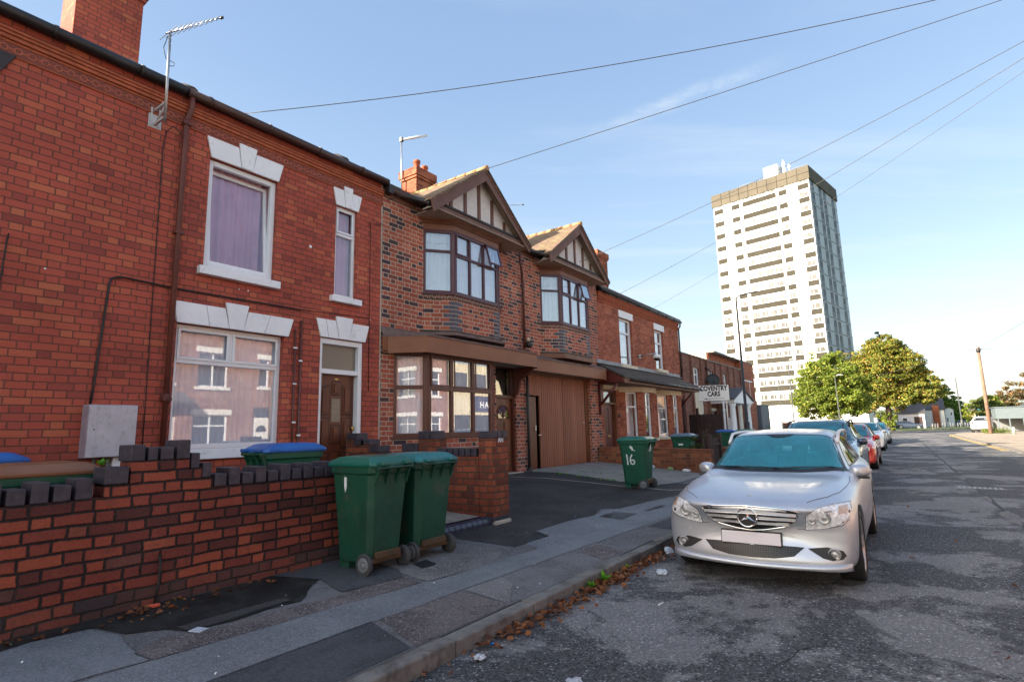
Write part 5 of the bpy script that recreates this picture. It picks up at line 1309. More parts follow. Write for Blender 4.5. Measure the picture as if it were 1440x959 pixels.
def tree(name, label, x, y, base, crown, mat, leaves=9000, leaf=.32, seed=0, trunk_r=.3, shape=None, group=None, fork=5, z0=0.0):
    """crown: list of (cx,cy,cz, rx,ry,rz) lobes relative to the tree foot; leaves gather in clumps on branch tips"""
    r = np.random.default_rng(seed)
    t = thing(name, label, 'tree', (x, y, z0), 0, group)
    vol = np.array([c[3] * c[4] * c[5] for c in crown]); vol = vol / vol.sum()
    ncl = max(20, leaves // 70); pts = []; tips = []
    for i in range(ncl):
        c = crown[r.choice(len(crown), p=vol)]
        d = r.normal(size=3); d /= np.linalg.norm(d); rad = r.uniform(.45, 1.0) ** .5
        ctr = np.array([x + c[0], y + c[1], z0 + c[2]]) + d * rad * np.array(c[3:6]) * (1 + .12 * r.normal())
        cr = r.uniform(.06, .15) * (c[3] + c[5]) / 2 + leaf * .8
        tips.append(ctr)
        m = int(leaves / ncl * r.uniform(.5, 1.5))
        q = r.normal(size=(m, 3)); q /= np.linalg.norm(q, axis=1)[:, None]; q *= (r.uniform(0, 1, m) ** .45)[:, None] * cr * np.array([1.25, 1.25, .75])
        pts.append(ctr + q)
    pts = np.concatenate(pts)
    v, f = leaf_cloud(pts, leaf, seed=seed)
    mesh_np('crown', v, f, mat, t)
    mb = MB(); zc = min(c[2] - c[5] * .6 for c in crown)
    top = Vector((x + crown[0][0], y + crown[0][1], z0 + crown[0][2] + crown[0][5] * .4))
    mb.tube([(x, y, z0 - .1), (x, y, z0 + zc * .5), (x + (top.x - x) * .3, y + (top.y - y) * .3, z0 + max(zc, 1)), top], trunk_r, 9, rs=[trunk_r * 1.25, trunk_r, trunk_r * .8, trunk_r * .25])
    mb.build('trunk', M['bark'], t)
    mb = MB(); r2 = np.random.default_rng(seed + 50)
    for i in r2.choice(len(tips), min(len(tips), 34), replace=False):
        tp = Vector(tips[i]); st = Vector((x, y, z0)).lerp(top, .35 + .4 * r2.uniform()) ; st.z = z0 + max(zc * .8, 1) + (top.z - z0 - zc) * .45 * r2.uniform()
        mid = st.lerp(tp, .5) + Vector((0, 0, .25)); mb.tube([st, mid, tp], .05, 5, rs=[trunk_r * .3, trunk_r * .17, trunk_r * .06])
    mb.build('branches', M['bark'], t)
    return t

# ------------------------------------------------------------------ taxi office
OX = -9.5; FO = FF(OX)
of = thing('brick_office', 'flat-roofed brick office with dark pilasters and a white columned porch beyond the houses', 'building', (-13, 32, .3))
oh = [(30.15, 31.25, 3.65, 4.62), (32.95, 34.0, 3.65, 4.62), (35.95, 36.9, 3.65, 4.62), (32.9, 35.0, .3, 2.45), (30.9, 31.6, .6, 2.6), (37.2, 38.3, .9, 2.4)]
mb = MB(); wall_holes(mb, FO, 24.2, 40.6, .1, 5.2, oh); mb.box(OX - 9, OX - .281, 24.2, 24.45, .1, 5.2); mb.box(OX - 9, OX - .281, 40.35, 40.6, .1, 5.2); mb.box(OX - 9.2, OX - 9, 24.2, 40.6, .1, 5.2)
mb.build('front_wall', M['brick_office'], of)
mb = MB(); mb.box(OX - 9, OX - .02, 24.3, 40.5, 4.9, 5.0); mb.build('flat_roof', M['slate'], of)
mb = MB(); mb.box(OX - .3, OX + .06, 24.15, 40.65, 5.202, 5.26); mb.build('parapet_coping', M['concrete'], of)
mb = MB()
for y in (28.3, 29.7, 31.45, 32.5, 34.25, 35.5, 37.2, 38.6, 40.3): mb.lbox(FO, y, y + .22, .1, 5.19, 0, .10)
mb.build('pilaster', M['brick_office_dark'] if 'brick_office_dark' in M else M['brick_office'], of)
mb = MB()
for a in (29.95, 38.85): mb.lbox(FO, a, a + 1.3, .3, 3.5, 0, .03)
split(mb.build('cream_panel', M['cream'], of))
for (a, b, c, e) in oh[:3]: window(of, FO, a, b, c, e, rows=(4.25,), cols=((a + b) / 2,), fw=.07, gl='glass_bay', curtain='curtain_white', cd=.2)
window(of, FO, 30.9, 31.6, .6, 2.6, rows=(1.6,), fw=.07, gl='glass_bay')
window(of, FO, 37.2, 38.3, .9, 2.4, rows=(1.9,), fw=.07, gl='glass_bay')
mb = MB(); mb.lbox(FO, 32.9, 33.05, .3, 2.45, -.2, -.05); mb.lbox(FO, 34.85, 35.0, .3, 2.45, -.2, -.05); mb.lbox(FO, 33.05, 34.85, 2.3, 2.45, -.2, -.05); mb.build('door_frame', M['white'], of)
mb = MB(); mb.lbox(FO, 33.05, 34.0, .3, 2.3, -.16, -.12); mb.build('door', M['paint_grey'] if 'paint_grey' in M else M['hub_grey'], of)
mb = MB(); mb.lbox(FO, 33.0, 35.0, .2, 2.5, -1.0, -.95); mb.build('hall', M['dark_inside'], of)
# rear taller block with greenish window
mb = MB(); mb.box(OX - 6, OX - .35, 34.4, 44.5, .1, 5.85); mb.box(OX - .349, OX + .02, 40.7, 44.5, .1, 5.85); mb.build('rear_block', M['brick_rear'] if 'brick_rear' in M else M['brick_red_pale'], of)
mb = MB(); mb.box(OX - 6.05, OX + .06, 34.35, 44.55, 5.852, 5.93); mb.build('parapet_coping', M['concrete'], of)
mb = MB(); mb.box(OX - 6.0, OX - .42, 34.33, 34.39, 4.9, 5.85); mb.build('pale_side_panel', M['concrete_pale'], of)
window(of, frameF(OX + .11, 0, 0, 1), 41.2, 43.9, 3.0, 4.6, cols=(42.9,), rows=(), fw=.09, gl='glass_bay', back=None)
# porch with columns
px0, px1, py0, py1 = OX, -8.1, 32.6, 36.9
for y in (32.95, 36.5):
    mb = MB(); mb.lathe((-8.3, y, .25), (0, 0, 1), [(0, .24), (.12, .24), (.14, .19), (.2, .175), (1.3, .175), (2.2, .150), (2.25, .17), (2.3, .2), (2.42, .2)], 18); mb.build('column', M['white'], of)
mb = MB(); mb.box(OX, -8.08, 32.65, 32.9, 2.68, 2.90); mb.box(OX, -8.08, 36.6, 36.85, 2.68, 2.90); mb.box(-8.45, -8.075, 32.901, 36.599, 2.68, 2.90); mb.build('porch_beam', M['white'], of)
mb = MB(); yc = 34.75; mb.prism([(-8.10, 32.6, 2.902), (-8.10, 36.9, 2.902), (-8.10, yc, 3.55)], [(-8.2, 32.6, 2.902), (-8.2, 36.9, 2.902), (-8.2, yc, 3.55)]); mb.build('pediment', M['white'], of)
for sg in (-1, 1):
    mb = MB(); A = [(-8.0, yc + sg * 2.3, 2.86), (-8.0, yc, 3.56), (-8.0, yc, 3.64), (-8.0, yc + sg * 2.3, 2.94)]; mb.prism(A, [(OX, p[1], p[2]) for p in A]); mb.build('porch_roof', M['slate'], of)
mb = MB(); mb.box(-8.5, -8.42, 31.75, 31.83, .25, 2.9); mb.box(-8.5, -8.42, 35.2, 35.26, .25, 2.7); mb.build('porch_post', M['upvc'], of)
mb = MB(); mb.lathe((-9.1, 34.2, 2.62), (0, 0, -1), [(0, .03), (.2, .03), (.22, .09), (.36, .09), (.38, .02)], 10); mb.build('hanging_lamp', M['sign_white'], of)
mb = MB(); mb.box(-9.3, -9.2, 35.6, 36.4, .9, 1.9); mb.build('notice_board', M['upvc'], of)
t = thing('satellite_dish', 'round black satellite dish on the office wall above the white sign', 'satellite dish', (OX, 33.5, 4.2))
mb = MB(); mb.lathe((OX + .42, 32.3, 3.98), (.5, -.8, .25), [(0, .03), (.02, .18), (.07, .30), (.10, .36), (.105, .36), (.05, .2), (.03, .02)], 20); mb.build('dish', M['black'], t)
mb = MB(); mb.tube([(OX, 32.4, 3.9), (OX + .38, 32.32, 3.95)], .03, 6); mb.tube([(OX + .40, 32.35, 3.75), (OX + .62, 31.95, 3.95), (OX + .60, 31.9, 4.12)], .015, 6); mb.tube([(OX, 32.4, 4.75), (OX + .25, 32.4, 4.62), (OX + .3, 32.4, 4.4)], .04, 6); mb.build('bracket', M['darkmetal'], t)
# the sign on its posts
sg = thing('sign', 'white sign board with black lettering on two metal posts before the office', 'sign', (-7.4, 26.3, .25))
Ts = Vector((.955, .296, 0)); Ns = Vector((.296, -.955, 0)); sc = Vector((-7.4, 26.3, 2.93)); Fs = ((sc.x, sc.y), (Ts.x, Ts.y), (Ns.x, Ns.y))
mb = MB(); mb.lbox(Fs, -.66, .66, 2.565, 3.29, -.02, .02); mb.build('board', M['sign_white'], sg, bevel=.004)
mb = MB(); mb.lbox(Fs, -.665, .665, 2.56, 2.575, -.022, .026); mb.lbox(Fs, -.665, .665, 3.28, 3.295, -.022, .026); mb.build('board_edge', M['hub_grey'], sg)
text_obj('sign_text', 'COVENTRY', .30, M['letters'], sg, basis(sc + Ns * .023 + Vector((0, 0, .20)), Ts, (0, 0, 1)), .002, .013, sx=.74, spacing=1.03)
text_obj('sign_text', 'CARS', .30, M['letters'], sg, basis(sc + Ns * .023 + Vector((0, 0, -.055)), Ts, (0, 0, 1)), .002, .013, sx=.74, spacing=1.03)
mb = MB(); mb.lbox(Fs, -.32, .45, 2.665, 2.68, .021, .025); mb.lprism(Fs, [(-.45, 2.6725), (-.30, 2.645), (-.30, 2.70)], .021, .025); mb.build('arrow', M['letters'], sg)
mb = MB()
for u in (-.52, .52): mb.lbox(Fs, u - .03, u + .03, .2, 3.2, -.085, -.025)
split(mb.build('post', M['metal'], sg))
# fence between house D and the office
fd = thing('timber_fence', 'dark brown boarded fence between the far house and the office yard', 'fence', (-7.0, 24.2, .3))
mb = MB()
for i in range(16): mb.box(-7.9 + i * .085, -7.9 + i * .085 + .078, 24.1, 24.125, .2, 1.92 + .02 * (i % 2))
mb.build('panel', M['fence_dark'], fd)
mb = MB(); mb.box(-6.58, -6.48, 24.05, 24.15, .2, 2.15); mb.box(-7.55, -7.46, 23.98, 24.08, .2, 2.2); split(mb.build('post', M['fence_dark'], fd))
mb = MB()
for i in range(22): mb.box(-6.48 + i * .085, -6.48 + i * .085 + .078, 24.1, 24.125, .2, 1.05)
mb.build('low_panel', M['fence_dark'], fd)

# ------------------------------------------------------------------ wheelie bins (handle side is +Y in local space)
def make_bin(label, loc, rz, body='bin_green', lid='lid_green', group=None, open_a=0.0, wheel='hub_grey'):
    t = thing('wheelie_bin', label, 'wheelie bin', loc, rz, group); t['_loc'] = 1
    def ringp(w, y0, y1, z, c=.05):
        h = w / 2
        return [(-h + c, y0, z), (h - c, y0, z), (h, y0 + c, z), (h, y1 - c, z), (h - c, y1, z), (-h + c, y1, z), (-h, y1 - c, z), (-h, y0 + c, z)]
    m = MB()
    levels = [(.44, -.235, .17, .10), (.455, -.245, .22, .14), (.475, -.255, .235, .34), (.545, -.305, .285, .90), (.55, -.31, .29, .905), (.575, -.325, .305, .915), (.58, -.33, .31, .98)]
    rings = [[m.bm.verts.new(p) for p in ringp(*l)] for l in levels]
    m.face(rings[0][::-1]); m.face(rings[-1])
    for a, b in zip(rings[:-1], rings[1:]):
        for i in range(8): m.face([a[i], a[(i + 1) % 8], b[(i + 1) % 8], b[i]])
    # front foot, rim brackets
    m.box(-.19, .19, -.235, -.10, .0, .10)
    for x in (-.22, -.075, .075, .22): m.prism([(x - .012, .285, .80), (x - .012, .285, .95), (x - .012, .345, .95)], [(x + .012, .285, .80), (x + .012, .285, .95), (x + .012, .345, .95)])
    bo = m.build('body', M[body], t, bevel=.012, seg=2)
    m = MB(); m.box(-.20, .20, .10, .235, .10, .145); m.box(-.17, .17, .225, .262, .14, .20); m.tube([(-.27, .20, .10), (.27, .20, .10)], .014, 8); m.build('axle_housing', M['bin_axle'], t, bevel=.006)
    m = MB(); m.tube([(-.24, .355, .965), (.24, .355, .965)], .015, 8)
    for x in (-.235, -.08, .08, .235): m.box(x - .014, x + .014, .29, .36, .945, .985)
    m.build('handle', M[body], t, bevel=.003)
    # lid: shallow dome with a skirt, hinged at the handle side
    m = MB()
    L = [(.60, -.36, .335, .975), (.605, -.365, .335, 1.0), (.585, -.345, .325, 1.02), (.50, -.26, .25, 1.062), (.40, -.18, .20, 1.072)]
    rr = [[m.bm.verts.new(p) for p in ringp(l[0], l[1], l[2], l[3], .045)] for l in L]
    m.face(rr[0][::-1]); m.face(rr[-1])
    for a, b in zip(rr[:-1], rr[1:]):
        for i in range(8): m.face([a[i], a[(i + 1) % 8], b[(i + 1) % 8], b[i]])
    for x in (-.17, .17): m.box(x - .05, x + .05, .31, .385, .985, 1.02)
    m.box(-.14, .14, -.40, -.355, .982, 1.0)
    if open_a:
        bmesh.ops.rotate(m.bm, cent=(0, .35, .985), matrix=Matrix.Rotation(open_a, 3, 'X'), verts=m.bm.verts)
    m.build('lid', M[lid], t, bevel=.010, seg=2)
    for s in (-1, 1):
        m = MB(); m.lathe((s * .245, .20, .10), (s, 0, 0), [(0, .06), (.005, .098), (.035, .10), (.042, .095)], 24); w = m.build('wheel', M['rubber_grey'], t)
        m = MB(); m.lathe((s * .280, .20, .10), (s, 0, 0), [(0, .068), (.010, .066), (.012, .05), (.006, .03), (.012, .02), (.016, .015)], 20); m.build('hub', M[wheel], w)
    return t
M['bin_axle'] = paint('brown_stained_bin_base', (.085, .05, .022), .6, .4, 5, .001)
G = 'green wheelie bins by the front wall'
b1 = make_bin('dirty green wheelie bin with green lid, nearest the camera on the pavement', (-4.43, 3.76, .165), R(-90) + .02, 'bin_green_dirty', 'lid_green', G)
b2 = make_bin('green wheelie bin with faded teal lid, second on the pavement beside the gateway', (-4.45, 4.42, .165), R(-90) - .015, 'bin_green_dirty', 'lid_teal', G)
b1.scale = (.90, 1.0, 1.0)
mb = MB(); mb.lprism(((0, 0), (1, 0), (0, -1)), [(-.10, .70), (-.085, .70), (-.075, .86), (-.095, .87)], 0, 0)
mb.bm.free()
mb = MB(); mb.prism([(.262, -.10, .88), (.262, -.065, .875), (.260, -.07, .78), (.258, -.09, .735), (.260, -.102, .79)], [(.2745, -.10, .88), (.2745, -.065, .875), (.2695, -.07, .78), (.2675, -.09, .735), (.2700, -.102, .79)])
for v in mb.bm.verts: v.co.x += .0
bmesh.ops.scale(mb.bm, vec=(1, 1, 1), verts=mb.bm.verts)
stk = mb.build('sticker_remnant', M['handpaint'], b1)
b3 = make_bin('green wheelie bin with white painted number 16 standing alone on the driveway', (-4.85, 11.28, .19), R(-90) + .03, 'bin_green', 'lid_green')
def stroke(m, pts, r, x):
    """painted stroke on the bin flank facing the camera: local -X side"""
    for a, b in zip(pts[:-1], pts[1:]):
        d = Vector((b[0] - a[0], b[1] - a[1])); n = Vector((-d.y, d.x)).normalized() * r
        P = [(a[0] + n.x, a[1] + n.y), (a[0] - n.x, a[1] - n.y), (b[0] - n.x, b[1] - n.y), (b[0] + n.x, b[1] + n.y)]
        def xx(z): return x - .035 * (z - .34) / .56 
        m.prism([(xx(q[1]) - .004, q[0], q[1]) for q in P], [(xx(q[1]) + .006, q[0], q[1]) for q in P])
# after rz=-90 the local -X? flank that faces the camera (-Y world) is +X local
def strokeP(m, pts, r): 
    for a, b in zip(pts[:-1], pts[1:]):
        d = Vector((b[0] - a[0], b[1] - a[1])); n = Vector((-d.y, d.x)).normalized() * r; e = d.normalized() * r * .6
        P = [(a[0] + n.x - e.x, a[1] + n.y - e.y), (a[0] - n.x - e.x, a[1] - n.y - e.y), (b[0] - n.x + e.x, b[1] - n.y + e.y), (b[0] + n.x + e.x, b[1] + n.y + e.y)]
        def xx(z): return .2375 + .035 * (z - .34) / .56
        m.prism([(xx(q[1]) - .003, q[0], q[1]) for q in P], [(xx(q[1]) + .003, q[0], q[1]) for q in P])
m = MB()
strokeP(m, [(-.135, .70), (-.125, .58), (-.12, .50)], .013)
strokeP(m, [(-.02, .70), (-.055, .64), (-.065, .57), (-.05, .52), (-.015, .505), (.02, .52), (.03, .56), (.01, .59), (-.03, .59), (-.06, .565)], .013)
m.build('painted_number', M['handpaint'], b3)
m = MB(); strokeP(m, [(-.04, .87), (-.01, .84), (-.0, .80)], .018); strokeP(m, [(.02, .79), (.05, .78)], .008); strokeP(m, [(-.05, .85), (-.03, .83)], .012)
m.build('paint_mark', M['handpaint'], b3)
m = MB()
for a, z in ((-.03, .86), (.0, .82), (-.04, .80), (.01, .76)): m.box(a, a + .035, .268 + .016 * (z - .6), .290 + .02 * (z - .6), z, z + .05)
m.build('sticker_remnant', M['handpaint'], b3)
make_bin('green wheelie bin with blue lid behind the garden wall under the big front window', (-5.62, 3.56, .30), R(0) + .0, 'bin_green', 'lid_blue').rotation_euler.z = R(172)
make_bin('green wheelie bin with brown lid half hidden behind the wall at the left edge', (-5.50, 1.42, .22), R(176), 'bin_green', 'lid_brown')
make_bin('wheelie bin with blue lid just showing behind the brown-lidded one', (-6.35, 1.15, .30), R(180), 'bin_green', 'lid_blue')
b = make_bin('green wheelie bin with grey-blue lid in the far front garden beneath the bay window', (-5.85, 17.2, .16), R(-90), 'bin_green', 'lid_grey')
m = MB(); m.box(-.08, .06, -.010, .004, .0, .05)
for v in m.bm.verts: v.co = Vector((.272 + .004 * (v.co.y > 0), v.co.x, .72 + v.co.z))
m.build('label_patch', M['handpaint'], b)
make_bin('green wheelie bin with blue lid by the office fence', (-5.75, 21.8, .22), R(-90), 'bin_green', 'lid_blue')
make_bin('green wheelie bin with green lid by the office fence', (-5.10, 21.9, .22), R(-85), 'bin_green', 'bin_green')

# ------------------------------------------------------------------ tower block
tw = .179; TC = Vector((-11.74, 118.0)); TL = Vector((-math.cos(tw), math.sin(tw))); TR = Vector((math.sin(tw), math.cos(tw)))
tb = thing('tower_block', 'tall white tower block with olive panel bands and a dark parapet', 'tower block', (TC.x - 8, TC.y + 9, 0))
WLn, WRn = 19.6, 17.2
FTl = ((TC.x + TL.x * WLn, TC.y + TL.y * WLn), (-TL.x, -TL.y), (-TL.y * 1.0, TL.x)); FTl = (FTl[0], FTl[1], (FTl[1][1], -FTl[1][0]))
FTr = ((TC.x, TC.y), (TR.x, TR.y), (TR.y, -TR.x))
M['tw_white'] = paint('tower_white_cladding', (.60, .61, .62), .6, .06, .25, 0)
M['tw_olive'] = paint('olive_panel', (.040, .038, .031), .7, .15, .6, 0, spec=.1)
M['tw_cap'] = paint('dark_parapet_cladding', (.095, .086, .070), .7, .15, .3, 0, spec=.1)
M['tw_grey'] = paint('blue_grey_panel', (.10, .12, .145), .55, .12, .5, 0)
M['tw_glass'] = glass('tower_glass', refl=(.25, .8), trans=.25)
M['tw_blind'] = paint('pale_blind', (.52, .50, .46), .7, .2, 1.2, 0)
core = [(TC.x, TC.y), (TC.x + TL.x * WLn, TC.y + TL.y * WLn), (TC.x + TL.x * WLn + TR.x * WRn, TC.y + TL.y * WLn + TR.y * WRn), (TC.x + TR.x * WRn, TC.y + TR.y * WRn)]
mb = MB(); mb.prism([(x, y, 0) for x, y in core], [(x, y, 49.0) for x, y in core]); mb.build('wall', M['tw_white'], tb)
def off_ring(o):
    c = Vector((sum(p[0] for p in core) / 4, sum(p[1] for p in core) / 4)); return [(c.x + (p[0] - c.x) * (1 + o / 9.2), c.y + (p[1] - c.y) * (1 + o / 9.2)) for p in core]
mb = MB(); r_ = off_ring(.22); mb.prism([(x, y, 48.85) for x, y in r_], [(x, y, 51.6) for x, y in r_]); cap = mb.build('parapet', M['tw_cap'], tb)
mb = MB()
for i in range(1, 10): mb.lbox(FTl, WLn * i / 10 - .05, WLn * i / 10 + .05, 48.9, 51.55, .20, .24)
mb.lbox(FTl, -.2, WLn + .2, 50.15, 50.25, .20, .235); mb.build('panel_joint', M['tw_olive'], cap)
def span(F, WL_, s0, s1):   # s measured from the corner
    return (WL_ - s1, WL_ - s0)
fl = [5.05 + 2.8 * i for i in range(16)]   # band bottoms
cols = [(.15, 2.10), (4.22, 5.80), (6.32, 13.2), (13.9, 15.55), (17.45, 19.4)]
mbp = []
pans = {}
def proto(name, F, w, z0, z1, d0, d1, mat, key):
    return None
npan = 0
for k, z in enumerate(reversed(fl)):
    for (s0, s1) in cols:
        if k == 15 and s0 < 1: continue
        a, b = span(FTl, WLn, s0, s1)
        mb = MB(); mb.lbox(FTl, a, b, z, z + 1.05, -.02, .05)
        mb.build('spandrel_panel', M['tw_olive'], tb)
wins = []
random.seed(77)
for k, z in enumerate(reversed(fl)):
    for (s0, s1) in cols:
        if s1 - s0 > 3: subs = [(s0 + .15 + i * (s1 - s0) / 4, s0 + (i + 1) * (s1 - s0) / 4 - .15) for i in range(4)]
        else: subs = [(s0 + .2, s1 - .2)]
        for c, d in subs:
            a, b = span(FTl, WLn, c, d); wins.append((FTl, a, b, z + 1.12, z + 2.22))
winR = []
for k, z in enumerate(reversed(fl)):
    for c, d in ((1.1, 2.7), (5.6, 7.3), (8.3, 10.0), (13.6, 15.4)):
        winR.append((FTr, c, d, z + 1.0, z + 2.3))
def tower_win(m, g, F, a, b, z0, z1, wide=.07):
    m.lbox(F, a, a + wide, z0, z1, 0, .06); m.lbox(F, b - wide, b, z0, z1, 0, .06); m.lbox(F, a + wide, b - wide, z0, z0 + wide, 0, .059); m.lbox(F, a + wide, b - wide, z1 - wide, z1, 0, .059)
    mid = (a + b) / 2 + random.choice((-.15, .15)); m.lbox(F, mid - .03, mid + .03, z0 + wide, z1 - wide, 0, .058)
    g.lbox(F, a + wide * .5, b - wide * .5, z0 + wide * .5, z1 - wide * .5, .006, .03)
order = wins[:62] + winR[:38]; rest = wins[62:] + winR[38:]
M['tw_dark'] = paint('dark_tower_window', (.022, .028, .038), .45, .3, .7, 0)
M['tw_mid'] = paint('curtained_tower_window', (.05, .052, .052), .35, .5, .9, 0, spec=.2)
for i, (F, a, b, z0, z1) in enumerate(order):
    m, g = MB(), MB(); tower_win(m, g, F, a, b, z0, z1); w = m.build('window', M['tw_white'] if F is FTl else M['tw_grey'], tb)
    g.build('pane', (M['tw_dark'] if random.random() < .12 else M['tw_mid']) if F is FTl else M['tw_dark'], w)
m, m2_, g1, g2 = MB(), MB(), MB(), MB()
for (F, a, b, z0, z1) in rest: tower_win(m2_ if F is FTr else m, g1 if (F is FTr or random.random() < .12) else g2, F, a, b, z0, z1)
w = m.build('windows', M['tw_white'], tb); w['kind'] = 'stuff'; m2_.build('grey_windows', M['tw_grey'], tb)['kind'] = 'stuff'; g1.build('panes', M['tw_dark'], w)['kind'] = 'stuff'; g2.build('curtained_panes', M['tw_mid'], w)['kind'] = 'stuff'
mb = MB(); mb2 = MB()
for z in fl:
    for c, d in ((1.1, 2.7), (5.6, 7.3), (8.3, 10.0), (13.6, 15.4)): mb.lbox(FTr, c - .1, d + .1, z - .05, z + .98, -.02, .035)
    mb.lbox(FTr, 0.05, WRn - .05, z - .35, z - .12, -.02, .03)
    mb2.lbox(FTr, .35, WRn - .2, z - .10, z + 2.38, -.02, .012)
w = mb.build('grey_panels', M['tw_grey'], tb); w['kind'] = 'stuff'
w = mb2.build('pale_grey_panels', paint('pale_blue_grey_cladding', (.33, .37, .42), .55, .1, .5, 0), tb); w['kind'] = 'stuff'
mb = MB(); mb.lbox(FTl, -3, WLn + 6, 0, 3.1, 0, 3.0); mb.build('podium', M['tw_white'], tb)
a, b = span(FTl, WLn, 5.8, 8.6); mb = MB(); mb.lbox(FTl, a, b, 51.6, 54.4, -3.6, -.9); mb.build('plant_room', M['tw_white'], tb)
mb = MB(); a, b = span(FTl, WLn, 4.75, 5.2); mb.lbox(FTl, a, b, 51.6, 54.9, -2.4, -2.1); mb.lbox(FTl, a + .2, a + .28, 51.6, 55.4, -2, -1.9)
a, b = span(FTl, WLn, 3.6, 3.9); mb.lbox(FTl, a, a + .08, 51.6, 53.8, -2, -1.9); mb.lbox(FTl, a - .15, a + .25, 53.2, 53.9, -2.1, -1.8); mb.build('roof_antenna', M['upvc'], tb)
mb = MB(); a, b = span(FTl, WLn, .3, 14.5); mb.lbox(FTl, a, b, 51.6, 51.95, -2.2, -2.15)
for i in range(12): mb.lbox(FTl, a + i * 1.2, a + i * 1.2 + .06, 51.6, 52.5, -1.4, -1.35)
mb.lbox(FTl, a, b, 52.45, 52.5, -1.4, -1.35); mb.build('roof_railing', M['tw_grey'], tb)

# ------------------------------------------------------------------ street lamps
def lamp(label, x, y, h, arm=(.6, 0), r=.055, mat='lampmetal', z0=.15, style='led', group=None):
    t = thing('street_lamp', label, 'street lamp', (x, y, z0), 0, group)
    mb = MB(); mb.tube([(x, y, z0), (x, y, z0 + 1.4), (x, y, z0 + 1.42), (x, y, z0 + h)], r, 12, rs=[r * 1.7, r * 1.7, r * 1.05, r * .62]); mb.build('column', M[mat], t)
    ax, ay = arm; l = math.hypot(ax, ay)
    mb = MB(); mb.tube([(x, y, z0 + h - .05), (x + ax * .15, y + ay * .15, z0 + h + .06), (x + ax * .7, y + ay * .7, z0 + h + .10)], .03, 8); mb.build('arm', M[mat], t)
    mb = MB(); cx, cy = x + ax * .9, y + ay * .9; ux, uy = ax / l, ay / l
    Fl = ((cx, cy), (ux, uy), (uy, -ux)); mb.lprism(Fl, [(-.28, z0 + h + .07), (.32, z0 + h + .09), (.34, z0 + h + .13), (0, z0 + h + .20), (-.28, z0 + h + .15)], -.13, .13); mb.build('lantern', M['lamp_head'], t, bevel=.02)
    return t
M['lamp_head'] = paint('pale_lamp_head', (.42, .42, .42), .4, .1, 4, 0)
lamp('tall dark lamp column rising beside the white sign, first on the left pavement', -5.62, 24.4, 6.65, (.62, -.1), r=.06, mat='darkmetal')
lamp('thin lamp column in front of the lower tower block', -9.5, 60.0, 7.4, (.5, 0), r=.07)
lamp('thin bare lamp column left of the tower-front lamp', -11.6, 66.0, 6.0, (.25, .1), r=.06)
lamp('thin lamp column standing before the green tree', -6.6, 70.0, 6.3, (.5, .1), r=.06)
lamp('pale green lamp column beside the conifer', 7.4, 140.0, 9.5, (-.8, 0), r=.12, z0=.05)
t = thing('telegraph_pole', 'leaning brown telegraph pole on the sunny right-hand corner', 'telegraph pole', (5.62, 68.6, .1))
mb = MB(); mb.tube([(5.62, 68.6, .05), (5.63, 68.6, 8.25)], .15, 12, rs=[.17, .12]); mb.build('post', M['wood_pole'], t)
mb = MB(); mb.lathe((5.63, 68.5, 7.75), (0, 0, 1), [(0, .16), (.3, .2), (.35, .05)], 12); mb.build('cable_drum', M['darkmetal'], t)
mb = MB(); mb.tube([(5.3, 68.6, 8.05), (5.95, 68.6, 8.05)], .03, 6)
for x in (5.32, 5.5, 5.75, 5.93): mb.lathe((x, 68.6, 8.08), (0, 0, 1), [(0, .03), (.08, .045), (.12, .02)], 8)
mb.build('crossbar', M['metal'], t)
# pole across the street that carries the house wires (out of the picture on the right)
PT = Vector((5.0, 12.76, 9.0))
t = thing('telegraph_pole', 'brown telegraph pole across the street that carries the house wires', 'telegraph pole', (5.0, 12.76, .1))
mb = MB(); mb.tube([(5.0, 12.76, .05), (5.0, 12.76, 9.1)], .14, 12, rs=[.16, .11]); mb.build('post', M['wood_pole'], t)
mb = MB(); mb.tube([(4.7, 12.76, 8.9), (5.3, 12.76, 8.9)], .03, 6); mb.build('crossbar', M['metal'], t)
M['wire'] = paint('overhead_wire', (.05, .05, .055), .6, .1, 3, 0)
WG = 'telephone wires from the houses to the street pole'
for lab, a, sag, r in (('overhead wire leaving the gutter of the near red brick house, highest in the sky', (-7.78, 4.02, 6.30), .42, .0065),
                       ('overhead wire passing the tip of the first gable up to the top right corner', (-7.87, 6.98, 5.93), .05, .0065),
                       ('overhead wire leaving the second gable and crossing above the tower block roof', (-7.22, 13.5, 6.10), .25, .0065),
                       ('overhead wire leaving the eaves of the far red brick house and crossing the tower block', (-7.75, 17.3, 5.98), .22, .0065),
                       ('faintest overhead wire, lowest of those fanning from the far house eaves', (-7.75, 20.4, 6.0), .25, .0045)):
    mb = MB(); mb.tube(sagline(a, PT, sag, 40), r, 5); tag(mb.build('overhead_wire', M['wire']), lab, 'wire', None)
for lab, a, b in (('thin wire from the far telegraph pole going off to the left above the road', (5.63, 68.6, 8.15), (-14, 95, 6.2)),
                  ('thin wire from the far telegraph pole rising to the right edge', (5.65, 68.6, 8.15), (9.5, 40, 9.8)),
                  ('thin level wire from the far telegraph pole to the right edge', (5.66, 68.6, 8.1), (18, 75, 8.0))):
    mb = MB(); mb.tube(sagline(a, b, .35, 20), .014, 4); tag(mb.build('overhead_wire', M['wire']), lab, 'wire')

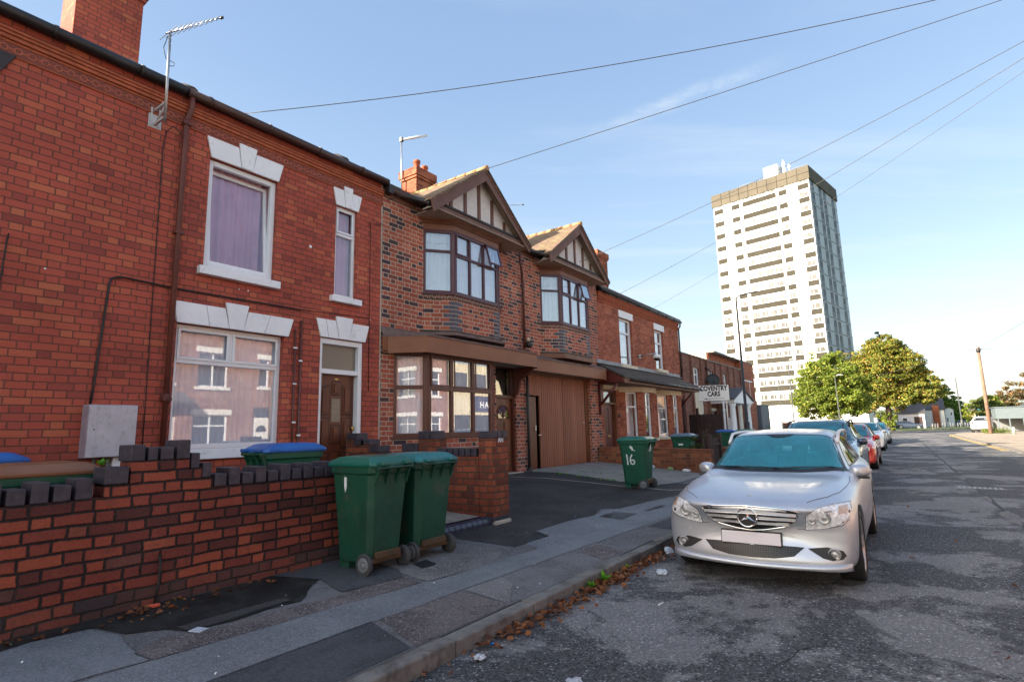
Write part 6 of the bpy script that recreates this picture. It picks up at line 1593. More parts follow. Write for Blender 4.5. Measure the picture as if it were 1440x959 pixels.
# ------------------------------------------------------------------ trees
tree('broadleaf_tree', 'bright green broad tree in front of the tower block, left of the bigger turning tree', -8.2, 80.0, .2,
     [(-.3, 0, 6.2, 3.4, 3.4, 3.6), (-1.6, 0, 4.2, 2.8, 3, 2.2), (1.4, 0, 4.5, 2.8, 3, 2.6), (0.2, 0, 8.0, 2.0, 2.0, 2.2), (2.6, 0, 5.6, 1.9, 2, 2.6)], M['leaf_green'], 52000, .23, 3, .28)
tree('broadleaf_tree', 'largest tree, turning gold and orange over green, standing by the road end', -3.0, 100.0, .2,
     [(0, 0, 9.0, 4.2, 4.0, 4.2), (-3.2, 0, 8.4, 2.8, 3, 3.0), (-3.0, 0, 5.2, 3.2, 3, 2.2), (2.6, 0, 8.6, 2.8, 3, 2.6), (4.2, 0, 6.4, 2.6, 3, 2.2), (.4, 0, 12.4, 2.4, 3, 2.0), (5.0, -1, 4.9, 1.7, 2.5, 1.2), (1.5, 0, 5.2, 2.6, 3, 1.8)], M['leaf_autumn'], 85000, .26, 8, .45)
tree('shrub', 'yellow-green shoots sprouting round the foot of the largest tree', -3.0, 98.8, .1, [(0, 0, 1.6, .9, .8, 1.3), (-.8, 0, 2.4, .9, .6, .8)], M['leaf_green'], 1500, .22, 11, .08)
tree('dark_pine', 'dark pine top poking above the largest tree', -1.6, 135, .1, [(-2.9, 0, 18.2, 1.0, 1.0, 1.6), (-2.9, 0, 14, 2, 2, 3)], M['leaf_dark'], 3500, .35, 12, .3)
tree('conifer', 'light green cone-shaped conifer past the road end', 6.6, 160.0, .1,
     [(0, 0, 3.4, 3.3, 3, 2.6), (0, 0, 6.0, 2.2, 2.2, 2.4), (0, 0, 8.3, 1.0, 1.0, 1.8)], M['leaf_conifer'], 9000, .34, 5, .3)
tree('rusty_tree', 'thin rust-coloured tree hanging over the grey shed at the right edge', 12.9, 92.0, .1,
     [(-.6, 0, 5.0, 2.8, 2.5, 1.7), (-1.8, 0, 3.8, 2.0, 2, 1.2), (1.2, 0, 5.4, 2.4, 2, 1.8)], M['leaf_rust'], 5200, .24, 6, .16)
tree('dark_shrub', 'dark bush behind the telegraph pole', 9.8, 120.0, .1, [(0, 0, 2.6, 2.4, 2, 2.4), (2.2, 0, 2.9, 2.0, 2, 2.2)], M['leaf_dark'], 3000, .30, 16, .1)
tree('dark_shrub', 'low dark shrub with seed heads behind the garden gate', -4.95, 16.2, .1, [(0, .1, .75, .35, .3, .5), (.15, .5, .6, .3, .3, .4)], M['leaf_dark'], 900, .06, 17, .02, z0=.1)
tree('yellow_shrub', 'small yellow shrub at the foot of the conifer', 5.6, 152, .1, [(0, 0, 1.3, 1.5, 1, 1.1)], M['leaf_green'], 700, .26, 18, .05)
tree('garden_tree', 'dark green tree low behind the van and the telegraph pole', 11.2, 132, .1, [(0, 0, 3.4, 2.6, 2, 2.4), (-2.0, 0, 2.6, 2, 2, 1.8)], M['leaf_green'], 4500, .30, 61, .15)
tree('garden_tree', 'brownish tree between the small orange house and the shed', 15.0, 150, .1, [(0, 0, 4.2, 3.0, 2, 2.6)], M['leaf_rust'], 3500, .30, 62, .15)
tree('garden_tree', 'green tree behind the white houses left of the conifer', .5, 158, .1, [(0, 0, 6, 3.4, 3, 2.8), (3.0, 0, 4.6, 2.4, 2, 2.0)], M['leaf_autumn'], 6000, .34, 63, .2)
# far wood as one mass along the skyline
r = np.random.default_rng(31); pts = []
for i in range(150):
    cx = -120 + 260 * i / 149 + r.normal() * 3; cy = 300 + r.normal() * 12; hh = 4.5 + 3.0 * abs(math.sin(i * .35)) + r.uniform(0, 2)
    m = 170; q = r.normal(size=(m, 3)); q /= np.linalg.norm(q, axis=1)[:, None]; q *= (r.uniform(0, 1, m) ** .4)[:, None] * np.array([4.5, 3, hh * .55]); pts.append(np.array([cx, cy, hh * .5]) + q)
v, f = leaf_cloud(np.concatenate(pts), 1.0, seed=3); tag(mesh_np('far_wood', v, f, M['leaf_dark']), 'distant belt of trees along the horizon', 'trees', kind='stuff')
r = np.random.default_rng(32); pts = []
for i in range(60):
    cx = 5.9 + .7 * r.uniform(-1, 1.6); cy = 69.5 + r.uniform(-.8, 1.2); m = 22
    q = r.normal(size=(m, 3)) * np.array([.09, .09, .16]); pts.append(np.array([cx, cy, .30]) + q)
v, f = leaf_cloud(np.concatenate(pts), .13, droop=-.5, aspect=.3, seed=4); tag(mesh_np('rough_grass', v, f, M['leaf_green']), 'patch of rough yellow grass beside the telegraph pole', 'grass', kind='stuff')

# ------------------------------------------------------------------ far houses, shed, fences at the road end
def simple_house(name, label, x0, x1, y0, y1, h, pitch, wall, roof, gable='x', wins=(), chim=None, doors=()):
    t = thing(name, label, 'house', ((x0 + x1) / 2, (y0 + y1) / 2, .05))
    mb = MB(); mb.box(x0, x1, y0, y1, .05, h)
    if gable == 'x':   # ridge along x
        ym = (y0 + y1) / 2; zr = h + pitch * (y1 - y0) / 2
        for x, dx in ((x0, .1), (x1 - .1, .1)): mb.prism([(x, y0, h + .002), (x, y1, h + .002), (x, ym, zr)], [(x + dx, y0, h + .002), (x + dx, y1, h + .002), (x + dx, ym, zr)])
        r_ = MB()
        for s in (-1, 1):
            ye = ym + s * ((y1 - y0) / 2 + .25); A = [(x0 - .2, ye, h - .12), (x0 - .2, ym, zr + .02), (x0 - .2, ym, zr + .14), (x0 - .2, ye, h)]
            r_.prism(A, [(x1 + .2, p[1], p[2]) for p in A])
    else:
        xm = (x0 + x1) / 2; zr = h + pitch * (x1 - x0) / 2
        for y, dy in ((y0, .1), (y1 - .1, .1)): mb.prism([(x0, y, h + .002), (x1, y, h + .002), (xm, y, zr)], [(x0, y + dy, h + .002), (x1, y + dy, h + .002), (xm, y + dy, zr)])
        r_ = MB()
        for s in (-1, 1):
            xe = xm + s * ((x1 - x0) / 2 + .25); A = [(xe, y0 - .2, h - .12), (xm, y0 - .2, zr + .02), (xm, y0 - .2, zr + .14), (xe, y0 - .2, h)]
            r_.prism(A, [(p[0], y1 + .2, p[2]) for p in A])
    mb.build('wall', wall, t); r_.build('roof', roof, t)
    for (a, b, c, d) in wins:
        m = MB(); m.box(a, b, y0 - .05, y0 + .02, c, d); w = m.build('window', M['upvc'], t)
        m = MB(); m.box(a + .09, b - .09, y0 - .058, y0 - .052, c + .09, d - .09); m.build('pane', M['tw_dark'], w)
    for (a, b, c) in doors:
        m = MB(); m.box(a, b, y0 - .05, y0 + .02, .05, c); m.build('door', M['fence_dark'], t)
    if chim:
        m = MB(); m.box(*chim); m.build('chimney', M['brick_chim'], t)
    return t
M['rend_white'] = paint('white_render_far', (.62, .64, .66), .8, .08, 1, 0)
M['rend_lilac'] = paint('pale_lilac_render', (.46, .46, .54), .8, .08, 1, 0)
M['red_band'] = paint('red_tile_hanging', (.22, .06, .05), .8, .2, 2, 0)
# sight lines: x/y -0.030 .. +0.015 show left of centre, y 130-190
simple_house('bungalow', 'white house with a dark roof just right of the largest tree trunk', -2.6, 1.6, 134, 141, 2.9, .55, M['rend_lilac'], M['slate'], 'x', wins=((-2.0, -1.1, 1.0, 2.1),), doors=((-.1, 1.2, 2.2),))
simple_house('house', 'white rendered house with a red chimney breast beyond the green', 1.9, 4.9, 140, 150, 3.6, .45, M['rend_white'], M['slate'], 'x', chim=(3.0, 4.1, 139.6, 140.4, .1, 4.4))
simple_house('house', 'far row house with small dark windows left of the conifer', 5.2, 6.6, 146, 170, 3.6, .5, M['rend_white'], M['slate'], 'y', wins=((5.3, 5.7, 1.0, 2.0), (6.0, 6.4, 2.3, 3.1)))
simple_house('house', 'low pale building with a garage door seen between the parked cars and the trees', -9.8, -5.6, 122, 128, 2.4, .1, M['rend_lilac'], M['slate'], 'x', doors=((-7.0, -6.1, 2.1),), wins=((-9.0, -7.3, .5, 2.0),))
simple_house('house', 'small orange-brown house far away between conifer and pole', 12.4, 14.4, 210, 216, 3.4, .4, paint('far_orange_render', (.45, .25, .17), .8, .1, 1, 0), M['tile_grey'], 'x')
simple_house('hall', 'small building with a turquoise roof far down the road', 15.0, 18.0, 205, 214, 2.2, .5, M['rend_white'], paint('turquoise_roof', (.06, .32, .38), .5, .1, 1, 0), 'x')
simple_house('house', 'house with a dark gable behind the grey shed', 14.8, 20, 118, 128, 3.4, .8, M['brick_opp'], M['slate'], 'y')
# grey shed at the right edge
sh = thing('shed', 'pale blue-grey panelled building on posts at the right edge', 'shed', (11.5, 78, .1))
M['shed_grey'] = paint('blue_grey_sheeting', (.095, .125, .14), .5, .12, 2, 0)
mb = MB(); mb.hexa([(7.0, 78, 1.45), (16, 78, 1.45), (16, 82, 1.45), (7.0, 82, 1.45), (7.0, 78, 2.62), (16, 78, 2.62), (16, 82, 2.62), (7.0, 82, 2.62)]); mb.build('wall', M['shed_grey'], sh)
mb = MB(); mb.box(6.9, 16.1, 77.9, 82.1, 2.62, 2.70); mb.build('roof', M['shed_grey'], sh)
mb = MB()
for x in (7.1, 8.0, 9.1, 10.4, 12.0): mb.box(x, x + .10, 78.05, 78.15, .1, 1.45)
mb.build('post', M['shed_grey'], sh)
mb = MB(); mb.box(7.1, 16, 81.9, 82.0, .1, 1.45); mb.build('back_panel', M['hub_grey'], sh)
for i, (lab, x) in enumerate((('first pale stone bollard by the rough grass', 7.02), ('second pale stone bollard nearest the right edge', 7.75))):
    mb = MB(); mb.lathe((x, 66.5 - i, .1), (0, 0, 1), [(0, .11), (.55, .10), (.62, .05)], 10); tag(mb.build('bollard', M['concrete_pale']), lab, 'bollard')
# white posts along the green
mb = MB(); mb.lathe((0, 0, 0), (0, 0, 1), [(0, .10), (.85, .09), (.95, .03)], 8)
me = mb.build('post', M['opp_white']); me.location = (2.2, 112, .05)
tag(me, 'white posts edging the green at the road end', 'post', 'white posts edging the green')
for i in range(1, 17):
    c = me.copy(); COL.objects.link(c); c.location = (2.2 + i * .34 + (.3 if i % 3 == 0 else 0), 112 + i * .45, .05)
# green litter bin and railings in front of the tower
t = thing('railings', 'green metal railings with brick piers in front of the tower block', 'railings', (-9.6, 52, .3))
mb = MB()
for i in range(60):
    y = 43 + i * .32; mb.tube([(-8.6, y, .3), (-8.6, y, 1.35)], .012, 4, caps=False)
mb.box(-8.62, -8.58, 43, 62.2, 1.32, 1.36); mb.box(-8.62, -8.58, 43, 62.2, .42, .46); mb.build('bars', M['steel_green'], t)
for y in (50.5, 57.5, 62.3):
    mb = MB(); mb.box(-8.85, -8.35, y, y + 1.1, .2, 1.55); mb.build('pier', M['brick_red_pale'], t)
t = thing('low_wall', 'long low brick wall with a pale coping beneath the two big trees', 'wall', (-9, 72, .2))
mb = MB(); mb.hexa([(-12, 70, .2), (-5.0, 86, .2), (-5.0, 86.3, .2), (-12, 70.3, .2), (-12, 70, 1.35), (-5.0, 86, 1.35), (-5.0, 86.3, 1.35), (-12, 70.3, 1.35)]); mb.build('brickwork', M['brick_chim'], t)
mb = MB(); mb.hexa([(-12, 69.95, 1.352), (-5.0, 85.95, 1.352), (-5.0, 86.35, 1.352), (-12, 70.35, 1.352), (-12, 69.95, 1.45), (-5.0, 85.95, 1.45), (-5.0, 86.35, 1.45), (-12, 70.35, 1.45)]); mb.build('coping', M['concrete_pale'], t)
t = thing('steel_container', 'blue-grey metal container standing right of the office porch', 'container', (-10.5, 47, .2))
mb = MB(); mb.box(-12.5, -9.6, 46.5, 49.5, .2, 2.9)
for i in range(14): mb.box(-12.4 + i * .2, -12.3 + i * .2, 46.47, 46.5, .3, 2.8)
mb.build('body', M['tw_grey'], t)
mb = MB(); mb.box(-12.55, -9.55, 46.45, 49.55, 2.9, 2.97); mb.build('roof', M['shed_grey'], t)

# ------------------------------------------------------------------ the row across the street (seen mirrored in the windows, throws warm light back)
random.seed(9)
OXX = 8.6
FOp = ((OXX, 0), (0, -1), (-1, 0))     # u runs along -y
def opp_house(k, y0, y1, wall, label, doorx, white=True):
    t = thing('terraced_house', label, 'house', (OXX + 4, (y0 + y1) / 2, .1))
    F = ((OXX, y1), (0, -1), (-1, 0)); W_ = y1 - y0
    holes = [(.7, 2.0, 3.6, 5.1), (2.95, 3.45, 3.7, 5.0), (.6, 2.1, .95, 2.4), (2.75, 3.65, .3, 2.75)]
    mb = MB(); wall_holes(mb, F, .002, W_ - .002, .1, 6.0, holes); mb.build('front_wall', wall, t)
    mb = MB(); mb.box(OXX + .281, OXX + .35, y0, y1, .1, 6.0); mb.box(OXX + .351, OXX + 8, y0, y0 + .1, .1, 6.0); mb.box(OXX + .351, OXX + 8, y1 - .1, y1, .1, 6); mb.build('inner_wall', M['dark_inside'], t)
    mb = MB()
    A = [(OXX - .15, y0, 5.95), (OXX + 4.2, y0, 8.4), (OXX + 4.2, y0, 8.5), (OXX - .15, y0, 6.05)]; mb.prism(A, [(p[0], y1, p[2]) for p in A])
    A = [(OXX + 8.4, y0, 5.95), (OXX + 4.2, y0, 8.4), (OXX + 4.2, y0, 8.5), (OXX + 8.4, y0, 6.05)]; mb.prism(A, [(p[0], y1, p[2]) for p in A]); mb.build('roof', M['tile_grey'], t)
    mb = MB(); mb.tube([(OXX - .12, y0, 5.98), (OXX - .12, y1, 5.98)], .06, 8); mb.build('gutter', M['gutter_dark'], t)
    for (a, b, c, d) in holes[:3]:
        window(t, F, a, b, c, d, rows=(c + (d - c) * .68,), cols=((a + b) / 2,) if b - a > 1 else (), fw=.07, gl='tw_dark', back=None)
        m = MB(); m.lbox(F, a - .12, b + .12, d, d + .24, -.02, .03); m.build('lintel', M['opp_white'], t)
        m = MB(); m.lbox(F, a - .1, b + .1, c - .12, c, -.02, .08); m.build('window_sill', M['opp_white'], t)
    m = MB(); m.lbox(F, 2.75, 3.65, .3, 2.75, -.16, -.10); m.build('door_frame', M['opp_white'], t)
    m = MB(); m.lbox(F, 2.83, 3.57, .35, 2.25, -.10, -.07)
    for a in (2.92, 3.24): m.lbox(F, a, a + .24, .5, 1.2, -.07, -.055)
    dr = m.build('front_door', M['opp_white'], t)
    m = MB(); m.lprism(F, [(3.2 + .26 * math.cos(math.pi * i / 8), 1.65 + .30 * math.sin(math.pi * i / 8)) for i in range(9)], -.07, -.06); m.build('fan_pane', M['tw_dark'], dr)
    m = MB(); m.lbox(F, 2.8, 3.6, 2.3, 2.7, -.10, -.09); m.build('fanlight', M['tw_dark'], t)
    if k % 2 == 0:
        m = MB(); A = [(OXX, y1 - 2.5, 3.25), (OXX - .8, y1 - 2.5, 2.85), (OXX - .8, y1 - 2.5, 2.93), (OXX, y1 - 2.5, 3.33)]; m.prism(A, [(p[0], y1 - 3.9, p[2]) for p in A]); m.build('door_canopy', M['tile_grey'], t)
    m = MB(); m.box(OXX + 3.8, OXX + 4.6, y0 + .1, y0 + 1.0, 7.6, 9.7); m.build('chimney', M['brick_chim'], t)
    m = MB(); m.box(OXX - 2.0, OXX - 1.8, y0, y1 - 1.3, .1, 1.0); m.build('garden_wall', wall, t)
M['peach'] = paint('peach_render', (.55, .36, .24), .85, .1, 1, 0)  # peach is the render's own colour
yy = -16.0
for k in range(10):
    wl = [M['brick_opp'], M['brick_opp'], M['brick_opp']][k % 3]
    if 24 <= yy < 29: wl = M['opp_cream']
    if 15.5 <= yy < 20: wl = M['peach']
    opp_house(k, yy, yy + 4.2, wl, ['red brick', 'orange brick', 'plain brick', 'brick', 'pale brick', 'weathered brick', 'mottled brick', 'peach rendered', 'brick', 'cream rendered'][k] + ' terraced house across the street, %s from the near end of its row' % ['first', 'second', 'third', 'fourth', 'fifth', 'sixth', 'seventh', 'eighth', 'ninth', 'tenth'][k], 0); yy += 4.202
sgn = thing('shop_sign', 'dark blue shop sign across the street, mirrored in the brown bay window', 'sign', (OXX - .1, 30.5, 3.0))
# last unit is a shop
t = thing('corner_shop', 'cream corner shop across the street beneath the dark blue sign', 'shop', (OXX + 4, 29, .1))
mb = MB(); mb.box(OXX, OXX + 8, 26.05, 33.5, .1, 5.8); mb.build('wall', M['opp_cream'], t)
mb = MB()
for a in (26.6, 28.6, 31.0): mb.box(OXX - .05, OXX + .0, a, a + 1.5, .7, 2.5); mb.box(OXX - .05, OXX, a, a + 1.2, 4.0, 5.2)
mb.build('window', M['tw_dark'], t)
mb = MB(); mb.box(OXX - .12, OXX - .04, 28.2, 33.4, 2.75, 3.75); mb.build('board', M['sky_blue_sign'], sgn)
text_obj('lettering', 'AH', .62, M['sign_white'], sgn, basis((OXX - .13, 29.5, 3.15), (0, -1, 0), (0, 0, 1)), .003, .012, spacing=1.2)
for i, (x, y, s) in enumerate(((12.5, 40.5, 1.0), (15, 48, 1.2))):
    tree('street_tree', ['leafy green tree beyond the corner shop across the street', 'second leafy tree further beyond the corner shop across the street'][i], x, y, .1, [(0, 0, 5.2 * s, 2.6 * s, 2.6 * s, 2.8 * s), (1.2, .5, 4 * s, 2 * s, 2 * s, 2 * s)], M['leaf_green'], 3500, .34, 40 + i, .22)
# ------------------------------------------------------------------ cars (front faces -Y in local space, nose at y=0)
def lerp_table(T, s):
    for a, b in zip(T[:-1], T[1:]):
        if a[0] <= s <= b[0]:
            t = (s - a[0]) / (b[0] - a[0]); t = t * t * (3 - 2 * t) if False else t
            return [p + (q - p) * t for p, q in zip(a, b)]
    return list(T[-1])
# station table: s, half width, z bottom, z shoulder, x glass base, z glass base, x cant rail, z cant rail, z top
ESTATE = [
    (0.00, .775, .27, .620, .60, .675, .35, .690, .695),
    (0.03, .815, .20, .655, .66, .725, .38, .740, .745),
    (0.10, .850, .165, .685, .70, .765, .42, .790, .795),
    (0.30, .868, .155, .725, .73, .810, .48, .838, .846),
    (0.62, .882, .155, .770, .75, .850, .52, .882, .892),
    (1.00, .885, .155, .820, .76, .890, .55, .918, .927),
    (1.34, .885, .160, .852, .765, .908, .58, .925, .930),
    (1.50, .885, .160, .870, .775, .925, .60, .935, .945),
    (1.90, .885, .160, .900, .760, .962, .60, 1.175, 1.205),
    (2.22, .885, .160, .910, .755, .966, .590, 1.335, 1.370),
    (2.45, .885, .160, .915, .755, .970, .585, 1.375, 1.415),
    (3.00, .885, .165, .925, .755, .978, .575, 1.390, 1.432),
    (3.70, .882, .180, .935, .750, .988, .560, 1.375, 1.418),
    (4.15, .872, .210, .940, .735, .995, .540, 1.340, 1.385),
    (4.38, .855, .250, .935, .715, .990, .535, 1.235, 1.285),
    (4.52, .830, .300, .900, .690, .960, .530, 1.010, 1.030),
    (4.60, .780, .380, .820, .640, .860, .480, .880, .890)]
HATCH = [(s * .955 if s > 0 else 0,) + tuple([w * .985, zb, zs * 1.02, xb * .985, zg * 1.02, xc, zc * 1.01, zt * 1.015]) for (s, w, zb, zs, xb, zg, xc, zc, zt) in ESTATE]
SUV = [(s, w * 1.02, zb * 1.15, zs * 1.13, xb, zg * 1.12, xc * 1.02, zc * 1.09, zt * 1.085) for (s, w, zb, zs, xb, zg, xc, zc, zt) in ESTATE]

def car(label, x, y, rz, paintm, table=ESTATE, scale=1.0, detail=2, rails=False, glassm='car_glass', cat='car', star=False, sx=1.0, lamp='lamp_clear', name='parked_car', z=0.0):
    t = thing(name, label, cat, (x, y, z), rz); t['_loc'] = 1
    Ln = table[-1][0]; HW = table[8][1]
    def ring(T):
        s, w, zb, zs, xb, zg, xc, zc, zt = T
        return [(0, zb), (w * .78, zb), (w * .955, zb + .035), (w * .99, zb + (zs - zb) * .28), (w, zb + (zs - zb) * .60), (w * .99, zb + (zs - zb) * .85), (w * .955, zs), (xb, zg), (xb * .55 + xc * .45, zg * .5 + zc * .5), (xc, zc), (xc * .72, zt - (zt - zc) * .30 if zt - zc > .02 else zt - .008), (0, zt)]
    stations = sorted(set([T[0] for T in table] + [.18, .45, .8, 1.18, 1.7, 2.05, 2.7, 3.35, 3.95]))
    rows = []
    bm = bmesh.new()
    def bulge(xx, s): 
        f = max(0, 1 - s / 1.15); rb = max(0, (s - (Ln - .8)) / .8)
        k = (abs(xx) / .885) ** 2.3
        return .30 * k * f ** 1.3 - .17 * (abs(xx) / .885) ** 2.6 * rb
    for s in stations:
        s = min(s, Ln); R_ = ring(lerp_table(table, s)); row = []
        pts = [(-a, b) for a, b in R_[::-1][:-1]] + [(a, b) for a, b in R_][0:]
        pts = [(-a, b) for a, b in R_[1:-1]][::-1]
        full = [(a, b) for a, b in R_] + pts   # bottom centre, right side up, top centre, left side down
        # right side is +x
        for a, b in full: row.append(bm.verts.new((a, s + bulge(a, s), b)))
        rows.append(row)
    n = len(rows[0])
    for r0, r1 in zip(rows[:-1], rows[1:]):
        for i in range(n): bm.faces.new([r0[i], r0[(i + 1) % n], r1[(i + 1) % n], r1[i]])
    bm.faces.new(rows[0][::-1]); bm.faces.new(rows[-1])
    bmesh.ops.recalc_face_normals(bm, faces=bm.faces)
    me = bpy.data.meshes.new('body'); bm.to_mesh(me); bm.free()
    tmp = bpy.data.objects.new('tmpcar', me); COL.objects.link(tmp)
    sub = tmp.modifiers.new('s', 'SUBSURF'); sub.levels = 2; sub.render_levels = 2
    wr = .325 if table is not SUV else .36; ax = (.82, .82 + 2.76 * (Ln / 4.6))
    cutters = []
    for a in ax:
        cb = MB(); cb.lathe((-1.2, a, wr + .0), (1, 0, 0), [(0, wr + .055), (.62, wr + .055)], 40, smooth=False); cb.lathe((.58, a, wr), (1, 0, 0), [(0, wr + .055), (.62, wr + .055)], 40, smooth=False)
        bmesh.ops.recalc_face_normals(cb.bm, faces=cb.bm.faces)
        mc = bpy.data.meshes.new('cut'); cb.bm.to_mesh(mc); cb.bm.free(); co = bpy.data.objects.new('cut', mc); COL.objects.link(co); cutters.append(co)
        bo = tmp.modifiers.new('b', 'BOOLEAN'); bo.operation = 'DIFFERENCE'; bo.object = co; bo.solver = 'EXACT'
    kl = Ln / 4.6; kz0 = table[5][8] / .932; kg0 = table[11][8] / 1.435
    full_s = None
    def sidept(a, b): return (a * kl, b * (kg0 if b > 1.0 else 1) + ((kz0 - 1) * .95 if b <= 1.0 else 0))
    bot_ = [(0, 1.50), (.3, 1.515), (.55, 1.565), (.70, 1.64)]; rt_ = [(.735, 1.70), (.70, 1.80), (.655, 1.97), (.61, 2.12), (.575, 2.235), (.50, 2.245), (.25, 2.225), (0, 2.215)]
    scr = bot_ + rt_; scr = scr + [(-a, b) for a, b in scr[::-1]][1:-1]; scr = [(a * HW / .885, b * kl) for a, b in scr]
    SIDE = [[(1.98, 1.00), (2.76, 1.005), (2.76, 1.335), (2.50, 1.322), (2.24, 1.20)], [(2.84, 1.005), (3.50, 1.015), (3.50, 1.338), (2.84, 1.34)], [(3.58, 1.015), (4.13, 1.03), (4.07, 1.22), (3.95, 1.305), (3.58, 1.335)]]
    REAR = [(-.50, 1.04 * kg0), (.50, 1.04 * kg0), (.45, 1.28 * kg0), (-.45, 1.28 * kg0)]
    def shrink(P_, f):
        cx = sum(p[0] for p in P_) / len(P_); cy = sum(p[1] for p in P_) / len(P_); return [(cx + (p[0] - cx) * f, cy + (p[1] - cy) * f) for p in P_]
    def addcut(cb):
        bmesh.ops.recalc_face_normals(cb.bm, faces=cb.bm.faces); mc = bpy.data.meshes.new('cut'); cb.bm.to_mesh(mc); cb.bm.free(); mc.materials.append(M['interior'])
        co = bpy.data.objects.new('cut', mc); COL.objects.link(co); cutters.append(co)
        bo = tmp.modifiers.new('b', 'BOOLEAN'); bo.operation = 'DIFFERENCE'; bo.object = co; bo.solver = 'EXACT'; bo.material_mode = 'TRANSFER'
    if detail > 1:
        me.materials.append(paintm)
        cb = MB(); rgs = []
        for s in (1.68, 1.9, 2.22, 2.45, 3.0, 3.7, 4.1, 4.28):
            q = lerp_table(table, s * kl); xb_, zg_, xc_, zc_, zt_ = q[4] - .05, q[5], q[6] - .045, q[7] - .06, q[8] - .05
            rgs.append([cb.bm.verts.new((a_, s * kl, b_)) for a_, b_ in ((-xb_, .42), (xb_, .42), (xb_, min(zg_, zc_) - .0), (xc_, zc_), (xc_ * .55, zt_ - .008), (-xc_ * .55, zt_ - .008), (-xc_, zc_), (-xb_, min(zg_, zc_)))])
        for r0, r1 in zip(rgs[:-1], rgs[1:]):
            for i in range(8): cb.face([r0[i], r0[(i + 1) % 8], r1[(i + 1) % 8], r1[i]])
        cb.face(rgs[0][::-1]); cb.face(rgs[-1]); addcut(cb)
        P_ = shrink(scr, .972); cb = MB(); cb.prism([(a_, b_, .955) for a_, b_ in P_], [(a_, b_, 2.0) for a_, b_ in P_]); addcut(cb)
        for W_ in SIDE:
            P_ = shrink([sidept(*p) for p in W_], .965)
            for sg in (1, -1): cb = MB(); cb.prism([(sg * .42, a_, b_) for a_, b_ in P_], [(sg * 1.3, a_, b_) for a_, b_ in P_]); addcut(cb)
        P_ = shrink(REAR, .96); cb = MB(); cb.prism([(a_, Ln - .75, b_) for a_, b_ in P_], [(a_, Ln + .3, b_) for a_, b_ in P_]); addcut(cb)
    bpy.context.view_layer.update(); dg = bpy.context.evaluated_depsgraph_get(); ev = tmp.evaluated_get(dg)
    bmn = bpy.data.meshes.new_from_object(ev); bmn.name = 'body'
    # BVH of the uncut skin for projecting the details
    for md in list(tmp.modifiers)[1:]: md.show_viewport = False
    bpy.context.view_layer.update(); dg = bpy.context.evaluated_depsgraph_get(); skin = bpy.data.meshes.new_from_object(tmp.evaluated_get(dg))
    bvh = BVHTree.FromPolygons([v.co.copy() for v in skin.vertices], [tuple(p.vertices) for p in skin.polygons])
    bpy.data.objects.remove(tmp)
    for c in cutters: bpy.data.objects.remove(c)
    if detail > 1:
        nm = [m_.name if m_ else '' for m_ in bmn.materials]; ii = [i for i, q in enumerate(nm) if q.startswith('dark_car_interior')]
        idx = [1 if p.material_index in ii else 0 for p in bmn.polygons]
        bmn.materials.clear(); bmn.materials.append(paintm); bmn.materials.append(M['interior'])
        for p, i in zip(bmn.polygons, idx): p.material_index = i
    else:
        bmn.materials.clear(); bmn.materials.append(paintm)
    ba = bmesh.new(); ba.from_mesh(bmn)
    for f in ba.faces: f.smooth = True
    for e in ba.edges:
        if len(e.link_faces) == 2 and e.calc_face_angle(0) > R(38): e.smooth = False
    ba.to_mesh(bmn); ba.free()
    body = bpy.data.objects.new('body', bmn); COL.objects.link(body); body.parent = t

    def project(pts, axis, off, lift=0.0, inner=None, rim=None):
        """outline points in 2D -> patch lying on the skin. axis 'f' (x,z from the front), 'r' rear, 's'/'l' sides (y,z), 't' (x,y from above)"""
        b = bmesh.new(); vs = [b.verts.new((p[0], p[1], 0)) for p in pts]; b.faces.new(vs)
        bmesh.ops.triangulate(b, faces=b.faces[:])
        xs = [p[0] for p in pts]; zs = [p[1] for p in pts]; st = .045 if detail > 1 else .12
        for k in range(2):
            lo, hi = (min(xs), max(xs)) if k == 0 else (min(zs), max(zs)); c = lo + st
            while c < hi - .005:
                co = (c, 0, 0) if k == 0 else (0, c, 0); no = (1, 0, 0) if k == 0 else (0, 1, 0)
                bmesh.ops.bisect_plane(b, geom=b.verts[:] + b.edges[:] + b.faces[:], plane_co=co, plane_no=no, dist=1e-5); c += st
        for v in b.verts:
            a, c = v.co.x, v.co.y
            if axis == 'f': o, d = Vector((a, -2, c)), Vector((0, 1, 0))
            elif axis == 'r': o, d = Vector((a, 8, c)), Vector((0, -1, 0))
            elif axis == 's': o, d = Vector((3, a, c)), Vector((-1, 0, 0))
            elif axis == 'l': o, d = Vector((-3, a, c)), Vector((1, 0, 0))
            else: o, d = Vector((a, c, 3)), Vector((0, 0, -1))
            h = bvh.ray_cast(o, d)
            if h[0] is None:
                h = bvh.find_nearest(o + d * 2.5); nn = -d
                v.co = h[0] - d * off if h[0] else o + d * 2
            else:
                nn = h[1] if h[1].dot(d) < 0 else -h[1]; v.co = h[0] + nn * off
        fs = b.faces[:]
        for f in fs: f.smooth = True
        return b
    def patch(name, pts, axis, mat, off=.004, thick=.0, parent=None):
        b = project(pts, axis, off)
        if thick:
            bmesh.ops.solidify(b, geom=b.faces[:], thickness=thick)
        for f in b.faces: f.smooth = True
        d = {'f': Vector((0, -1, 0)), 'r': Vector((0, 1, 0)), 's': Vector((1, 0, 0)), 'l': Vector((-1, 0, 0)), 't': Vector((0, 0, 1))}[axis]
        b.normal_update()
        for f in b.faces:
            if f.normal.dot(d) < 0: f.normal_flip()
        m_ = bpy.data.meshes.new(name); b.to_mesh(m_); b.free(); m_.materials.append(M[mat] if isinstance(mat, str) else mat)
        o = bpy.data.objects.new(name, m_); COL.objects.link(o); o.parent = parent or t; return o
